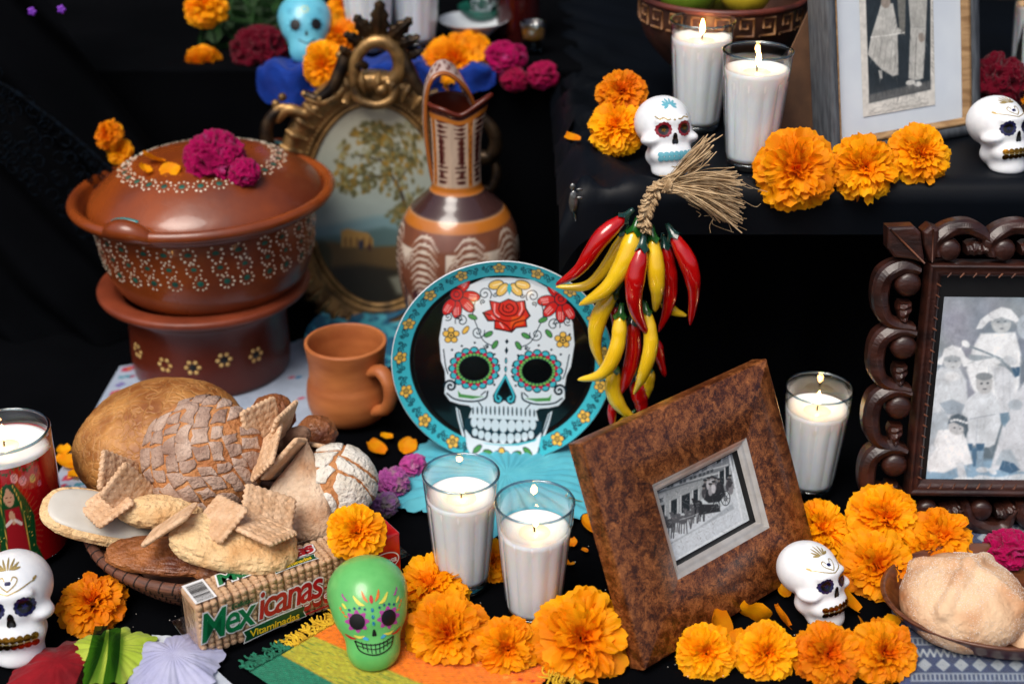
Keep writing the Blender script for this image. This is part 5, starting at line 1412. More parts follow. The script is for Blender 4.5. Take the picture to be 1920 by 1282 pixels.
def carve(pts, rad, name='scroll', z=.004, depth=1.0, ball=None):
    P = smoothprof(pl.uvs(pts), 40); n = len(P); q = .00061
    r = np.interp(np.linspace(0, 1, n), np.linspace(0, 1, len(rad)), rad) * q
    T = np.gradient(P, axis=0); T /= np.linalg.norm(T, axis=1)[:, None] + 1e-9; Nn = np.stack([-T[:, 1], T[:, 0]], 1)
    sec = ((-1.25, -.010), (-1.25, .0045), (-.95, .0085), (-.15, .0115), (.15, .0115), (.95, .0085), (1.25, .0045), (1.25, -.010))     # chiselled band
    V = np.array([(*(P[i] + Nn[i] * a * r[i]), h + .0012 * sin(i * .4 + y_)) for i in range(n) for y_, (a, h) in enumerate(sec)])
    F = [tuple(f) for f in gridf(n, 8).tolist()] + [tuple(range(8))[::-1], tuple(range((n - 1) * 8, n * 8))]
    part(name, (V, F), M_carv, carved, smooth=False)
SC = ((485, 0), (605, -8), (720, -18), (830, -27))
for k, (y0, dx) in enumerate(((492, 0), (610, -8), (722, -17), (830, -25))):
    h = 115 if k else 118
    carve([(1722 + dx, y0 + 14), (1690 + dx, y0 - 2 + 8), (1660 + dx, y0 + 22), (1649 + dx, y0 + 52), (1651 + dx, y0 + 84), (1668 + dx, y0 + h - 8), (1712 + dx, y0 + h + 4)], [7, 12, 14, 13, 12, 9, 6])
    bu, bv = pl.uv(1700 + dx, y0 + 38)
    part('volute', lathe([(0, .0115), (.0095, .0120), (.0125, .0095), (.0145, .006), (.0145, -.008), (0, -.008)], 14), M_carv, carved, loc=(bu, bv, 0))
    carve([(1696 + dx, y0 + 72), (1694 + dx, y0 + 86), (1692 + dx, y0 + 106)], [9, 11, 5], 'teardrop')
for k, (x0) in enumerate((1755, 1857, 1960, 2062)):
    carve([(x0 - 0, 478), (x0 - 2, 452), (x0 + 22, 430), (x0 + 55, 424), (x0 + 82, 434), (x0 + 98, 452)], [6, 13, 12, 11, 10, 6])
    bu, bv = pl.uv(x0 + 22, 466)
    part('volute', lathe([(0, .0115), (.0085, .0120), (.0112, .0095), (.0128, .006), (.0128, -.008), (0, -.008)], 14), M_carv, carved, loc=(bu, bv, 0))
    carve([(x0 + 54, 466), (x0 + 72, 464), (x0 + 92, 466)], [8, 11, 6], 'teardrop')
    xb = x0 - 50
    carve([(xb, 938), (xb + 4, 962), (xb + 32, 985), (xb + 70, 985), (xb + 95, 950)], [6, 12, 13, 11, 6])
    bu, bv = pl.uv(xb + 30, 952)
    part('volute', lathe([(0, .0115), (.0085, .0120), (.0112, .0095), (.0128, .006), (.0128, -.008), (0, -.008)], 14), M_carv, carved, loc=(bu, bv, 0))
    carve([(xb + 58, 958), (xb + 76, 956), (xb + 92, 945)], [8, 11, 6], 'teardrop')
leaf = pl.uvs([(1660, 422), (1710, 420), (1722, 432), (1726, 462), (1730, 490), (1705, 482), (1672, 478), (1660, 462)])
part('corner_leaf', prism(leaf, -.010, .012, .003), M_carv, carved, smooth=False)
part('corner_leaf_vein', tube([(*pl.uv(1664, 424), .013), (*pl.uv(1695, 455), .0145), (*pl.uv(1728, 488), .013)], .0011, 6), M_worn, carved)
part('bud', prism(pl.uvs([(1726, 430), (1740, 418), (1756, 424), (1757, 450), (1748, 486), (1738, 486), (1727, 455)]), -.010, .013, .004), M_carv, carved, smooth=False)
part('bud_vein', tube([(*pl.uv(1744, 424), .0135), (*pl.uv(1742, 486), .0135)], .0009, 6), M_worn, carved)
part('corner_foot', prism(pl.uvs([(1622, 920), (1640, 905), (1690, 915), (1720, 945), (1735, 985), (1690, 960), (1640, 935)]), -.010, .010, .003), M_carv, carved, smooth=False)

# grey and tan layered frame with the couple, on the ledge
sK = .9634
pl = scaled((.3911, 1.6774, .374), .4655, .2217, sK)
pl = Plane(pl.o - .0215 * sK * pl.e2, .4655, .2217)
cw, chh, off = .2405 * sK, .31, .0215 * sK
couple = thing('layered_wood_frame', 'grey and tan wood frame with white mat holding a portrait of a couple', 'picture frame', M=pl.matrix())
M_gw = mat('grey_washed_wood', (84, 90, 96), rough=.6, col2=(58, 62, 68), vscale=30, stretch=(8, 1, 8), bump=(60, .4, .001))
M_tw = mat('tan_wood', (166, 134, 94), rough=.55, col2=(124, 92, 56), vscale=26, stretch=(1, 5, 1), dist=.6)
rails(couple, M_gw, 0, cw, 0, chh, .013, [(0, -.03), (0, .004), (.1, .006), (.9, .006), (1, .002)], 'outer_rail')
rails(couple, M_tw, .013, cw - .013, .013, chh - .013, .0088, [(0, .003), (.15, .005), (.5, .002), (1, -.004)], 'inner_rail')
cv = Canvas(1560, -20, 1840, 300, 2.0, (206, 217, 226))
part('mat_board', box(.0215, cw - .0215, .0215, chh - .0215, -.0055, -.0045), mat('white_mat', (214, 224, 232), rough=.8, col2=(206, 216, 226), vscale=20), couple, smooth=False)
cv.C[:] = (216, 214, 206); g = View(cv, 1400, 0, 2.913)
g.poly([(660, -60), (1015, -60), (1015, 490), (680, 565)], (44, 52, 58), 4); g.poly([(680, 520), (1015, 440), (1015, 490), (680, 565)], (96, 98, 98), 14)
g.poly([(830, -60), (880, -60), (876, 195), (846, 170)], (120, 120, 114), 6)
g.poly([(745, 20), (810, 20), (835, 150), (860, 170), (835, 190), (840, 410), (810, 418), (745, 380), (672, 300), (690, 200), (715, 120)], (190, 190, 184), 6)
for x in (700, 730, 760, 790, 815): g.line([(x + 20, 220), (x, 330 + (x - 700) * .6)], 4, (150, 150, 146), 5, .8)
g.ell(770, 12, 26, 34, (150, 140, 130), 0, 6); g.line([(690, 205), (780, 195), (870, 180)], 7, (226, 226, 220)); g.poly([(730, 385), (750, 385), (752, 430), (738, 430)], (196, 196, 190), 4)
g.poly([(890, -60), (1000, -60), (990, 150), (905, 150)], (176, 176, 170), 6); g.poly([(905, 150), (990, 150), (985, 260), (975, 430), (935, 440), (895, 430)], (186, 186, 180), 6); g.line([(938, 210), (930, 420)], 5, (130, 130, 126)); g.ell(965, 205, 18, 26, (150, 140, 130), 0, 6)
g.ell(905, 452, 26, 14, (214, 214, 208), -.2, 5); g.ell(945, 460, 22, 14, (214, 214, 208), 0, 5)
for k in range(5):
    P = [(680 + i * 17, 606 - k * 0 + (-i * 3.1) + 10 * (k % 2) + random.gauss(0, 6)) for i in range(20)]
    if k < 3: g.line([(x, y - 8 + k * 13) for x, y in P], 3, (150, 148, 142), 3, .7)
for k in range(18): g.line([(1026 + random.gauss(0, 2), 10 + k * 22), (1032 + random.gauss(0, 2), 24 + k * 22)], 4, (120, 118, 112), 3, .8)
rp = random.Random(6)
for k in range(420):
    x, y = rp.uniform(680, 1010), rp.uniform(0, 540); j_, i_ = int((y / 2.913 - cv.y0) * cv.ss), int((1400 + x / 2.913 - cv.x0) * cv.ss)
    c0 = cv.C[min(max(j_, 0), cv.h - 1), min(i_, cv.w - 1)]; g.line([(x, y), (x + rp.gauss(0, 8), y + rp.uniform(10, 50))], rp.uniform(3, 7), tuple(np.clip(c0 * rp.choice((.78, .86, 1.1, 1.2)), 0, 255)), 6, .5, True)
cv.blur(.8); cv.grain(.12, .08, 4); cv.grain(.07, .2)
part('photograph', print_sheet(pl, cv, .0566 * sK, .1727 * sK, .0238 * sK + off, .25, 130, 240, -.0035), MATS['photo_print'], couple)
part('easel_panel', prism([(.02, .0), (.02, .2), (-.115, .0)], -.034, -.031), MATS['brown_board'], couple, smooth=False)
# ------------------------------------------------------------------ coiled basket and the breads
BX, BY, BR_ = -.325, 1.355, .150
basket = thing('coiled_basket', 'shallow brown coiled basket heaped with sweet breads', 'basket', (BX, BY, .002))
M_coil = mat('pine_needle_coil', (118, 74, 54), rough=.6, col2=(78, 46, 34), vscale=40, stretch=(1, 1, 14), bump=(200, .4, .001))
M_bind = mat('dark_binding', (30, 18, 14), rough=.7, col2=(44, 26, 20), vscale=90)
for k in range(5):
    z = .007 + k * .0098; R = BR_ - .045 + .045 * ((k + 1) / 5) ** .8; r = .0062
    c = part('coil', tube([(R * cos(t), R * sin(t), z) for t in np.linspace(0, 2 * pi, 120, endpoint=False)], r, 10, closed=True), M_coil, basket)
    n = 64; B = []
    for j in range(n):
        t = j * 2 * pi / n + .3 * k; q = np.linspace(0, 2 * pi, 12, endpoint=False)
        B.append(tube([((R + (r + .0002) * cos(a)) * cos(t + .012 * sin(a)), (R + (r + .0002) * cos(a)) * sin(t + .012 * sin(a)), z + (r + .0002) * sin(a)) for a in q], .0008, 5, closed=True))
    part('binding', join(*B), M_bind, c, kind='stuff')
part('base', lathe([(0, 0), (BR_ - .045, .002), (BR_ - .045, .005), (0, .004)], 48), M_coil, basket)

M_loaf = mat('golden_crust', (186, 126, 62), rough=.55, col2=(150, 86, 34), vscale=11, vlo=.4, vhi=.7, bump=(70, .5, .004), sss=.05)
M_crumb = mat('pale_cookie', (228, 194, 144), rough=.75, col2=(204, 152, 94), vscale=26, vlo=.42, vhi=.7, bump=(130, 1.0, .0065), sss=.08)
M_sugar = mat('sugared_pastry', (222, 196, 168), rough=.8, col2=(168, 118, 76), vscale=24, vlo=.42, vhi=.72, bump=(200, .9, .004), sss=.08)
M_toast = mat('dark_toasted', (164, 100, 48), rough=.5, col2=(92, 42, 18), vscale=26, coat=.2, bump=(110, .8, .010))
M_icing = mat('white_icing', (200, 197, 188), rough=.4, col2=(184, 178, 166), vscale=20, bump=(40, .15, .002), sss=.1)
M_dough = mat('concha_dough', (196, 136, 82), rough=.65, col2=(170, 104, 54), vscale=26, bump=(150, .8, .008), sss=.03)
M_choc = mat('cocoa_sugar_crust', (184, 156, 138), rough=.9, col2=(146, 116, 100), vscale=46, bump=(220, 1.0, .004))
M_choc2 = mat('pale_cocoa_crust', (198, 172, 154), rough=.9, col2=(160, 130, 112), vscale=60, bump=(220, 1.0, .004))
M_vani = mat('white_sugar_crust', (232, 228, 218), rough=.9, col2=(214, 206, 190), vscale=46, bump=(200, .9, .006))
CRK = radians(0)
Rcam = np.stack([RT, UP, -FW], 1)               # camera axes as columns (right, up, towards viewer)
def bread(name, label, px, py, Y, rad, m, R=None, nz=.05, fr=4., seed=0, n=6, flatb=None, cat='bread', cols=None, pw=None):
    P = aty(px, py, Y); o = thing(name, label, cat, P)
    D, F = ico(n)
    q = D.copy()
    if pw: q = np.sign(q) * np.abs(q) ** pw
    V = q * np.array(rad) * (1 + nz * fbm(D * fr, 4, seed) + .25 * nz * fbm(D * fr * 5, 3, seed + 9) + .010 * fbm(D * 26, 3, seed + 4))[:, None]
    if flatb is not None: V[:, 2] = np.where(V[:, 2] < flatb, flatb + (V[:, 2] - flatb) * .25, V[:, 2])
    if R is not None: V = V @ np.asarray(R).T
    part('crust', (V, F), m, o)
    return o, P
# big golden loaf with veined crackle
m, tn, b = principled('loaf_crackle'); N, Lk = tn.nodes, tn.links
tc = N.new('ShaderNodeTexCoord'); n1 = N.new('ShaderNodeTexNoise'); n1.inputs['Scale'].default_value = 22; n1.inputs['Detail'].default_value = 9; n1.inputs['Roughness'].default_value = .62
vo = N.new('ShaderNodeTexVoronoi'); vo.feature = 'DISTANCE_TO_EDGE'; vo.inputs['Scale'].default_value = 70
nd = N.new('ShaderNodeTexNoise'); nd.inputs['Scale'].default_value = 30; mxv = N.new('ShaderNodeMix'); mxv.data_type = 'VECTOR'; mxv.inputs['Factor'].default_value = .06
Lk.new(tc.outputs['Object'], n1.inputs['Vector']); Lk.new(tc.outputs['Object'], nd.inputs['Vector']); Lk.new(tc.outputs['Object'], mxv.inputs['A']); Lk.new(nd.outputs['Color'], mxv.inputs['B']); Lk.new(mxv.outputs['Result'], vo.inputs['Vector'])
cr = N.new('ShaderNodeValToRGB'); Lk.new(n1.outputs['Fac'], cr.inputs[0]); cr.color_ramp.elements[0].position = .36; cr.color_ramp.elements[0].color = (*lin((132, 76, 30)), 1); cr.color_ramp.elements[1].position = .64; cr.color_ramp.elements[1].color = (*lin((192, 136, 72)), 1)
r2 = N.new('ShaderNodeMapRange'); r2.inputs['From Max'].default_value = .10; Lk.new(vo.outputs['Distance'], r2.inputs['Value'])
mx = N.new('ShaderNodeMix'); mx.data_type = 'RGBA'; Lk.new(r2.outputs[0], mx.inputs['Factor']); mx.inputs['A'].default_value = (*lin((206, 156, 94)), 1); Lk.new(cr.outputs[0], mx.inputs['B'])
mk = N.new('ShaderNodeMix'); mk.data_type = 'RGBA'; mk.inputs['Factor'].default_value = .32; Lk.new(cr.outputs[0], mk.inputs['A']); Lk.new(mx.outputs['Result'], mk.inputs['B'])
Lk.new(mk.outputs['Result'], b.inputs['Base Color']); b.inputs['Roughness'].default_value = .5
bpn = N.new('ShaderNodeBump'); bpn.inputs['Strength'].default_value = .45; bpn.inputs['Distance'].default_value = .002; Lk.new(r2.outputs[0], bpn.inputs['Height'])
bq = N.new('ShaderNodeBump'); bq.inputs['Strength'].default_value = .4; bq.inputs['Distance'].default_value = .009; Lk.new(n1.outputs['Fac'], bq.inputs['Height']); Lk.new(bpn.outputs[0], bq.inputs['Normal']); Lk.new(bq.outputs[0], b.inputs['Normal'])
bread('golden_loaf', 'large round golden loaf with a crackled crust at the back of the basket', 302, 828, 1.44, (.101, .085, .060), m, rotm(.35, -.12, .15), .035, 2.2, 3, 6)

def concha(name, label, px, py, Y, R, ax, mt, rows, seed, gap, thick, rz=0.):
    P = aty(px, py, Y)
    ax = np.array(ax, float); ax /= np.linalg.norm(ax)
    u = np.cross([0, 1, 0], ax); u /= np.linalg.norm(u); w = np.cross(ax, u)
    Rm = np.stack([u, w, ax], 1) @ rotm(0, 0, rz)
    o = thing(name, label, 'bread', P)
    D, F = ico(5)
    V = D * np.array([R, R, R * .72]) * (1 + .03 * fbm(D * 3, 3, seed))[:, None]; V[:, 2] = np.where(V[:, 2] < -.2 * R, -.2 * R + (V[:, 2] + .2 * R) * .2, V[:, 2])
    part('dough', (V @ Rm.T, F), M_dough, o)
    rn = random.Random(seed)
    def dome(x, y, h):
        s = np.array([x, y]); r = min(math.hypot(x, y), .985); 
        if math.hypot(x, y) > 1e-6: x, y = x / math.hypot(x, y) * r, y / math.hypot(x, y) * r
        nrm = np.array([x, y, sqrt(1 - r * r)]); q = np.array([nrm[0] * R, nrm[1] * R, nrm[2] * R * .72])
        nn = np.array([nrm[0], nrm[1], nrm[2] / .72]); nn /= np.linalg.norm(nn)
        return q * (1 + .03 * float(fbm(nrm[None] * 3, 3, seed)[0])) + nn * h
    def cell(poly):
        c = np.mean(poly, 0); poly = [c + (np.array(p) - c) * rn.uniform(.96, 1.06) for p in poly]
        # resample the outline, roughen it and lay it over the dome
        out = []
        for i in range(len(poly)):
            a, b_ = poly[i], poly[(i + 1) % len(poly)]; k = max(2, int(np.linalg.norm(b_ - a) / .09))
            for t in np.arange(k) / k: out.append(a + (b_ - a) * t + np.array([rn.gauss(0, .014), rn.gauss(0, .014)]))
        n_ = len(out); V, F = [], []
        for sc, h in ((1.0, -.0008), (.98, thick * .7), (.86, thick), (.45, thick * 1.15)):
            for p in out: q = c + (p - c) * sc; V.append(dome(q[0], q[1], h + rn.gauss(0, thick * .10)))
        V.append(dome(c[0], c[1], thick * 1.2)); 
        for j in range(3):
            for i in range(n_): F.append((j * n_ + i, j * n_ + (i + 1) % n_, (j + 1) * n_ + (i + 1) % n_, (j + 1) * n_ + i))
        for i in range(n_): F.append((3 * n_ + i, 3 * n_ + (i + 1) % n_, 4 * n_))
        part('crust_piece', (np.array(V) @ Rm.T, F), mt if rn.random() < .6 or mt is not M_choc else M_choc2, o)
    return o, cell, rn
# cocoa concha: curved shell bands cut into blocks
o, cell, rn = concha('concha_bread', 'round sweet bread with brown cocoa shell crust, leaning on the golden loaf', 383, 858, 1.365, .069, (.05, -.75, .62), M_choc, 0, 5, 0, .0017, .3)
def band(x, s): return np.array([x + .42 * (s * s - .0), s])
edges = np.array([-1.36, -1.16, -.97, -.78, -.56, -.32, -.08, .18, .42, .66, .95])
for i in range(len(edges) - 1):
    a, b_ = edges[i] + .016, edges[i + 1] - .016
    y = -.98
    while y < .98:
        h = rn.uniform(.15, .33); y1 = min(y + h, .99)
        jt = lambda: np.array([rn.gauss(0, .016), rn.gauss(0, .016)]); pts = [band(a, y + .014) + jt(), band(b_, y + .014 + rn.gauss(0, .03)) + jt(), band(b_, y1 - .014) + jt(), band(a, y1 - .014 + rn.gauss(0, .03)) + jt()]
        c = np.mean(pts, 0)
        if np.hypot(*c) < .97 and rn.random() < .98 and abs(y1 - y) > .08: cell(pts)
        y = y1 + rn.uniform(0, .03)
# white concha with a few broad plates
o, cell, rn = concha('concha_bread', 'small round sweet bread with cracked white sugar crust at the basket edge', 636, 905, 1.365, .0440, (.42, -.62, .66), M_vani, 0, 9, 0, .0020)
for poly in (((-.95, .45), (-.7, .85), (-.33, .95), (-.42, .62), (-.9, .38)), ((-1, .28), (-.47, .52), (-.54, .22), (-.62, -.08), (-.95, -.12)), ((-.74, -.17), (-.57, .1), (-.38, .03), (-.44, -.38), (-.62, -.5)),
             ((-.25, .97), (.2, 1.0), (.7, .75), (.93, .44), (.3, .43), (-.36, .48)), ((-.42, .38), (.3, .34), (.95, .33), (.98, .0), (.75, -.03), (.2, .08), (-.3, .06), (-.47, .18)),
             ((-.28, -.04), (.2, .0), (.75, -.11), (.95, -.15), (.78, -.6), (.35, -.92), (-.05, -.52), (-.24, -.42)), ((-.3, -.55), (-.08, -.6), (.22, -.93), (-.2, -.98), (-.5, -.75))):
    cell([np.array(p) for p in poly])
bread('iced_cookie', 'flat oval cookie with white icing sticking out at the left of the basket', 190, 970, 1.305, (.064, .036, .0095), M_crumb, rotm(.25, .32, .1), .03, 3, 4, pw=.72)
oo = bpy.data.objects['iced_cookie']; D, F = ico(4); V = np.sign(D) * np.abs(D) ** .72 * np.array([.058, .031, .0085]); V[:, 2] = np.maximum(V[:, 2], -.004)
part('icing', ((V + np.array([0, 0, .0035])) @ rotm(.25, .32, .1).T, F), M_icing, oo)
bread('oval_cookie', 'long pale golden cookie overhanging the front of the basket', 438, 1020, 1.235, (.066, .034, .017), M_crumb, rotm(.2, .16, -.06), .08, 3, 6, 6, pw=.75)
bread('sugared_roll', 'sugar dusted tapered roll in the middle of the basket', 300, 960, 1.30, (.046, .022, .018), M_crumb, rotm(0, .1, .1), .08, 4, 7)
bread('toasted_pastry', 'long dark toasted pastry under the breads at the basket front', 320, 1042, 1.245, (.070, .027, .009), M_toast, rotm(.15, .05, -.05), .09, 4, 8, pw=.8)
bread('toasted_pastry', 'dark glazed pastry piece right of the long toasted one, under the oval cookie', 420, 1062, 1.235, (.042, .025, .012), M_toast, rotm(.15, .12, -.12), .08, 4, 11)
bread('glazed_bun', 'dark glazed sugary bun at the back of the basket beside the brazier', 512, 778, 1.46, (.026, .022, .026), M_toast, None, .1, 3, 12)
bread('glazed_bun', 'dark glazed sugary bun next to the clay mug', 594, 812, 1.45, (.024, .020, .022), M_toast, None, .1, 3, 13)
bread('finger_roll', 'greyish sugared finger roll standing among the crackers', 548, 826, 1.41, (.014, .013, .036), mat('cinnamon_sugar', (142, 112, 92), rough=.85, col2=(112, 80, 60), vscale=40, bump=(200, .5, .002)), rotm(.5, .75, 0), .08, 4, 14)
# folded sugar-dusted triangle pastry
tri = [(578, 828), (600, 880), (622, 968), (612, 1008), (560, 1016), (512, 1012), (502, 930), (545, 870)]
Pl_ = Plane(aty(565, 930, 1.335), -.1, .75)
o = thing('triangle_pastry', 'sugar dusted triangular puff pastry standing at the right of the basket', 'bread', M=Pl_.matrix())
uvp = np.array(Pl_.uvs(tri)); cpt = uvp.mean(0)
ring = smoothprof(np.vstack([uvp, uvp[:1]]), 64)[:-1]; n_ = len(ring)
V, F = [], []
for sc, h in ((.9, -.006), (1.0, .0), (.98, .006), (.85, .011), (.5, .014)):
    for p in ring:
        q = cpt + (p - cpt) * sc; V.append((q[0], q[1], h + .0025 * float(fbm(np.array([[q[0] * 60, q[1] * 60, 3]]), 3)[0])))
V.append((*cpt, .0145)); 
for j in range(4):
    for i in range(n_): F.append((j * n_ + i, j * n_ + (i + 1) % n_, (j + 1) * n_ + (i + 1) % n_, (j + 1) * n_ + i))
for i in range(n_): F.append((4 * n_ + i, 4 * n_ + (i + 1) % n_, 5 * n_))
part('pastry', (np.array(V), F), M_sugar, o)

# crackers: scalloped rectangle with rows of dimples
M_crack = mat('cracker', (222, 186, 150), rough=.6, col2=(202, 160, 120), vscale=60, bump=(260, .6, .004), sss=.02)
def cracker_mesh(a, b, th, dim=(4, 5)):
    n = 44; s, t = np.meshgrid(np.linspace(-1, 1, n), np.linspace(-1, 1, n), indexing='ij')
    sx, sy = a / 2 * (1 + .035 * np.cos(t * 7 * pi) * np.clip((np.abs(s) - .9) * 10, 0, 1)), b / 2 * (1 + .035 * np.cos(s * 8 * pi) * np.clip((np.abs(t) - .9) * 10, 0, 1))
    rc = np.where((np.abs(s) > .8) & (np.abs(t) > .8), 1 - .05 * ((np.abs(s) - .8) / .2) * ((np.abs(t) - .8) / .2), 1)
    X, Y = s * sx * rc, t * sy * rc
    e = np.maximum(np.abs(s), np.abs(t)); Z = th / 2 * (1 - np.clip((e - .88) / .12, 0, 1) ** 2 * .75)
    for i in range(dim[0]):
        for j in range(dim[1]):
            cx, cy = -.66 + 1.32 * i / (dim[0] - 1), -.7 + 1.4 * j / (dim[1] - 1)
            Z = Z - .0020 * np.exp(-(((s - cx) / .085) ** 2 + ((t - cy) / .07) ** 2))
    V1 = np.stack([X, Y, Z], -1).reshape(-1, 3); V2 = V1 * np.array([1, 1, -1]); G = gridf(n, n)
    bd = [i * n for i in range(n)] + [(n - 1) * n + j for j in range(1, n)] + [i * n + n - 1 for i in range(n - 2, -1, -1)] + [j for j in range(n - 2, 0, -1)]
    k = len(bd); sk = np.array([(bd[(i + 1) % k], bd[i], bd[i] + n * n, bd[(i + 1) % k] + n * n) for i in range(k)])
    return make_mesh('cracker', np.concatenate([V1, V2]), np.concatenate([G, G[:, ::-1] + n * n, sk]), M_crack)
CR = cracker_mesh(.060, .046, .0060)
def cracker(px, py, Y, e1, e2, s1, s2, label, a=.060, b=.046):
    """e1, e2: the two edges as photo pixel vectors; the missing length is depth (s = +1 towards viewer)"""
    P = aty(px, py, Y); q = mpp(P)
    v1 = np.array([e1[0], -e1[1]]) * q; v2 = np.array([e2[0], -e2[1]]) * q
    d1 = s1 * sqrt(max(0, a * a - v1 @ v1)); d2 = s2 * sqrt(max(0, b * b - v2 @ v2))
    A = Rcam @ np.array([*v1, d1]); A /= np.linalg.norm(A)
    B = Rcam @ np.array([*v2, d2]); B -= A * (A @ B); B /= np.linalg.norm(B)
    M = Matrix.Identity(4)
    for i in range(3): M[i][0], M[i][1], M[i][2], M[i][3] = A[i], B[i], np.cross(A, B)[i], P[i]
    o = link('cracker', CR); o.matrix_world = M
    return tag(o, label, 'cracker', 'crackers on the bread basket')
cracker(490, 793, 1.385, (50, -28), (34, 44), -1, -1, 'cracker farthest back, leaning above the cocoa bread')
cracker(500, 848, 1.345, (-6, 70), (40, -12), 1, 1, 'upright cracker at the right edge of the cocoa bread')
cracker(533, 860, 1.35, (-70, 78), (10, 6), 1, -1, 'cracker seen edge-on, leaning on the triangle pastry')
cracker(222, 892, 1.325, (46, 34), (-30, 18), -1, 1, 'cracker behind the two at the left front of the golden loaf')
cracker(240, 922, 1.300, (40, 60), (52, -16), -1, -1, 'topmost cracker at the left front of the golden loaf')
cracker(200, 947, 1.295, (62, 30), (-22, -38), 1, -1, 'cracker lying on the white iced cookie')
cracker(318, 983, 1.240, (112, -72), (8, 12), 1, 1, 'narrow cracker seen edge-on, bridging iced and oval cookies', .075)
cracker(412, 972, 1.245, (72, 20), (-30, -40), 1, -1, 'cracker lying flat on the long oval cookie, leftmost')
cracker(492, 992, 1.235, (92, 32), (-40, -28), 1, -1, 'cracker lying on the oval cookie, rightmost')
cracker(503, 955, 1.272, (104, 42), (-4, 66), -1, 1, 'large upright cracker behind the oval cookie', .07)
cracker(612, 838, 1.42, (52, 2), (4, -6), 1, 1, 'cracker edge showing behind the white sugar bread')
cracker(528, 798, 1.385, (-26, 34), (6, 6), 1, -1, 'small tilted cracker between finger roll and the rear cracker')

# ------------------------------------------------------------------ packet of biscuits
A0 = np.array([-.316, 1.147, 0.]); ang = math.atan2(.125, .184)
L_, W_, H_ = .236, .046, .068
pack = thing('cracker_packet', 'clear packet of crackers lettered Mexicanas Vitaminadas, leaning on the basket', 'packet', (A0[0], A0[1], .002), (0, 0, ang))
PC = make_mesh('cracker', *box(-.0037, .0037, .0022, W_ - .0022, .001, H_ - .0022, .0028, 3), M_crack)
rib = []
for k in range(9):
    z = .006 + k * (H_ - .012) / 8; rib.append(xf(ico(2), s=1.0)); rib[-1] = (rib[-1][0] * np.array([.0034, .0022, .0034]) + np.array([0, .0026, z]), rib[-1][1])
for k in range(6):
    y = .008 + k * (W_ - .016) / 5; q = ico(2); rib.append((q[0] * np.array([.0034, .0036, .0016]) + np.array([0, y, H_ - .0026]), q[1]))
v1 = box(-.0036, .0036, .0026, W_ - .0026, .001, H_ - .0026, .0026, 3)
PC = make_mesh('cracker', *join(v1, *rib), M_crack)
n = 23
for k in range(n):
    c = part('cracker', PC, None, pack, loc=(.006 + k * .0081, .0006 * sin(k * 5.1), .0006 * sin(k * 3.3) + .0006)); c.rotation_euler = (0, .012 * sin(k * 2.7), .01 * sin(k * 4.1))
M_film = glass('clear_film', (250, 250, 250), .12, 1.45, 1.6, wrinkle=70)
V, F = box(0, L_ - .042, 0, W_, 0, H_, .003, 3)
part('film', (V, F), M_film, pack, smooth=False)
part('crimped_end', (lambda a: a)(box(-.012, .0, .004, W_ - .006, .0305, .0315)), M_film, pack, smooth=False)
M_pred = mat('red_wrapper', (196, 20, 22), rough=.25, coat=.4, col2=(176, 12, 16), vscale=30, bump=(40, .3, .002))
part('red_sleeve', box(L_ - .044, L_, -.0006, W_ + .0006, -.0004, H_ + .0006, .003, 3), M_pred, pack)
part('crimped_end', box(L_ - .001, L_ + .013, .004, W_ - .004, .030, .0314), M_film, pack, smooth=False)
M_lg = mat('print_green', (12, 112, 66), rough=.3, col2=(6, 92, 52), vscale=40)
M_lr = mat('print_red', (178, 22, 34), rough=.3, col2=(150, 14, 26), vscale=40)
M_lw = mat('print_white', (226, 228, 228), rough=.35, col2=(216, 218, 220), vscale=30)
M_ly = mat('print_yellow', (222, 190, 40), rough=.3, col2=(210, 170, 30), vscale=30)
M_lgd = mat('print_dark_green', (10, 76, 44), rough=.3, col2=(6, 60, 34), vscale=30)
def lettering(body, size, m, M, name, off=0., sh=.25, sp=.88, back=None):
    """text lying in local XY of matrix M, with an optional white outline sheet under it"""
    if back:
        b_ = part(name + '_outline', textmesh(body, size, M_lw, sh, off + back, .00005, sp, 'LEFT'), None, pack); b_.matrix_local = M @ Matrix.Translation((0, 0, .00025))
    t_ = part(name, textmesh(body, size, m, sh, off, .00008, sp, 'LEFT'), None, pack); t_.matrix_local = M @ Matrix.Translation((0, 0, .0006))
    d_ = t_.data; xs = [v.co.x for v in d_.vertices]; return t_, (max(xs) if xs else 0)
FR = Matrix(((1, 0, 0, 0), (0, 0, -1, -.0006), (0, 1, 0, 0), (0, 0, 0, 1)))          # front face: x along, y up, z out
TP = Matrix(((1, 0, 0, 0), (0, 1, 0, 0), (0, 0, 1, H_ + .0006), (0, 0, 0, 1)))
def fit(body, size, sh, sp, off): 
    me = textmesh(body, size, M_lg, sh, off, 0, sp, 'LEFT'); x = [v.co.x for v in me.vertices]; bpy.data.meshes.remove(me); return max(x)
def logo(base, u0, v0, width, height, slope):
    s = height / .7; sh = .22; sp = .86
    x1 = fit('Mex', s, sh, sp, .0006); x2 = fit('icanas', s, sh, sp, .0006)
    kx = width / (x1 + x2 + .001)
    Sx = Matrix(((kx, 0, 0, 0), (slope * kx, 1, 0, 0), (0, 0, 1, 0), (0, 0, 0, 1)))
    M0 = base @ Matrix.Translation((u0, v0, 0)) @ Sx
    lettering('Mex', s, M_lg, M0, 'brand_lettering', .0007, sh, sp, .0016)
    lettering('icanas', s, M_lr, M0 @ Matrix.Translation((x1 + .0004, 0, 0)), 'brand_lettering', .0007, sh, sp, .0016)
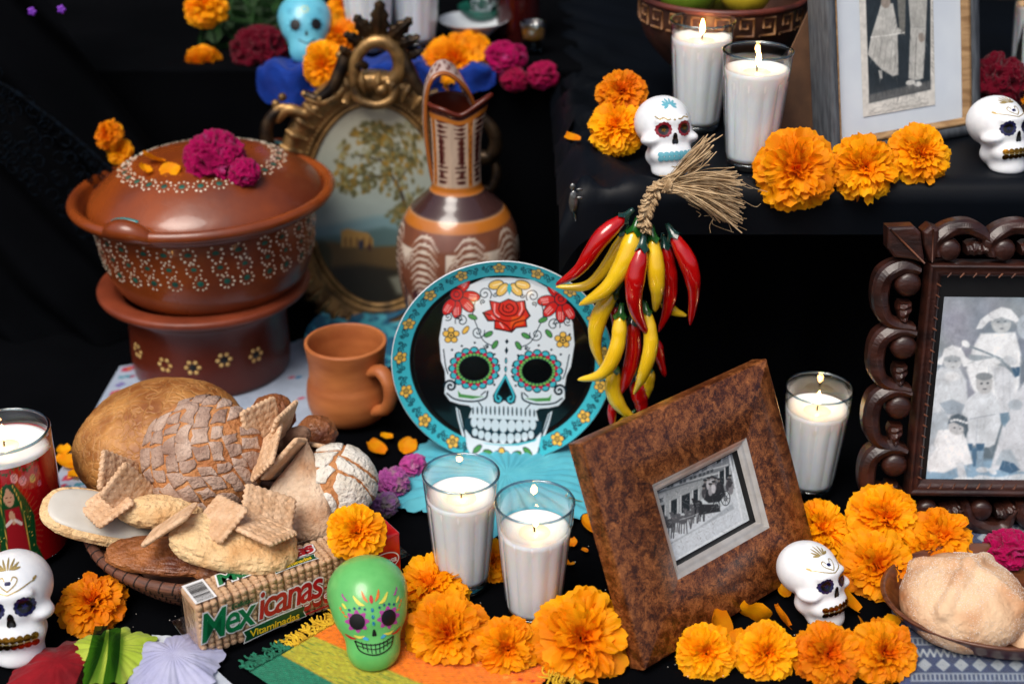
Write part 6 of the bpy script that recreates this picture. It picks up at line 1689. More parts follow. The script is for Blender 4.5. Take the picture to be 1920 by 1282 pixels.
def ribbon(base, u0, v0, width, h, slope, body):
    pts = []
    top = [(i / 12, h + .0012 * sin(i / 12 * pi)) for i in range(13)]; bot = [(i / 12, .0012 * sin(i / 12 * pi)) for i in range(12, -1, -1)]
    P = [(u0 + width * a, v0 + b_ + slope * width * a) for a, b_ in top] + [(u0 + width * .965, v0 + h * .5 + slope * width)] + [(u0 + width * a, v0 + b_ + slope * width * a) for a, b_ in bot] + [(u0 + width * .035, v0 + h * .5)]
    c = np.mean(P, 0); O = [((p[0] - c[0]) * 1.035 + c[0], (p[1] - c[1]) * 1.2 + c[1]) for p in P]
    o1 = part('banner_outline', prism(O, .0001, .0003), M_lw, pack, smooth=False); o1.matrix_local = base
    o2 = part('banner', prism(P, .0004, .0006), M_lgd, pack, smooth=False); o2.matrix_local = base
    s = h * .95; x = fit(body, s, .1, .95, .0001); kx = width * .8 / x
    M0 = base @ Matrix.Translation((u0 + width * .09, v0 + h * .24 + slope * width * .1, .0008)) @ Matrix(((kx, 0, 0, 0), (slope * kx, 1, 0, 0), (0, 0, 1, 0), (0, 0, 0, 1)))
    t_ = part('banner_lettering', textmesh(body, s, M_ly, .1, .00012, .00008, .95, 'LEFT'), None, pack); t_.matrix_local = M0
fl = Plane(A0 + (0, 0, .002), e1=(cos(ang), sin(ang), 0), e2=(0, 0, 1))
logo(FR, .001, .0235, .140, .034, .035)
ribbon(FR, .048, .0045, .070, .0130, .05, 'Vitaminadas')
t_ = part('small_lettering', textmesh('Galletas', .0085, M_lgd, .3, .0002, .00008, .9, 'LEFT'), None, pack); t_.matrix_local = FR @ Matrix.Translation((.037, .0505, .0004))
for k in range(4):
    u = .120 + k * .0125; ring = [(u + .0052 * cos(t) , .021 + .0075 * np.sign(sin(t)) * abs(sin(t)) ** .6) for t in np.linspace(0, 2 * pi, 20, endpoint=False)]
    b1 = part('nutrition_badge', prism(ring, .0001, .0003), M_lr, pack, smooth=False); b1.matrix_local = FR
    b2 = part('badge_face', prism([(u + (x - u) * .82, .0235 + (y - .021) * .52) for x, y in ring], .0004, .0005), M_lw, b1, smooth=False)
    for j in range(2):
        q = part('badge_line', box(u - .0028, u + .0028, .0215 + j * .0028, .0225 + j * .0028, .0006, .0007), M_lr, b1, smooth=False)
for w in (.0085, .0325):
    q = part('badge_strip', box(.114, .163, w, w + .0022, .0001, .0002), M_lr, pack, smooth=False); q.matrix_local = FR
logo(TP, .034, .020, .112, .017, 0.0)
ribbon(TP, .092, .006, .048, .0085, 0.0, 'Vitaminadas')
t_ = part('small_lettering', textmesh('Galletas', .006, M_lgd, .3, .0001, .00008, .9, 'LEFT'), None, pack); t_.matrix_local = TP @ Matrix.Translation((.058, .0375, .0004))
q = part('barcode_panel', box(.003, .026, .004, W_ - .006, .0001, .0004), M_lw, pack, smooth=False); q.matrix_local = TP
x = .0055
rb = random.Random(5); Bc = []
while x < W_ - .010:
    w = rb.choice((.0004, .0004, .0008, .0012)); Bc.append(box(.0055, .0235, x, x + w, .0005, .0006)); x += w + rb.choice((.0004, .0008, .0010))
part('barcode', join(*Bc), M_blackm, q, smooth=False, kind='stuff')
def ellring(base, u, v, rx, ry, w):
    a = np.linspace(0, 2 * pi, 48, endpoint=False); P1 = np.stack([u + rx * np.cos(a), v + ry * np.sin(a), 0 * a + .0009], 1); P2 = np.stack([u + (rx - w) * np.cos(a), v + (ry - w) * np.sin(a), 0 * a + .0009], 1)
    V = np.stack([P1, P2], 1).reshape(-1, 3); o_ = part('maker_oval', (V, gridf(48, 2, cu=True, flip=True)), M_lw, pack, smooth=False); o_.matrix_local = base
ellring(FR, L_ - .022, .038, .019, .012, .0014); ellring(TP, L_ - .04, .021, .018, .014, .0013)
t_ = part('maker_lettering', textmesh('Gamesa', .0105, M_lw, .1, .0002, .0001, .9), None, pack); t_.matrix_local = FR @ Matrix.Translation((L_ - .022, .0348, .001))

# ------------------------------------------------------------------ toy skulls (green, blue)
def toy_skull(P, h, yaw, label, base, deco, full=True, tilt=0.):
    o = thing('toy_skull', label, 'skull', (P[0], P[1], P[2] - .028 * h), (-TT_, 0, radians(yaw))); o.scale = (h, h, h)
    b_ = part('skull_body', SK_T, base, o); f = FT_
    pink, dark = deco['pink'], deco['dark']
    class _F:
        ell = staticmethod(lambda x, z, *k: FT_.ell(x, z + .075, *k)); blob = staticmethod(lambda x, z, *k: FT_.blob(x, z + .075, *k))
        stroke = staticmethod(lambda pts, *k: FT_.stroke([(x, z + .075) for x, z in pts], *k))
    f = _F
    for s in (-1, 1):
        e = part('eye_flower', f.blob(s * .15, .40, lambda a: .098 + .018 * cos(8 * a), 4, 64), pink, o)
        part('eye_socket', f.ell(s * .15, .40, .072, .080, 0, .008, 4, 28), M_blackm, e)
    def nose(a):
        a = (a - pi / 2 + pi) % (2 * pi) - pi
        return .020 + .026 * math.exp(-(a / .5) ** 2) + .010 * math.exp(-((abs(a) - 2.5) / .5) ** 2)
    part('nose', f.blob(0, .265, nose, 3, 32), M_blackm, o)
    st = lambda pts, w, m, tp=False: part('painted_stroke', f.stroke(pts, w, 20, .007, tp), m, o)
    if not full: 
        st([(-.12, .19), (0, .13), (.12, .19)], .014, M_blackm)
        for k in range(7): part('painted_petal', f.ell(.05 * cos(k * .9), .62 + .045 * sin(k * .9), .016, .010, k * .9), deco['y'], o)
        for s in (-1, 1): st([(s * .2, .57), (s * .24, .6), (s * .22, .64), (s * .18, .62)], .012, pink)
        return o
    st([(-.185, .205), (-.1, .168), (0, .155), (.1, .168), (.185, .205)], .013, M_blackm); st([(-.185, .205), (-.14, .10), (0, .055), (.14, .10), (.185, .205)], .013, M_blackm)
    st([(-.165, .155), (0, .11), (.165, .155)], .009, M_blackm)
    for k in range(-3, 4): st([(k * .042, .165 + .003 * k * k), (k * .037, .065 + .006 * k * k)], .009, M_blackm)
    R_, O_, Y_, B_ = deco['r'], deco['o'], deco['y'], deco['b']
    part('painted_petal', f.ell(0, .60, .018, .040, 0, .006), R_, o)
    for s in (-1, 1):
        st([(s * .035, .575), (s * .065, .62), (s * .08, .68)], .026, O_, True); st([(s * .07, .55), (s * .12, .575), (s * .165, .64)], .032, Y_, True)
        for k in range(4): part('painted_dot', f.ell(s * (.07 + k * .048), .515 + .016 * sin(k * 1.1), .012, .012, 0, .007), deco['d'], o)
        for k in range(3): part('painted_dot', f.ell(0, .50 - k * .065, .014, .020, 0, .007), B_, o)
        st([(s * .27, .27), (s * .22, .235), (s * .17, .225)], .026, R_, True); st([(s * .19, .26), (s * .14, .24), (s * .09, .25)], .026, Y_, True); part('painted_petal', f.ell(s * .085, .225, .032, .016, s * .5, .007), B_, o)
        for k in range(3): part('painted_petal', f.ell(s * (.25 + .02 * k), .45 + .035 * k, .018, .008, s * (.4 + .5 * k), .007), O_, o); part('painted_petal', f.ell(s * (.235 + .012 * k), .60 + .02 * k, .018, .008, s * (.2 + .6 * k), .007), pink, o)
        part('painted_petal', f.ell(s * .255, .545, .03, .012, s * 1.0, .007), Y_, o)
    return o
deco = {'pink': mat('skull_pink', (170, 70, 150), rough=.4, col2=(160, 60, 140), vscale=30), 'dark': M_blackm, 'r': mat('skull_red', (190, 40, 40), rough=.4, col2=(170, 30, 30), vscale=30), 'o': mat('skull_orange', (226, 120, 40), rough=.4, col2=(210, 104, 30), vscale=30),
        'y': mat('skull_yellow', (224, 214, 90), rough=.4, col2=(210, 200, 70), vscale=30), 'b': mat('skull_blue', (70, 170, 210), rough=.4, col2=(60, 150, 196), vscale=30), 'd': mat('skull_navy', (24, 70, 110), rough=.4, col2=(20, 60, 96), vscale=30)}
toy_skull(at(700, 1226, .004), .103, 12, 'lime green toy skull with painted face in front of the cracker packet', mat('green_plastic', (94, 178, 96), rough=.28, col2=(104, 188, 104), vscale=6, coat=.2, sss=.05), deco, tilt=-2)

# white skulls
white_skull(at(40, 1212, .002), .103, 12, 'white skull with gold teeth at the lower left, under the red candle', M_gold, M_navy, 'heart')
white_skull(at(1533, 1152, .002), .083, 36, 'white skull with gold teeth turned right, below the burl wood frame', M_gold, M_navy, 'heart')
white_skull(at(1250, 318, SHELF), .088, 14, 'white skull with teal teeth and red eyes on the ledge beside the candles', M_tealp, M_crim, 'daisy')
white_skull(at(1876, 312, SHELF), .085, 22, 'white skull with gold teeth on the ledge beside the layered wood frame', M_gold, M_navy, 'heart')
# ------------------------------------------------------------------ candles
candle(at(868, 1092, .003), 'white candle in fluted glass before the skull plate, left of the front pair', .114, 'low', 1.0, .2)
candle(at(1001, 1150, .003), 'white candle in fluted glass nearest the viewer, right of the front pair', .108, 'low', 1.0, .7)
candle(at(1516, 915, .003), 'white lit candle in fluted glass behind the burl wood frame', .114, 'tall', .985, 1.1)
candle(at(1405, 312, SHELF), 'white lit candle in fluted glass on the ledge, front one of the upper pair', .12, 'tall', .98, .4)
candle(at(1306, 242, SHELF), 'white lit candle in fluted glass on the ledge behind the teal toothed skull', .12, 'tall', .98, 1.6)
candle(at(1932, 175, SHELF), 'white candle in fluted glass at the upper right edge behind the red cockscomb', .12, 'tall', 1.0, 2.0)
candle(at(690, 108, SHELF) + np.array([0, .03, 0]), 'white candle in glass behind the crest of the oval frame, left one', .12, None, 1.05, .9)
candle(at(778, 96, SHELF) + np.array([0, .03, 0]), 'white candle in glass behind the crest of the oval frame, right one', .12, None, 1.05, 2.3)

# red votive candle with a robed figure
vp = at(42, 1020, .003)
vot = thing('red_votive_candle', 'tall red glass votive candle with a green robed figure at the left edge', 'candle', vp)
VR, VH = .0515, .150
cv = Canvas(0, 0, 628, 150, 2.2, (150, 10, 16))
cv.C += (np.clip((cv.Y - 40) / 110, 0, 1) * 26)[..., None] * np.array((1, .2, .2))
cx = 500                                           # faces the viewer
for k in range(44):
    a = k * pi / 22; cv.line([(cx + 30 * cos(a), 62 + 34 * sin(a)), (cx + 62 * cos(a), 62 + 60 * sin(a))], 1.4, (190, 120, 70), alpha=.5)
cv.poly([(cx - 8, 118), (cx + 14, 120), (cx + 34, 96), (cx + 46, 70), (cx + 40, 30), (cx + 50, 6), (cx - 46, 6), (cx - 34, 40), (cx - 40, 74), (cx - 26, 100)], (20, 70, 34), 2)
cv.poly([(cx - 12, 86), (cx + 18, 88), (cx + 24, 40), (cx + 22, 4), (cx - 26, 4), (cx - 18, 44)], (150, 26, 34), 3)
cv.curve([(cx - 10, 116), (cx - 18, 92), (cx - 18, 60), (cx - 26, 8)], 2, (200, 160, 70)); cv.curve([(cx + 12, 117), (cx + 22, 90), (cx + 24, 56), (cx + 26, 8)], 2, (200, 160, 70))
cv.ell(cx + 0, 102, 11, 13, (196, 148, 116), .1, 1.5); cv.curve([(cx - 10, 106), (cx, 118), (cx + 11, 108)], 5, (20, 70, 34))
cv.ell(cx - 4, 102, 2, 1, (60, 36, 28)); cv.ell(cx + 5, 102, 2, 1, (60, 36, 28)); cv.line([(cx - 2, 96), (cx + 3, 96)], 1.2, (140, 60, 54))
cv.ell(cx + 1, 74, 6, 10, (196, 148, 116), .2); cv.line([(cx - 14, 64), (cx - 2, 70)], 5, (214, 200, 190)); cv.line([(cx + 16, 64), (cx + 5, 70)], 5, (214, 200, 190))
for k in range(26): cv.ell(cx + random.choice((-1, 1)) * random.uniform(24, 40), random.uniform(12, 84), .9, .9, (220, 190, 90))
for x, z, c, r in ((cx + 18, 126, (224, 150, 150), 8), (cx + 34, 120, (216, 130, 140), 8), (cx + 48, 132, (170, 24, 34), 8), (cx + 56, 118, (200, 160, 70), 7), (cx + 66, 126, (176, 30, 40), 7), (cx + 70, 108, (216, 120, 140), 5), (cx + 4, 132, (180, 40, 44), 4), (cx - 20, 130, (170, 50, 50), 3)):
    cv.ell(x, z, r, r * .8, c); cv.spiral(x, z, r * .7, 0, 1.5, 1, tuple(v * .6 for v in c))
for k in range(16): cv.ell(cx - 30 + k * 7, 136 + 4 * sin(k), 3.4, 1.6, (40, 80, 34), k * .8)
segs, nz_ = 260, 90
z = np.linspace(.004, VH * .87, nz_); ph = np.arange(segs) * 2 * pi / segs
V = np.stack([VR * np.cos(ph)[:, None] + 0 * z, VR * np.sin(ph)[:, None] + 0 * z, z[None] + 0 * ph[:, None]], -1)
cvx = np.repeat(((ph) * 100)[:, None], nz_, 1); cvy = np.repeat((z / (VH * .87) * 140)[None], segs, 0)
part('printed_sleeve', (V.reshape(-1, 3), gridf(segs, nz_, cu=True), cv.sample(cvx, cvy).reshape(-1, 3)), mat('votive_print', (160, 14, 18), rough=.12, attr=True, coat=.7), vot)
part('glass', lathe([(VR, VH * .87), (VR + .0003, VH - .001), (VR - .0008, VH), (VR - .003, VH - .001), (VR - .003, VH * .84)], 96), M_glass, vot)
part('rim', tube([((VR - .0012) * cos(a), (VR - .0012) * sin(a), VH - .0005) for a in np.linspace(0, 2 * pi, 96, endpoint=False)], .0018, 8, closed=True), M_glassb, vot)
w = part('wax', lathe([(VR - .004, .01), (VR - .0035, VH * .875), (VR - .010, VH * .88), (.02, VH * .866), (0, VH * .863)], 80), M_wax, vot)
p = link('melted_pool', POOL, w); p.location = (0, 0, VH * .864)
k = link('wick', WICK, vot); k.location = (0, 0, VH * .863)
f = link('flame', FLAME['tall'], vot); f.location = (.0015, 0, VH * .863 + .008)
part('foot', lathe([(0, 0), (VR - .002, 0), (VR - .0005, .004), (0, .005)], 64), M_glassb, vot)

# ------------------------------------------------------------------ marigolds
marigold(670, 995, 56, 'bright marigold lying on top of the cracker packet', Y=1.245, tilt=45, az=-70)
marigold(806, 1092, 72, 'marigold between the green skull and the left front candle', tilt=25, az=-120, squash=.9)
marigold(838, 1188, 82, 'large marigold right beside the face of the green skull', z=.004, tilt=50, az=-95)
marigold(952, 1216, 61, 'small marigold in the front row between two larger blooms', z=.004, tilt=55, az=-90)
marigold(1096, 1196, 96, 'largest marigold in the front row, left of the burl wood frame', z=.004, tilt=48, az=-80)
marigold(922, 1050, 46, 'marigold half hidden between the two front candles', tilt=40, az=-100)
marigold(170, 1124, 68, 'marigold alone on the black cloth below the bread basket', tilt=18, az=-80, squash=.85)
marigold(1326, 1224, 57, 'small round marigold, first of the row below the burl wood frame', z=.002, tilt=52, az=-90)
marigold(1440, 1224, 60, 'round marigold, second of the row below the burl wood frame', z=.002, tilt=52, az=-90)
marigold(1556, 1226, 66, 'marigold directly below the right turned white skull', z=.002, tilt=42, az=-85)
marigold(1662, 1222, 68, 'marigold touching the wooden tray, last of the front row', z=.002, tilt=45, az=-75)
marigold(1545, 988, 62, 'marigold behind the right turned skull, touching the burl wood frame', z=.008, tilt=35, az=-60)
marigold(1664, 968, 70, 'topmost marigold of the cluster in front of the carved frame', z=.03, tilt=38, az=-80)
marigold(1765, 1002, 62, 'rightmost marigold of the cluster in front of the carved frame', z=.02, tilt=35, az=-100)
marigold(1650, 1058, 76, 'lowest marigold of the cluster, right of the skull with gold teeth', z=.004, tilt=45, az=-90)
marigold(1744, 1032, 50, 'marigold just behind the sugared bread on the tray', z=.012, tilt=40, az=-80)
marigold(1494, 316, 78, 'large marigold at the ledge edge, leftmost of three before the white mat', Y=1.528, tilt=62, az=-95)
marigold(1624, 312, 66, 'marigold at the ledge edge, middle one of three', Y=1.535, tilt=58, az=-85)
marigold(1732, 286, 64, 'marigold at the ledge edge, rightmost of three before the white mat', Y=1.56, tilt=52, az=-75)
marigold(1518, 240, 34, 'small marigold peeking out behind the layered wood frame', z=SHELF, tilt=30)
marigold(1166, 168, 48, 'upper marigold of two stacked left of the teal toothed skull', Y=1.66, tilt=40, az=-90)
marigold(1156, 232, 56, 'lower marigold of two stacked left of the teal toothed skull', Y=1.63, tilt=45, az=-100)
marigold(853, 112, 66, 'blurred marigold behind the handle of the painted jug', Y=2.02, tilt=40, az=-90)
marigold(890, 88, 40, 'blurred marigold touching the white dish on the rear ledge', Y=2.09, tilt=40, az=-60)
marigold(605, 122, 45, 'marigold covering the chin of the blue skull', Y=1.985, tilt=75, az=-100)
marigold(636, 62, 42, 'marigold right of the blue skull, beside the rear candle', Y=2.06, tilt=30, az=-80)
marigold(645, 8, 34, 'marigold above the blue skull at the top edge', Y=2.12, tilt=40)
marigold(385, 6, 42, 'blurred marigold cut by the top edge among green leaves', Y=2.12, tilt=20, az=-90)
marigold(382, 128, 37, 'blurred hanging marigold left of the dark red cockscomb', Y=2.05, tilt=120, az=-90)
marigold(196, 250, 30, 'blurred small marigold in the dark behind the casserole, upper one', Y=1.87, tilt=60, az=-140)
marigold(222, 282, 26, 'blurred small marigold just above the casserole rim', Y=1.87, tilt=60, az=-90)
marigold(1916, 178, 22, 'marigold scrap at the right edge behind the ledge skull', z=SHELF, tilt=30)

for a in ((1585, 900 + 0, 0, 0, ''),): pass
for (x, y, l, r, t, lb) in (
    (1345, 1180, 46, 40, (58, 20), 'long loose petal leaning at the lower edge of the burl frame'), (1415, 1155, 42, 160, (66, 10), 'upright loose petal left of the right turned skull'),
    (1465, 1160, 36, 80, (50, 25), 'loose petal below the jaw of the right turned skull'), (1385, 1205, 34, -40, (55, 0), 'loose petal between the first two blooms below the burl frame'),
    (1590, 1130, 36, 70, (40, 10), 'loose petal right of the gold teeth'), (1622, 1190, 46, 120, (50, -20), 'broad loose petal above the bloom touching the tray'),
    (1470, 1108, 18, 20, (30, 0), 'small petal under the burl frame beside the skull'), (1672, 1165, 20, 60, (10, 0), 'small petal on the blue cloth beside the tray'),
    (1082, 935, 30, 100, (10, 0), 'petal on the turquoise paper left of the burl frame'), (1108, 985, 30, 40, (25, 10), 'petal below the turquoise paper at the burl frame'),
    (1072, 1018, 14, 10, (10, 0), 'tiny petal right of the front candle, upper'), (1096, 1032, 9, 80, (10, 0), 'tiniest petal right of the front candle'), (1064, 1058, 18, 150, (20, 0), 'petal scrap right of the front candle, lower'),
    (128, 870, 30, 80, (10, 0), 'largest petal on the embroidered cloth beside the loaf'), (120, 845, 18, 20, (10, 0), 'petal on the embroidered cloth behind the largest one'), (142, 892, 20, 120, (10, 0), 'petal on the embroidered cloth nearest the iced cookie'),
    (112, 862, 14, 60, (10, 0), 'small petal on the embroidered cloth beside the red candle'), (705, 842, 26, 60, (20, 0), 'petal on black cloth left of the skull plate'), (765, 838, 24, -20, (25, 10), 'petal lying close to the rim of the skull plate'), (725, 820, 16, 100, (10, 0), 'dark small petal between mug and skull plate')):
    loose_petal(x, y, l, r, lb, z=.004, tilt=t)
loose_petal(1073, 262, 20, 80, 'single petal on the ledge left of the stacked marigolds', z=SHELF + .004)
loose_petal(1425, 326, 18, 30, 'petal at the foot of the upper front candle', z=SHELF + .004)

# cockscombs
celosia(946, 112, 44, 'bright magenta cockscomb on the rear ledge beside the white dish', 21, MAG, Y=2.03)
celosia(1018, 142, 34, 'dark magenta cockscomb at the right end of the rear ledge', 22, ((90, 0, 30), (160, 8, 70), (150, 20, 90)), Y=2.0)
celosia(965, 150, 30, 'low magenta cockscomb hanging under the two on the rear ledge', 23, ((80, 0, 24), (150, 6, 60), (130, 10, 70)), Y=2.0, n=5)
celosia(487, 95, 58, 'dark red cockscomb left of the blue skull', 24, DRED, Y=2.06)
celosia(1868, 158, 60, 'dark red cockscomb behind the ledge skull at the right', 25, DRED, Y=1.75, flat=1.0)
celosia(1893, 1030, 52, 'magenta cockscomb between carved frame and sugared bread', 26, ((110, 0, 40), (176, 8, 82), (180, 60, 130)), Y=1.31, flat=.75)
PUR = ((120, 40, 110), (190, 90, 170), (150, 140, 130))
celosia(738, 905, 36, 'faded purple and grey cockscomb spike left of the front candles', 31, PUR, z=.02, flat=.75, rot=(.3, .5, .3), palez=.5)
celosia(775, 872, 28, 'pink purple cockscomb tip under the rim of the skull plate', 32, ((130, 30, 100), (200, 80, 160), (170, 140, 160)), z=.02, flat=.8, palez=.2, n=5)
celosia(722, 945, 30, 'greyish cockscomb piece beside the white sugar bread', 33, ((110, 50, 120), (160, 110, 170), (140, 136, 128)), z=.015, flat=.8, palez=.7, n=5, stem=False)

# ------------------------------------------------------------------ papers and cloths at the front
def crumpled(name, label, cat, center, rad, m, seed, z=.006, lobes=7, ruff=.004, dome=.01, rot=0., sx=1.0, cut=None, ray_amp=.0):
    nr, na = 46, 180
    r, a = np.meshgrid(np.linspace(0, 1, nr), np.arange(na) * 2 * pi / na, indexing='ij')
    edge = 1 + .08 * np.sin(lobes * a + seed) + .05 * np.sin((2 * lobes + 1) * a + 2 * seed) + .02 * np.sin(23 * a)
    if cut is not None: edge = edge * cut(a)
    X, Y = sx * rad * r * edge * np.cos(a), rad * r * edge * np.sin(a)
    Z = z + dome * (1 - r ** 2) + ruff * fbm(p3(X * 26, Y * 26, seed), 4) * (.35 + r) + ray_amp * np.abs(np.sin(a * 15 + 2 * fbm(p3(X * 20, Y * 20, seed), 2))) * r
    Z = np.maximum(Z, .0012 + 0 * Z)
    V = p3(X, Y, Z).reshape(-1, 3); F = gridf(nr, na, cv=True)
    o = part(name, (V, F), m); o.location = [float(v) for v in center]; o.rotation_euler = (0, 0, rot)
    return tag(o, label, cat)
def fabric(nm, c, c2, tr=.25, sc=30): return mat(nm, c, rough=.75, col2=c2, vscale=sc, transl=tr, spec=.2, bump=(260, .35, .0015), sheen=.2)
M_tq = fabric('turquoise_tissue', (104, 198, 214), (84, 180, 202), .2)
pc_ = at(950, 935, 0)
def fringe_cut(a): return 1 + .14 * (np.abs(((a * 26 / pi) % 1) - .5) - .25)
crumpled('turquoise_paper', 'turquoise crepe paper spread under the skull plate and candles', 'paper', (pc_[0], pc_[1] + .03, .001), .118, M_tq, 3, .003, 5, .004, .012, 0, 1.16, fringe_cut, .007)
M_redf = fabric('red_fabric_petal', (150, 14, 28), (110, 6, 18), .2)
M_lime = fabric('lime_fabric_petal', (196, 214, 84), (170, 196, 60), .25)
M_lav = fabric('lavender_fabric_petal', (196, 198, 226), (174, 176, 214), .25)
M_whp = fabric('white_paper_petal', (206, 214, 222), (190, 198, 210), .2)
crumpled('fabric_flower', 'dark red fabric flower lying at the bottom left corner', 'fabric flower', at(112, 1262, 0), .047, M_redf, 1, .004, 6, .005, .012, .3)
crumpled('fabric_flower', 'lime green fabric flower crossed by black ribbon at the bottom', 'fabric flower', at(208, 1240, 0), .044, M_lime, 2, .006, 7, .004, .012, .8, 1.05, None, .0012)
crumpled('fabric_flower', 'lavender fabric flower between lime flower and cracker packet', 'fabric flower', at(330, 1258, 0), .046, M_lav, 4, .007, 6, .005, .014, 1.9, 1.0, None, .0014)
# white paper sheet under the lavender flower
q = [at(x, y, 0)[:2] for x, y in ((285, 1192), (345, 1200), (450, 1300), (300, 1330))]; c = np.mean(q, 0)
a, b = np.meshgrid(np.linspace(0, 1, 40), np.linspace(0, 1, 40), indexing='ij')
XY = ((1 - a) * (1 - b))[..., None] * q[0] + (a * (1 - b))[..., None] * q[1] + (a * b)[..., None] * q[2] + ((1 - a) * b)[..., None] * q[3]
o = part('paper_sheet', (np.stack([XY[..., 0] - c[0], XY[..., 1] - c[1], .003 + .002 * fbm(p3(a * 4, b * 4), 3)], -1).reshape(-1, 3), gridf(40, 40, flip=True)), M_whp); o.location = (c[0], c[1], 0)
tag(o, 'white paper sheet with folded edge under the lavender fabric flower', 'paper')
M_org = glass('black_organza', (70, 120, 60), .5, 1.2, .4)
def rib_strip(pts, w, label):
    P = np.array([at(x, y, .024) for x, y in smoothprof(pts, 40)]); T = np.gradient(P, axis=0); T /= np.linalg.norm(T, axis=1)[:, None]; s_ = np.stack([-T[:, 1], T[:, 0], 0 * T[:, 0]], 1) * w / 2
    c = P.mean(0); n_ = len(P); t = np.linspace(-1, 1, 5)[None, :, None]
    V = P[:, None] - c + s_[:, None] * t; V[..., 2] += .003 * fbm(V * 40, 2)
    o = part('sheer_ribbon', (V.reshape(-1, 3), gridf(n_, 5)), M_org); o.location = [float(v) for v in c]; return tag(o, label, 'ribbon', 'sheer black ribbon strips')
rib_strip([(190, 1172), (176, 1225), (150, 1290)], .013, 'sheer black ribbon across the lime flower, left strip')
rib_strip([(216, 1176), (212, 1230), (200, 1300)], .012, 'sheer black ribbon across the lime flower, right strip')

# striped woven cloth with fringe
QP = [(632, 1168), (472, 1262), (560, 1420), (1080, 1300)]       # corner points: right end of fringe edge, left end, front left, front right
q = [at(x, y, 0)[:2] for x, y in ((470, 1266), (700, 1135), (1075, 1236), (790, 1480))]
cv = Canvas(0, 0, 100, 100, 5, (226, 110, 20))
GRN, YG, ORG = (30, 122, 92), (180, 176, 50), (244, 126, 20)
for x0, x1, c in ((-5, 24, GRN), (24, 50, YG), (50, 84, ORG), (84, 104, (238, 112, 20))): cv.poly([(x0, -5), (x1, -5), (x1, 105), (x0, 105)], c, 2.2)
for k in range(260):
    x, y = random.uniform(25, 50), random.uniform(0, 100); cv.line([(x, y), (x, y + random.uniform(1, 5))], .5, random.choice(((96, 130, 50), (196, 170, 50), (60, 120, 60))), soft=.3, alpha=.6)
for k in range(20): cv.ell(74 + 2 * sin(k), 5 + k * 5, 1.2, 1.2, (236, 160, 60)); cv.ell(77 + 2 * cos(k * 2), 6 + k * 5, .9, .9, (190, 30, 30))
cv.X; cv.C *= (1 + .10 * (np.sin(cv.X * 11) * np.sin(cv.Y * 11)))[..., None]; cv.grain(.14, .9)
M_sar = mat('woven_serape', (230, 110, 30), rough=.9, attr=True, col2=(236, 230, 230), vscale=160, weave=(420, .5), sheen=.2, spec=.15)
a, b = np.meshgrid(np.linspace(0, 1, 200), np.linspace(0, 1, 160), indexing='ij')
XY = ((1 - a) * (1 - b))[..., None] * q[0] + (a * (1 - b))[..., None] * q[1] + (a * b)[..., None] * q[2] + ((1 - a) * b)[..., None] * q[3]
c = np.mean(q, 0); Z = .0025 + .0018 * (1 + fbm(p3(XY[..., 0] * 16, XY[..., 1] * 16, 4), 3)) + .0006 * np.sin(a * 300) * np.sin(b * 240)
ser = thing('striped_cloth', 'green, yellow and orange striped woven cloth with fringe under the green skull', 'cloth', (c[0], c[1], 0))
cvv = cv.sample(a * 100, b * 100).reshape(-1, 3)
part('weave', (np.stack([XY[..., 0] - c[0], XY[..., 1] - c[1], Z], -1).reshape(-1, 3), gridf(200, 160, flip=True), cvv), M_sar, ser)
M_fg = mat('green_yarn', (26, 116, 88), rough=.9, col2=(16, 84, 62), vscale=200, bump=(600, .4, .001)); M_fy = mat('yellow_yarn', (214, 176, 34), rough=.9, col2=(190, 146, 24), vscale=200, bump=(600, .4, .001))
d1 = np.array(q[1]) - q[0]; e = np.array([-d1[1], d1[0]]); e /= np.linalg.norm(e)
for nm, f0, f1, m in (('fringe', .0, .34, M_fg), ('fringe', .34, .98, M_fy)):
    S_ = []
    for f in np.arange(f0, f1, .0072):
        b0 = q[0] + d1 * f - c; l = random.uniform(.012, .022); sk = random.gauss(0, .006); P = []
        for t in np.linspace(0, 1, 8): pp = b0 + e * l * t + d1 / np.linalg.norm(d1) * (sk * t + .0015 * sin(9 * t + f * 90)); P.append((pp[0], pp[1], .0055 + .003 * sin(2.4 * t + f * 50) * t))
        S_.append(tube(P, .0011, 6))
    part(nm, join(*S_), m, ser, kind='stuff', label='green yarn fringe' if m is M_fg else 'yellow yarn fringe')
S_ = []
for k in range(26):
    p0 = at(1035 + random.gauss(0, 14), 1252 + random.gauss(0, 8), .006); P = [p0 + np.array([.012 * t + .004 * sin(7 * t + k), -.022 * t, .003 * sin(5 * t + k)]) - np.array([c[0], c[1], 0]) for t in np.linspace(0, 1, 9)]
    S_.append(tube(P, .0011, 6))
part('corner_tassel', join(*S_), M_fy, ser, kind='stuff')

# blue and white woven cloth on the right
cv = Canvas(0, 0, 100, 100, 6, (26, 52, 100)); WC = (186, 196, 200)
for j in range(17):
    y = 3 + j * 5.9
    if j % 3 == 0:
        for k in range(34): cv.line([(k * 3, y - 1.6), (k * 3 + 1.5, y + 1.6)], .9, WC); cv.line([(k * 3 + 1.5, y + 1.6), (k * 3 + 3, y - 1.6)], .9, WC)
    elif j % 3 == 1:
        for k in range(13):
            x = 4 + k * 8
            for r in (2.7, 1.7, .7): cv.line([(x - r, y), (x, y - r), (x + r, y), (x, y + r), (x - r, y)], .8, WC)
    else:
        cv.line([(0, y - 1.7), (100, y - 1.7)], .6, WC); cv.line([(0, y + 1.7), (100, y + 1.7)], .6, WC)
        for k in range(50): cv.line([(k * 2, y - 1), (k * 2, y + 1)], .8, WC)
cv.poly([(0, 0), (5, 0), (5, 100), (0, 100)], (24, 56, 120), .5)
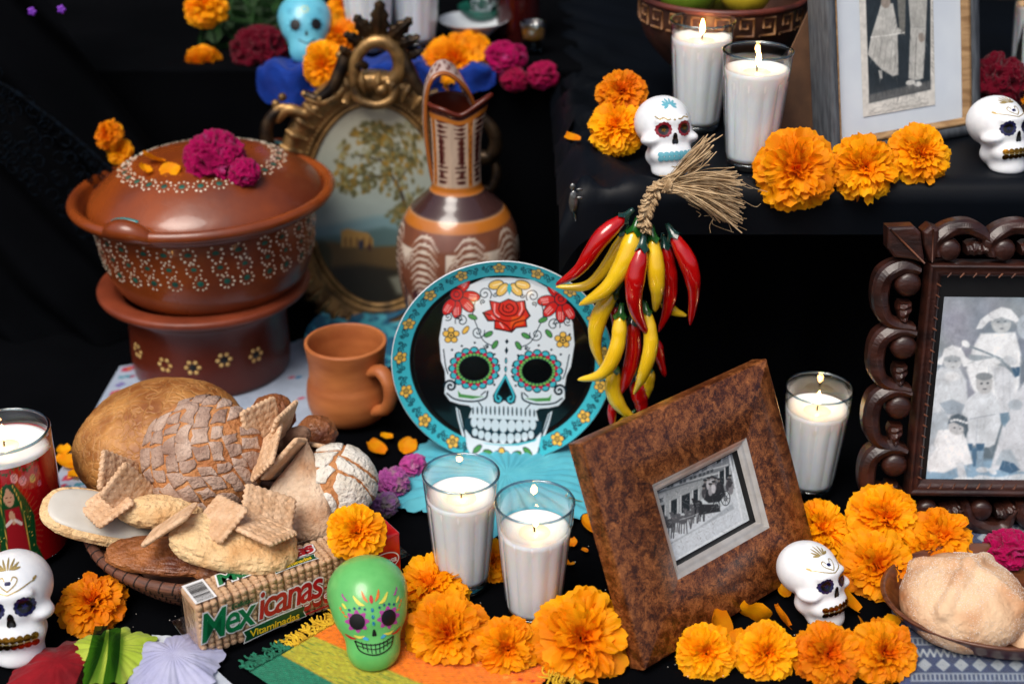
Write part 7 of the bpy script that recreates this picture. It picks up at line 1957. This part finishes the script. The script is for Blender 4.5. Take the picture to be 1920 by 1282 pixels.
cloth('blue_woven_cloth', 'blue and white geometric woven cloth under the wooden tray', [(1655, 985), (2080, 985), (2120, 1330), (1690, 1330)], mat('blue_weave', (60, 80, 120), rough=.9, attr=True, col2=(226, 226, 226), vscale=120, weave=(500, .6), sheen=.2), cv, 240, 240, .0015, .0006)

# ------------------------------------------------------------------ wooden tray with sugared bread of the dead
tp = at(1856, 1160, .0)
tray = thing('wooden_tray', 'oval dark wooden tray holding sugared bread at the right edge', 'tray', (tp[0] + .012, tp[1], .003))
m_wood = mat('tray_wood', (112, 66, 38), rough=.35, col2=(76, 40, 22), vscale=14, stretch=(1, 8, 8), dist=.8, coat=.3)
V, F = lathe(smoothprof([(0, .004), (.085, .004), (.10, .008), (.112, .022), (.1165, .0285), (.115, .0305), (.111, .029), (.098, .013), (.08, .009), (0, .009)], 60), 96)
part('dish', (V * np.array([1.12, .80, 1.0]), F), m_wood, tray)
M_pan = mat('sugared_bread', (220, 186, 150), rough=.85, col2=(172, 108, 58), vscale=17, vlo=.42, vhi=.7, bump=(160, .8, .0032), sss=.05)
M_sug = mat('sugar_grains', (232, 226, 218), rough=.5, col2=(214, 206, 198), vscale=90)
def pan(px, py, Y, R, label, seed, rz, n=6):
    P = aty(px, py, Y); o = thing('bread_of_the_dead', label, 'bread', P, (0, 0, rz))
    def sdf(Q):
        d = sell(Q, (0, 0, 0), (1, 1, .66))
        for k in range(4):
            a = k * pi / 2 + .4
            for t in np.linspace(.2, .86, 7):
                z_ = .66 * sqrt(max(0, 1 - min(t, .98) ** 2)) * .98; rr = .10 + .02 * sin(t * 9)
                d = smin(d, np.linalg.norm(Q - np.array([t * cos(a), t * sin(a), z_ - .02]), axis=1) - rr, .09)
        d = smin(d, np.linalg.norm(Q - np.array([0, 0, .72]), axis=1) - .13, .1)
        return smax(d, -.45 - Q[:, 2], .06)
    V, F = star(sdf, (0, 0, 0), n, 1.6); V = V * (1 + .025 * fbm(V * 3, 3, seed))[:, None] * R
    part('loaf', (V, F), M_pan, o)
    rn = np.random.default_rng(seed); idx = rn.integers(0, len(F), 9000); w = rn.dirichlet((1, 1, 1), 9000); T = V[F[idx]]; Q = (T * w[..., None]).sum(1); Q = Q[(Q[:, 2] > -.3 * R) & (fbm(Q / R * 2.2, 2, seed + 3) > -.12)]
    B, FB = ico(1) if False else (np.array([(1, 0, 0), (-1, 0, 0), (0, 1, 0), (0, -1, 0), (0, 0, 1), (0, 0, -1)], float), np.array([(0, 2, 4), (2, 1, 4), (1, 3, 4), (3, 0, 4), (2, 0, 5), (1, 2, 5), (3, 1, 5), (0, 3, 5)]))
    s = rn.uniform(.0003, .0006, len(Q)); VV = (Q[:, None] + B[None] * s[:, None, None]).reshape(-1, 3); FF = (FB[None] + (np.arange(len(Q)) * 6)[:, None, None]).reshape(-1, 3)
    part('sugar_grains', (VV, FF), M_sug, o, smooth=False, kind='stuff')
    return o
pan(1806, 1128, 1.205, .0655, 'round sugar coated bread with bone shaped strips on the wooden tray', 3, .5)
pan(1935, 1192, 1.19, .045, 'second sugared bread at the right edge of the wooden tray', 8, 1.2, 5)

# ------------------------------------------------------------------ things on the rear ledges
toy_skull(np.array([float(aty(572, 80, 2.03)[0]), 2.045, SHELF + .005]), .098, 10, 'sky blue toy skull on the rear ledge beside the dark cockscomb', mat('blue_plastic', (92, 178, 204), rough=.3, col2=(104, 190, 212), vscale=6, coat=.2),
          {**deco, 'pink': mat('skull_pale_blue', (70, 150, 180), rough=.4, col2=(80, 160, 188), vscale=20)}, False, -6)
M_bluep = fabric('royal_blue_paper', (14, 62, 160), (8, 40, 120), .2)
U, V = np.meshgrid(np.linspace(0, 1, 150), np.linspace(0, 1, 60), indexing='ij')
xa, xb = float(aty(488, 200, 2.0)[0]), float(aty(930, 200, 2.0)[0])
t = V * .14 - (.018 + .040 * np.sin(pi * U) ** .7 + .006 * np.sin(U * 17) + .014 * np.abs(np.sin(U * 6 + 1)))        # negative: hanging over the ledge front
Xs = xa + U * (xb - xa); Ys = 2.0 + .007 * np.sin(U * 40 + 4 * fbm(p3(U * 6, V * 3), 2)) + np.clip(t, -.004, 1) - .012 * (t < 0) * np.clip(-t / .05, 0, 1) + .004 * fbm(p3(U * 12, V * 6, 3), 3)
Zs = SHELF + .006 + np.minimum(t, 0) + .004 * fbm(p3(U * 14, V * 8, 9), 3) + .004 * np.sin(U * 48 + 5 * fbm(p3(U * 5, V), 2))
c = np.array([(xa + xb) / 2, 2.0, SHELF])
o = part('blue_paper', (p3(Xs, Ys, Zs).reshape(-1, 3) - c, gridf(150, 60)), M_bluep); o.location = [float(v) for v in c]
tag(o, 'royal blue tissue paper hanging over the rear ledge behind the oval frame', 'paper')
# white dish, foil parcel, dark bottle, small glass
wd = thing('white_dish', 'small white dish on the rear ledge behind the marigolds', 'dish', (float(aty(888, 60, 2.16)[0]), 2.16, SHELF + .002))
part('dish', lathe(smoothprof([(0, .004), (.02, .003), (.024, .008), (.04, .022), (.052, .031), (.053, .033), (.05, .031), (.036, .02), (0, .012)], 40), 64), mat('white_porcelain', (214, 220, 224), rough=.2, coat=.5, col2=(204, 210, 216), vscale=8), wd)
fo = thing('foil_parcel', 'crumpled silver foil parcel at the top edge behind the jug', 'foil parcel', (float(aty(908, 20, 2.22)[0]), 2.22, SHELF + .03))
D, F = ico(5); part('foil', (D * np.array([.03, .026, .045]) * (1 + .25 * np.abs(fbm(D * 3.5, 4, 4)))[:, None] + np.array([0, 0, .045]), F), mat('crumpled_foil', (200, 206, 210), rough=.18, metal=1, col2=(170, 178, 184), vscale=30, bump=(60, .9, .004)), fo, smooth=False)
part('tray', lathe([(0, -.005), (.03, -.005), (.042, .01), (.040, .011), (.028, -.001), (0, -.002)], 40), M_teal, fo)
bo = thing('dark_bottle', 'dark reddish brown bottle at the end of the rear ledge', 'bottle', (float(aty(972, 50, 2.18)[0]), 2.18, SHELF + .002))
part('body', lathe(smoothprof([(0, 0), (.030, 0), (.033, .005), (.033, .13), (.028, .15), (.014, .165), (.012, .2), (0, .2)], 40), 48), mat('dark_red_glass', (52, 10, 8), rough=.15, col2=(34, 6, 6), vscale=20, coat=.5), bo)
part('cap', lathe([(0, .225), (.012, .224), (.0135, .22), (.0135, .2), (0, .2)], 32), M_blackm, bo)
sg = thing('small_glass', 'small clear shot glass behind the bright magenta cockscomb', 'glass', (float(aty(1000, 90, 2.09)[0]), 2.09, SHELF + .002))
part('glass', lathe([(0, .004), (.012, .004), (.013, .0), (.015, .002), (.019, .045), (.0185, .046), (.0175, .045), (.0135, .008), (0, .008)], 40), M_glassb, sg); part('drink', lathe([(0, .0085), (.0132, .009), (.017, .036), (0, .036)], 32), mat('amber_drink', (150, 90, 20), rough=.1, col2=(130, 74, 14), vscale=10), sg)

# carved clay bowl with fruit
bw = thing('carved_clay_bowl', 'dark carved clay bowl with stepped key band behind the upper candles', 'bowl', (float(aty(1350, 60, 1.86)[0]), 1.86, SHELF + .002))
M_bowl = mat('dark_carved_clay', (70, 40, 26), rough=.5, col2=(40, 22, 16), vscale=24, bump=(70, .4, .003)); M_keyp = mat('ochre_key', (140, 98, 56), rough=.6, col2=(92, 58, 34), vscale=40)
part('body', lathe(smoothprof([(0, 0), (.05, 0), (.058, .006), (.05, .022), (.052, .034), (.075, .056), (.096, .082), (.106, .108), (.108, .135), (.106, .142), (.101, .139), (.098, .12), (.06, .06), (0, .05)], 70), 96), M_bowl, bw)
for k in range(22):
    a0 = k * 2 * pi / 22; K = []
    key = [(-.4, -.42), (.4, -.42), (.4, .42), (-.22, .42), (-.22, -.05), (.12, -.05), (.12, .18)]
    def kp(u, v): a = a0 + u * .26; z_ = .121 + v * .026; R = .1078; return np.array([R * cos(a), R * sin(a), z_])
    for i in range(len(key) - 1): K.append(tube([kp(*key[i]), kp(*key[i + 1])], .0017, 6))
    part('key_motif', join(*K), M_keyp, bw)
part('rim_band', tube([(.1075 * cos(t), .1075 * sin(t), .1395) for t in np.linspace(0, 2 * pi, 80, endpoint=False)], .0042, 8, closed=True), mat('rim_red_clay', (96, 44, 34), rough=.45, col2=(66, 30, 24), vscale=30), bw)
for x, c, c2, s, lb in ((1290, (120, 140, 40), (90, 120, 30), 1.1, 'green fruit in the carved clay bowl, left'), (1398, (214, 186, 50), (190, 166, 40), 1.0, 'yellow fruit in the carved clay bowl, middle'), (1345, (150, 150, 44), (120, 130, 34), 1.05, 'yellow green fruit in the carved clay bowl, at the back')):
    P = aty(x, -18, 1.84 if 'back' not in lb else 1.90); fr_ = thing('fruit', lb, 'fruit', P)
    D, F = ico(4); part('skin', (D * np.array([.034, .034, .031]) * s * (1 + .04 * fbm(D * 2, 2))[:, None], F), mat('fruit_skin_' + str(x), c, rough=.4, col2=c2, vscale=20, coat=.2), fr_)
    part('stalk', tube([(0, 0, .03 * s), (.002, 0, .036 * s), (.004, 0, .042 * s)], .002, 6), M_green, fr_)

# silver filigree frame edge at the top right
sf = thing('ornate_picture_frame', 'ornate silver frame edge behind the right candle at the top', 'picture frame', (float(aty(1850, 30, 1.87)[0]), 1.87, SHELF + .135))
M_sil = mat('tarnished_silver', (150, 152, 150), rough=.35, metal=.9, col2=(90, 92, 92), vscale=50, bump=(140, .5, .002))
part('plate', box(-.03, .16, -.004, .004, -.004, .15, .002), M_sil, sf)
for k in range(7):
    a = np.linspace(0, 3.2 * pi, 30); r = .010 * (1 - a / (3.6 * pi)); part('filigree', tube(np.stack([-.018 + k * .026 + r * np.cos(a), -.006 + 0 * a, .014 + r * np.sin(a)], 1), .0014, 6), M_sil, sf)
part('stand_leg', box(.05, .06, .0, .008, -.134, -.004), M_blackm, sf, smooth=False); part('stand_leg', box(.12, .13, .0, .008, -.134, -.004), M_blackm, sf, smooth=False)

# turtle shaped silver charm pinned to the cloth
pl = Plane(aty(1075, 378, SHY - .012)); tu = thing('silver_charm', 'small silver turtle charm pinned to the left corner of the ledge cloth', 'charm', M=pl.matrix())
D, F = ico(4); q = .00062
part('shell', (D * np.array([8.5, 22, 5]) * q * (1 + .06 * vnoise(D * 7))[:, None], F), M_sil, tu); part('head', (D * np.array([5, 7, 4]) * q + np.array([-2, 29, 0]) * q, F), M_sil, tu)
part('tail', tube(np.array([(2, -20, 0), (4, -30, 0), (5, -38, 0)]) * q, np.array([4, 3, 1]) * q, 8), M_sil, tu)
for y in (24, 8):
    part('flipper', (D * np.array([6, 2.6, 2]) * q + np.array([11, y, 1]) * q, F), M_sil, tu)

# greenery of the marigold plant at the back left
gp = thing('marigold_plant', 'dark green ferny marigold foliage behind the blue skull', 'plant', (float(aty(460, 70, 2.2)[0]), 2.2, SHELF))
M_leaf = mat('fern_leaf', (44, 84, 34), rough=.6, col2=(24, 56, 22), vscale=60, transl=.3)
L_l = []
base = np.array([float(aty(460, 70, 2.2)[0]), 2.2, SHELF])
for k in range(70):
    x0, y0 = random.uniform(395, 545), random.uniform(-20, 125); P0 = aty(x0, y0, random.uniform(2.1, 2.3)) - base; d = np.array([random.gauss(0, 1), random.gauss(0, .4), random.gauss(.3, .7)]); d /= np.linalg.norm(d); s = np.cross(d, [0, 1, 0]); s /= np.linalg.norm(s)
    for j in range(9):
        for sg_ in (-1, 1):
            c_ = P0 + d * .005 * j; tip = c_ + s * sg_ * (.014 - .001 * j) + d * .009; w_v = np.array([0, .002, 0]) + d * .0028
            L_l.append((np.array([c_ - w_v, (c_ + tip) / 2 - w_v * 1.2, tip, (c_ + tip) / 2 + w_v * 1.2]), np.array([(0, 1, 2, 3)])))
part('leaves', join(*L_l), M_leaf, gp, kind='stuff')
for x, y in ((372, 100), (470, 60), (520, 20), (430, 30)):
    part('stem', tube([aty(x, y, 2.1) - base, aty(x + 8, y - 50, 2.14) - base, aty(x + 30, y - 110, 2.2) - base], .0022, 6), M_leaf, gp)
# two violet blobs in the dark, petal shapes standing in for purple lights
for (x, y, r, lb) in ((115, 18, 8, 'tiny violet blob in the dark at the upper left, right one'), (60, 22, 6, 'tiny violet blob in the dark at the upper left, left one')):
    P = aty(x, y, 1.9); bl = thing('violet_blob', lb, 'flower', P)
    for k in range(5):
        D, F = ico(2); a = k * 2 * pi / 5; part('petal', (D * np.array([.0034, .002, .0026]) @ rotm(0, -a, 0).T + np.array([.003 * cos(a), 0, .003 * sin(a)]), F), mat('violet_blob_lobe', (150, 70, 210), rough=.5, col2=(120, 50, 190), vscale=40, transl=.2), bl)
# dark lace trim swept across the left
P = smoothprof([(-40, 130), (60, 195), (160, 275), (260, 370), (310, 430)], 60); W3 = np.array([aty(x, y, 1.84) for x, y in P]); n_ = len(W3)
lace = thing('lace_trim', 'dark blue lace trim running diagonally behind the casserole', 'lace', W3[n_ // 2]); c = W3[n_ // 2]
M_lace = mat('navy_lace', (7, 15, 23), rough=.8, spec=.05, col2=(3, 5, 8), vscale=160, vlo=.45, vhi=.55, sheen=0)
part('cord', tube(W3 - c, .0035, 8), M_lace, lace)
Lc = []
for i in range(0, n_ - 1):
    for k in range(4):
        if random.random() < .3: continue
        q = W3[i] - c + np.array([-.01 - .02 * k + random.gauss(0, .004), -.002 * k, -.018 * k + random.gauss(0, .005)]); a = np.linspace(0, 2 * pi, 10, endpoint=False)
        Lc.append(tube(np.stack([q[0] + .0085 * np.cos(a), q[1] + .002 * np.sin(a * 2), q[2] + .0085 * np.sin(a)], 1), .0012, 4, closed=True))
part('lace_loops', join(*Lc), M_lace, lace, kind='stuff')

# crumbs and dust specks on the black cloth
V, F = [], []
for k in range(170):
    x, y = random.choice(((random.uniform(140, 700), random.uniform(1080, 1270)), (random.uniform(900, 1500), random.uniform(960, 1270)), (random.uniform(1700, 1900), random.uniform(1235, 1262))))
    P = at(x, y, .0); D, f_ = ico(1); q = random.uniform(.0003, .0008); F.append((D * q * np.array([1, random.uniform(.6, 1.2), .7]) + np.array([P[0], P[1] - 1.25, .0012]), f_))
o = part('crumbs', join(*F), M_sug, kind='stuff'); o.location = (0, 1.25, 0); o['label'] = 'tiny pale crumbs scattered on the black cloth'; o['category'] = 'crumbs'
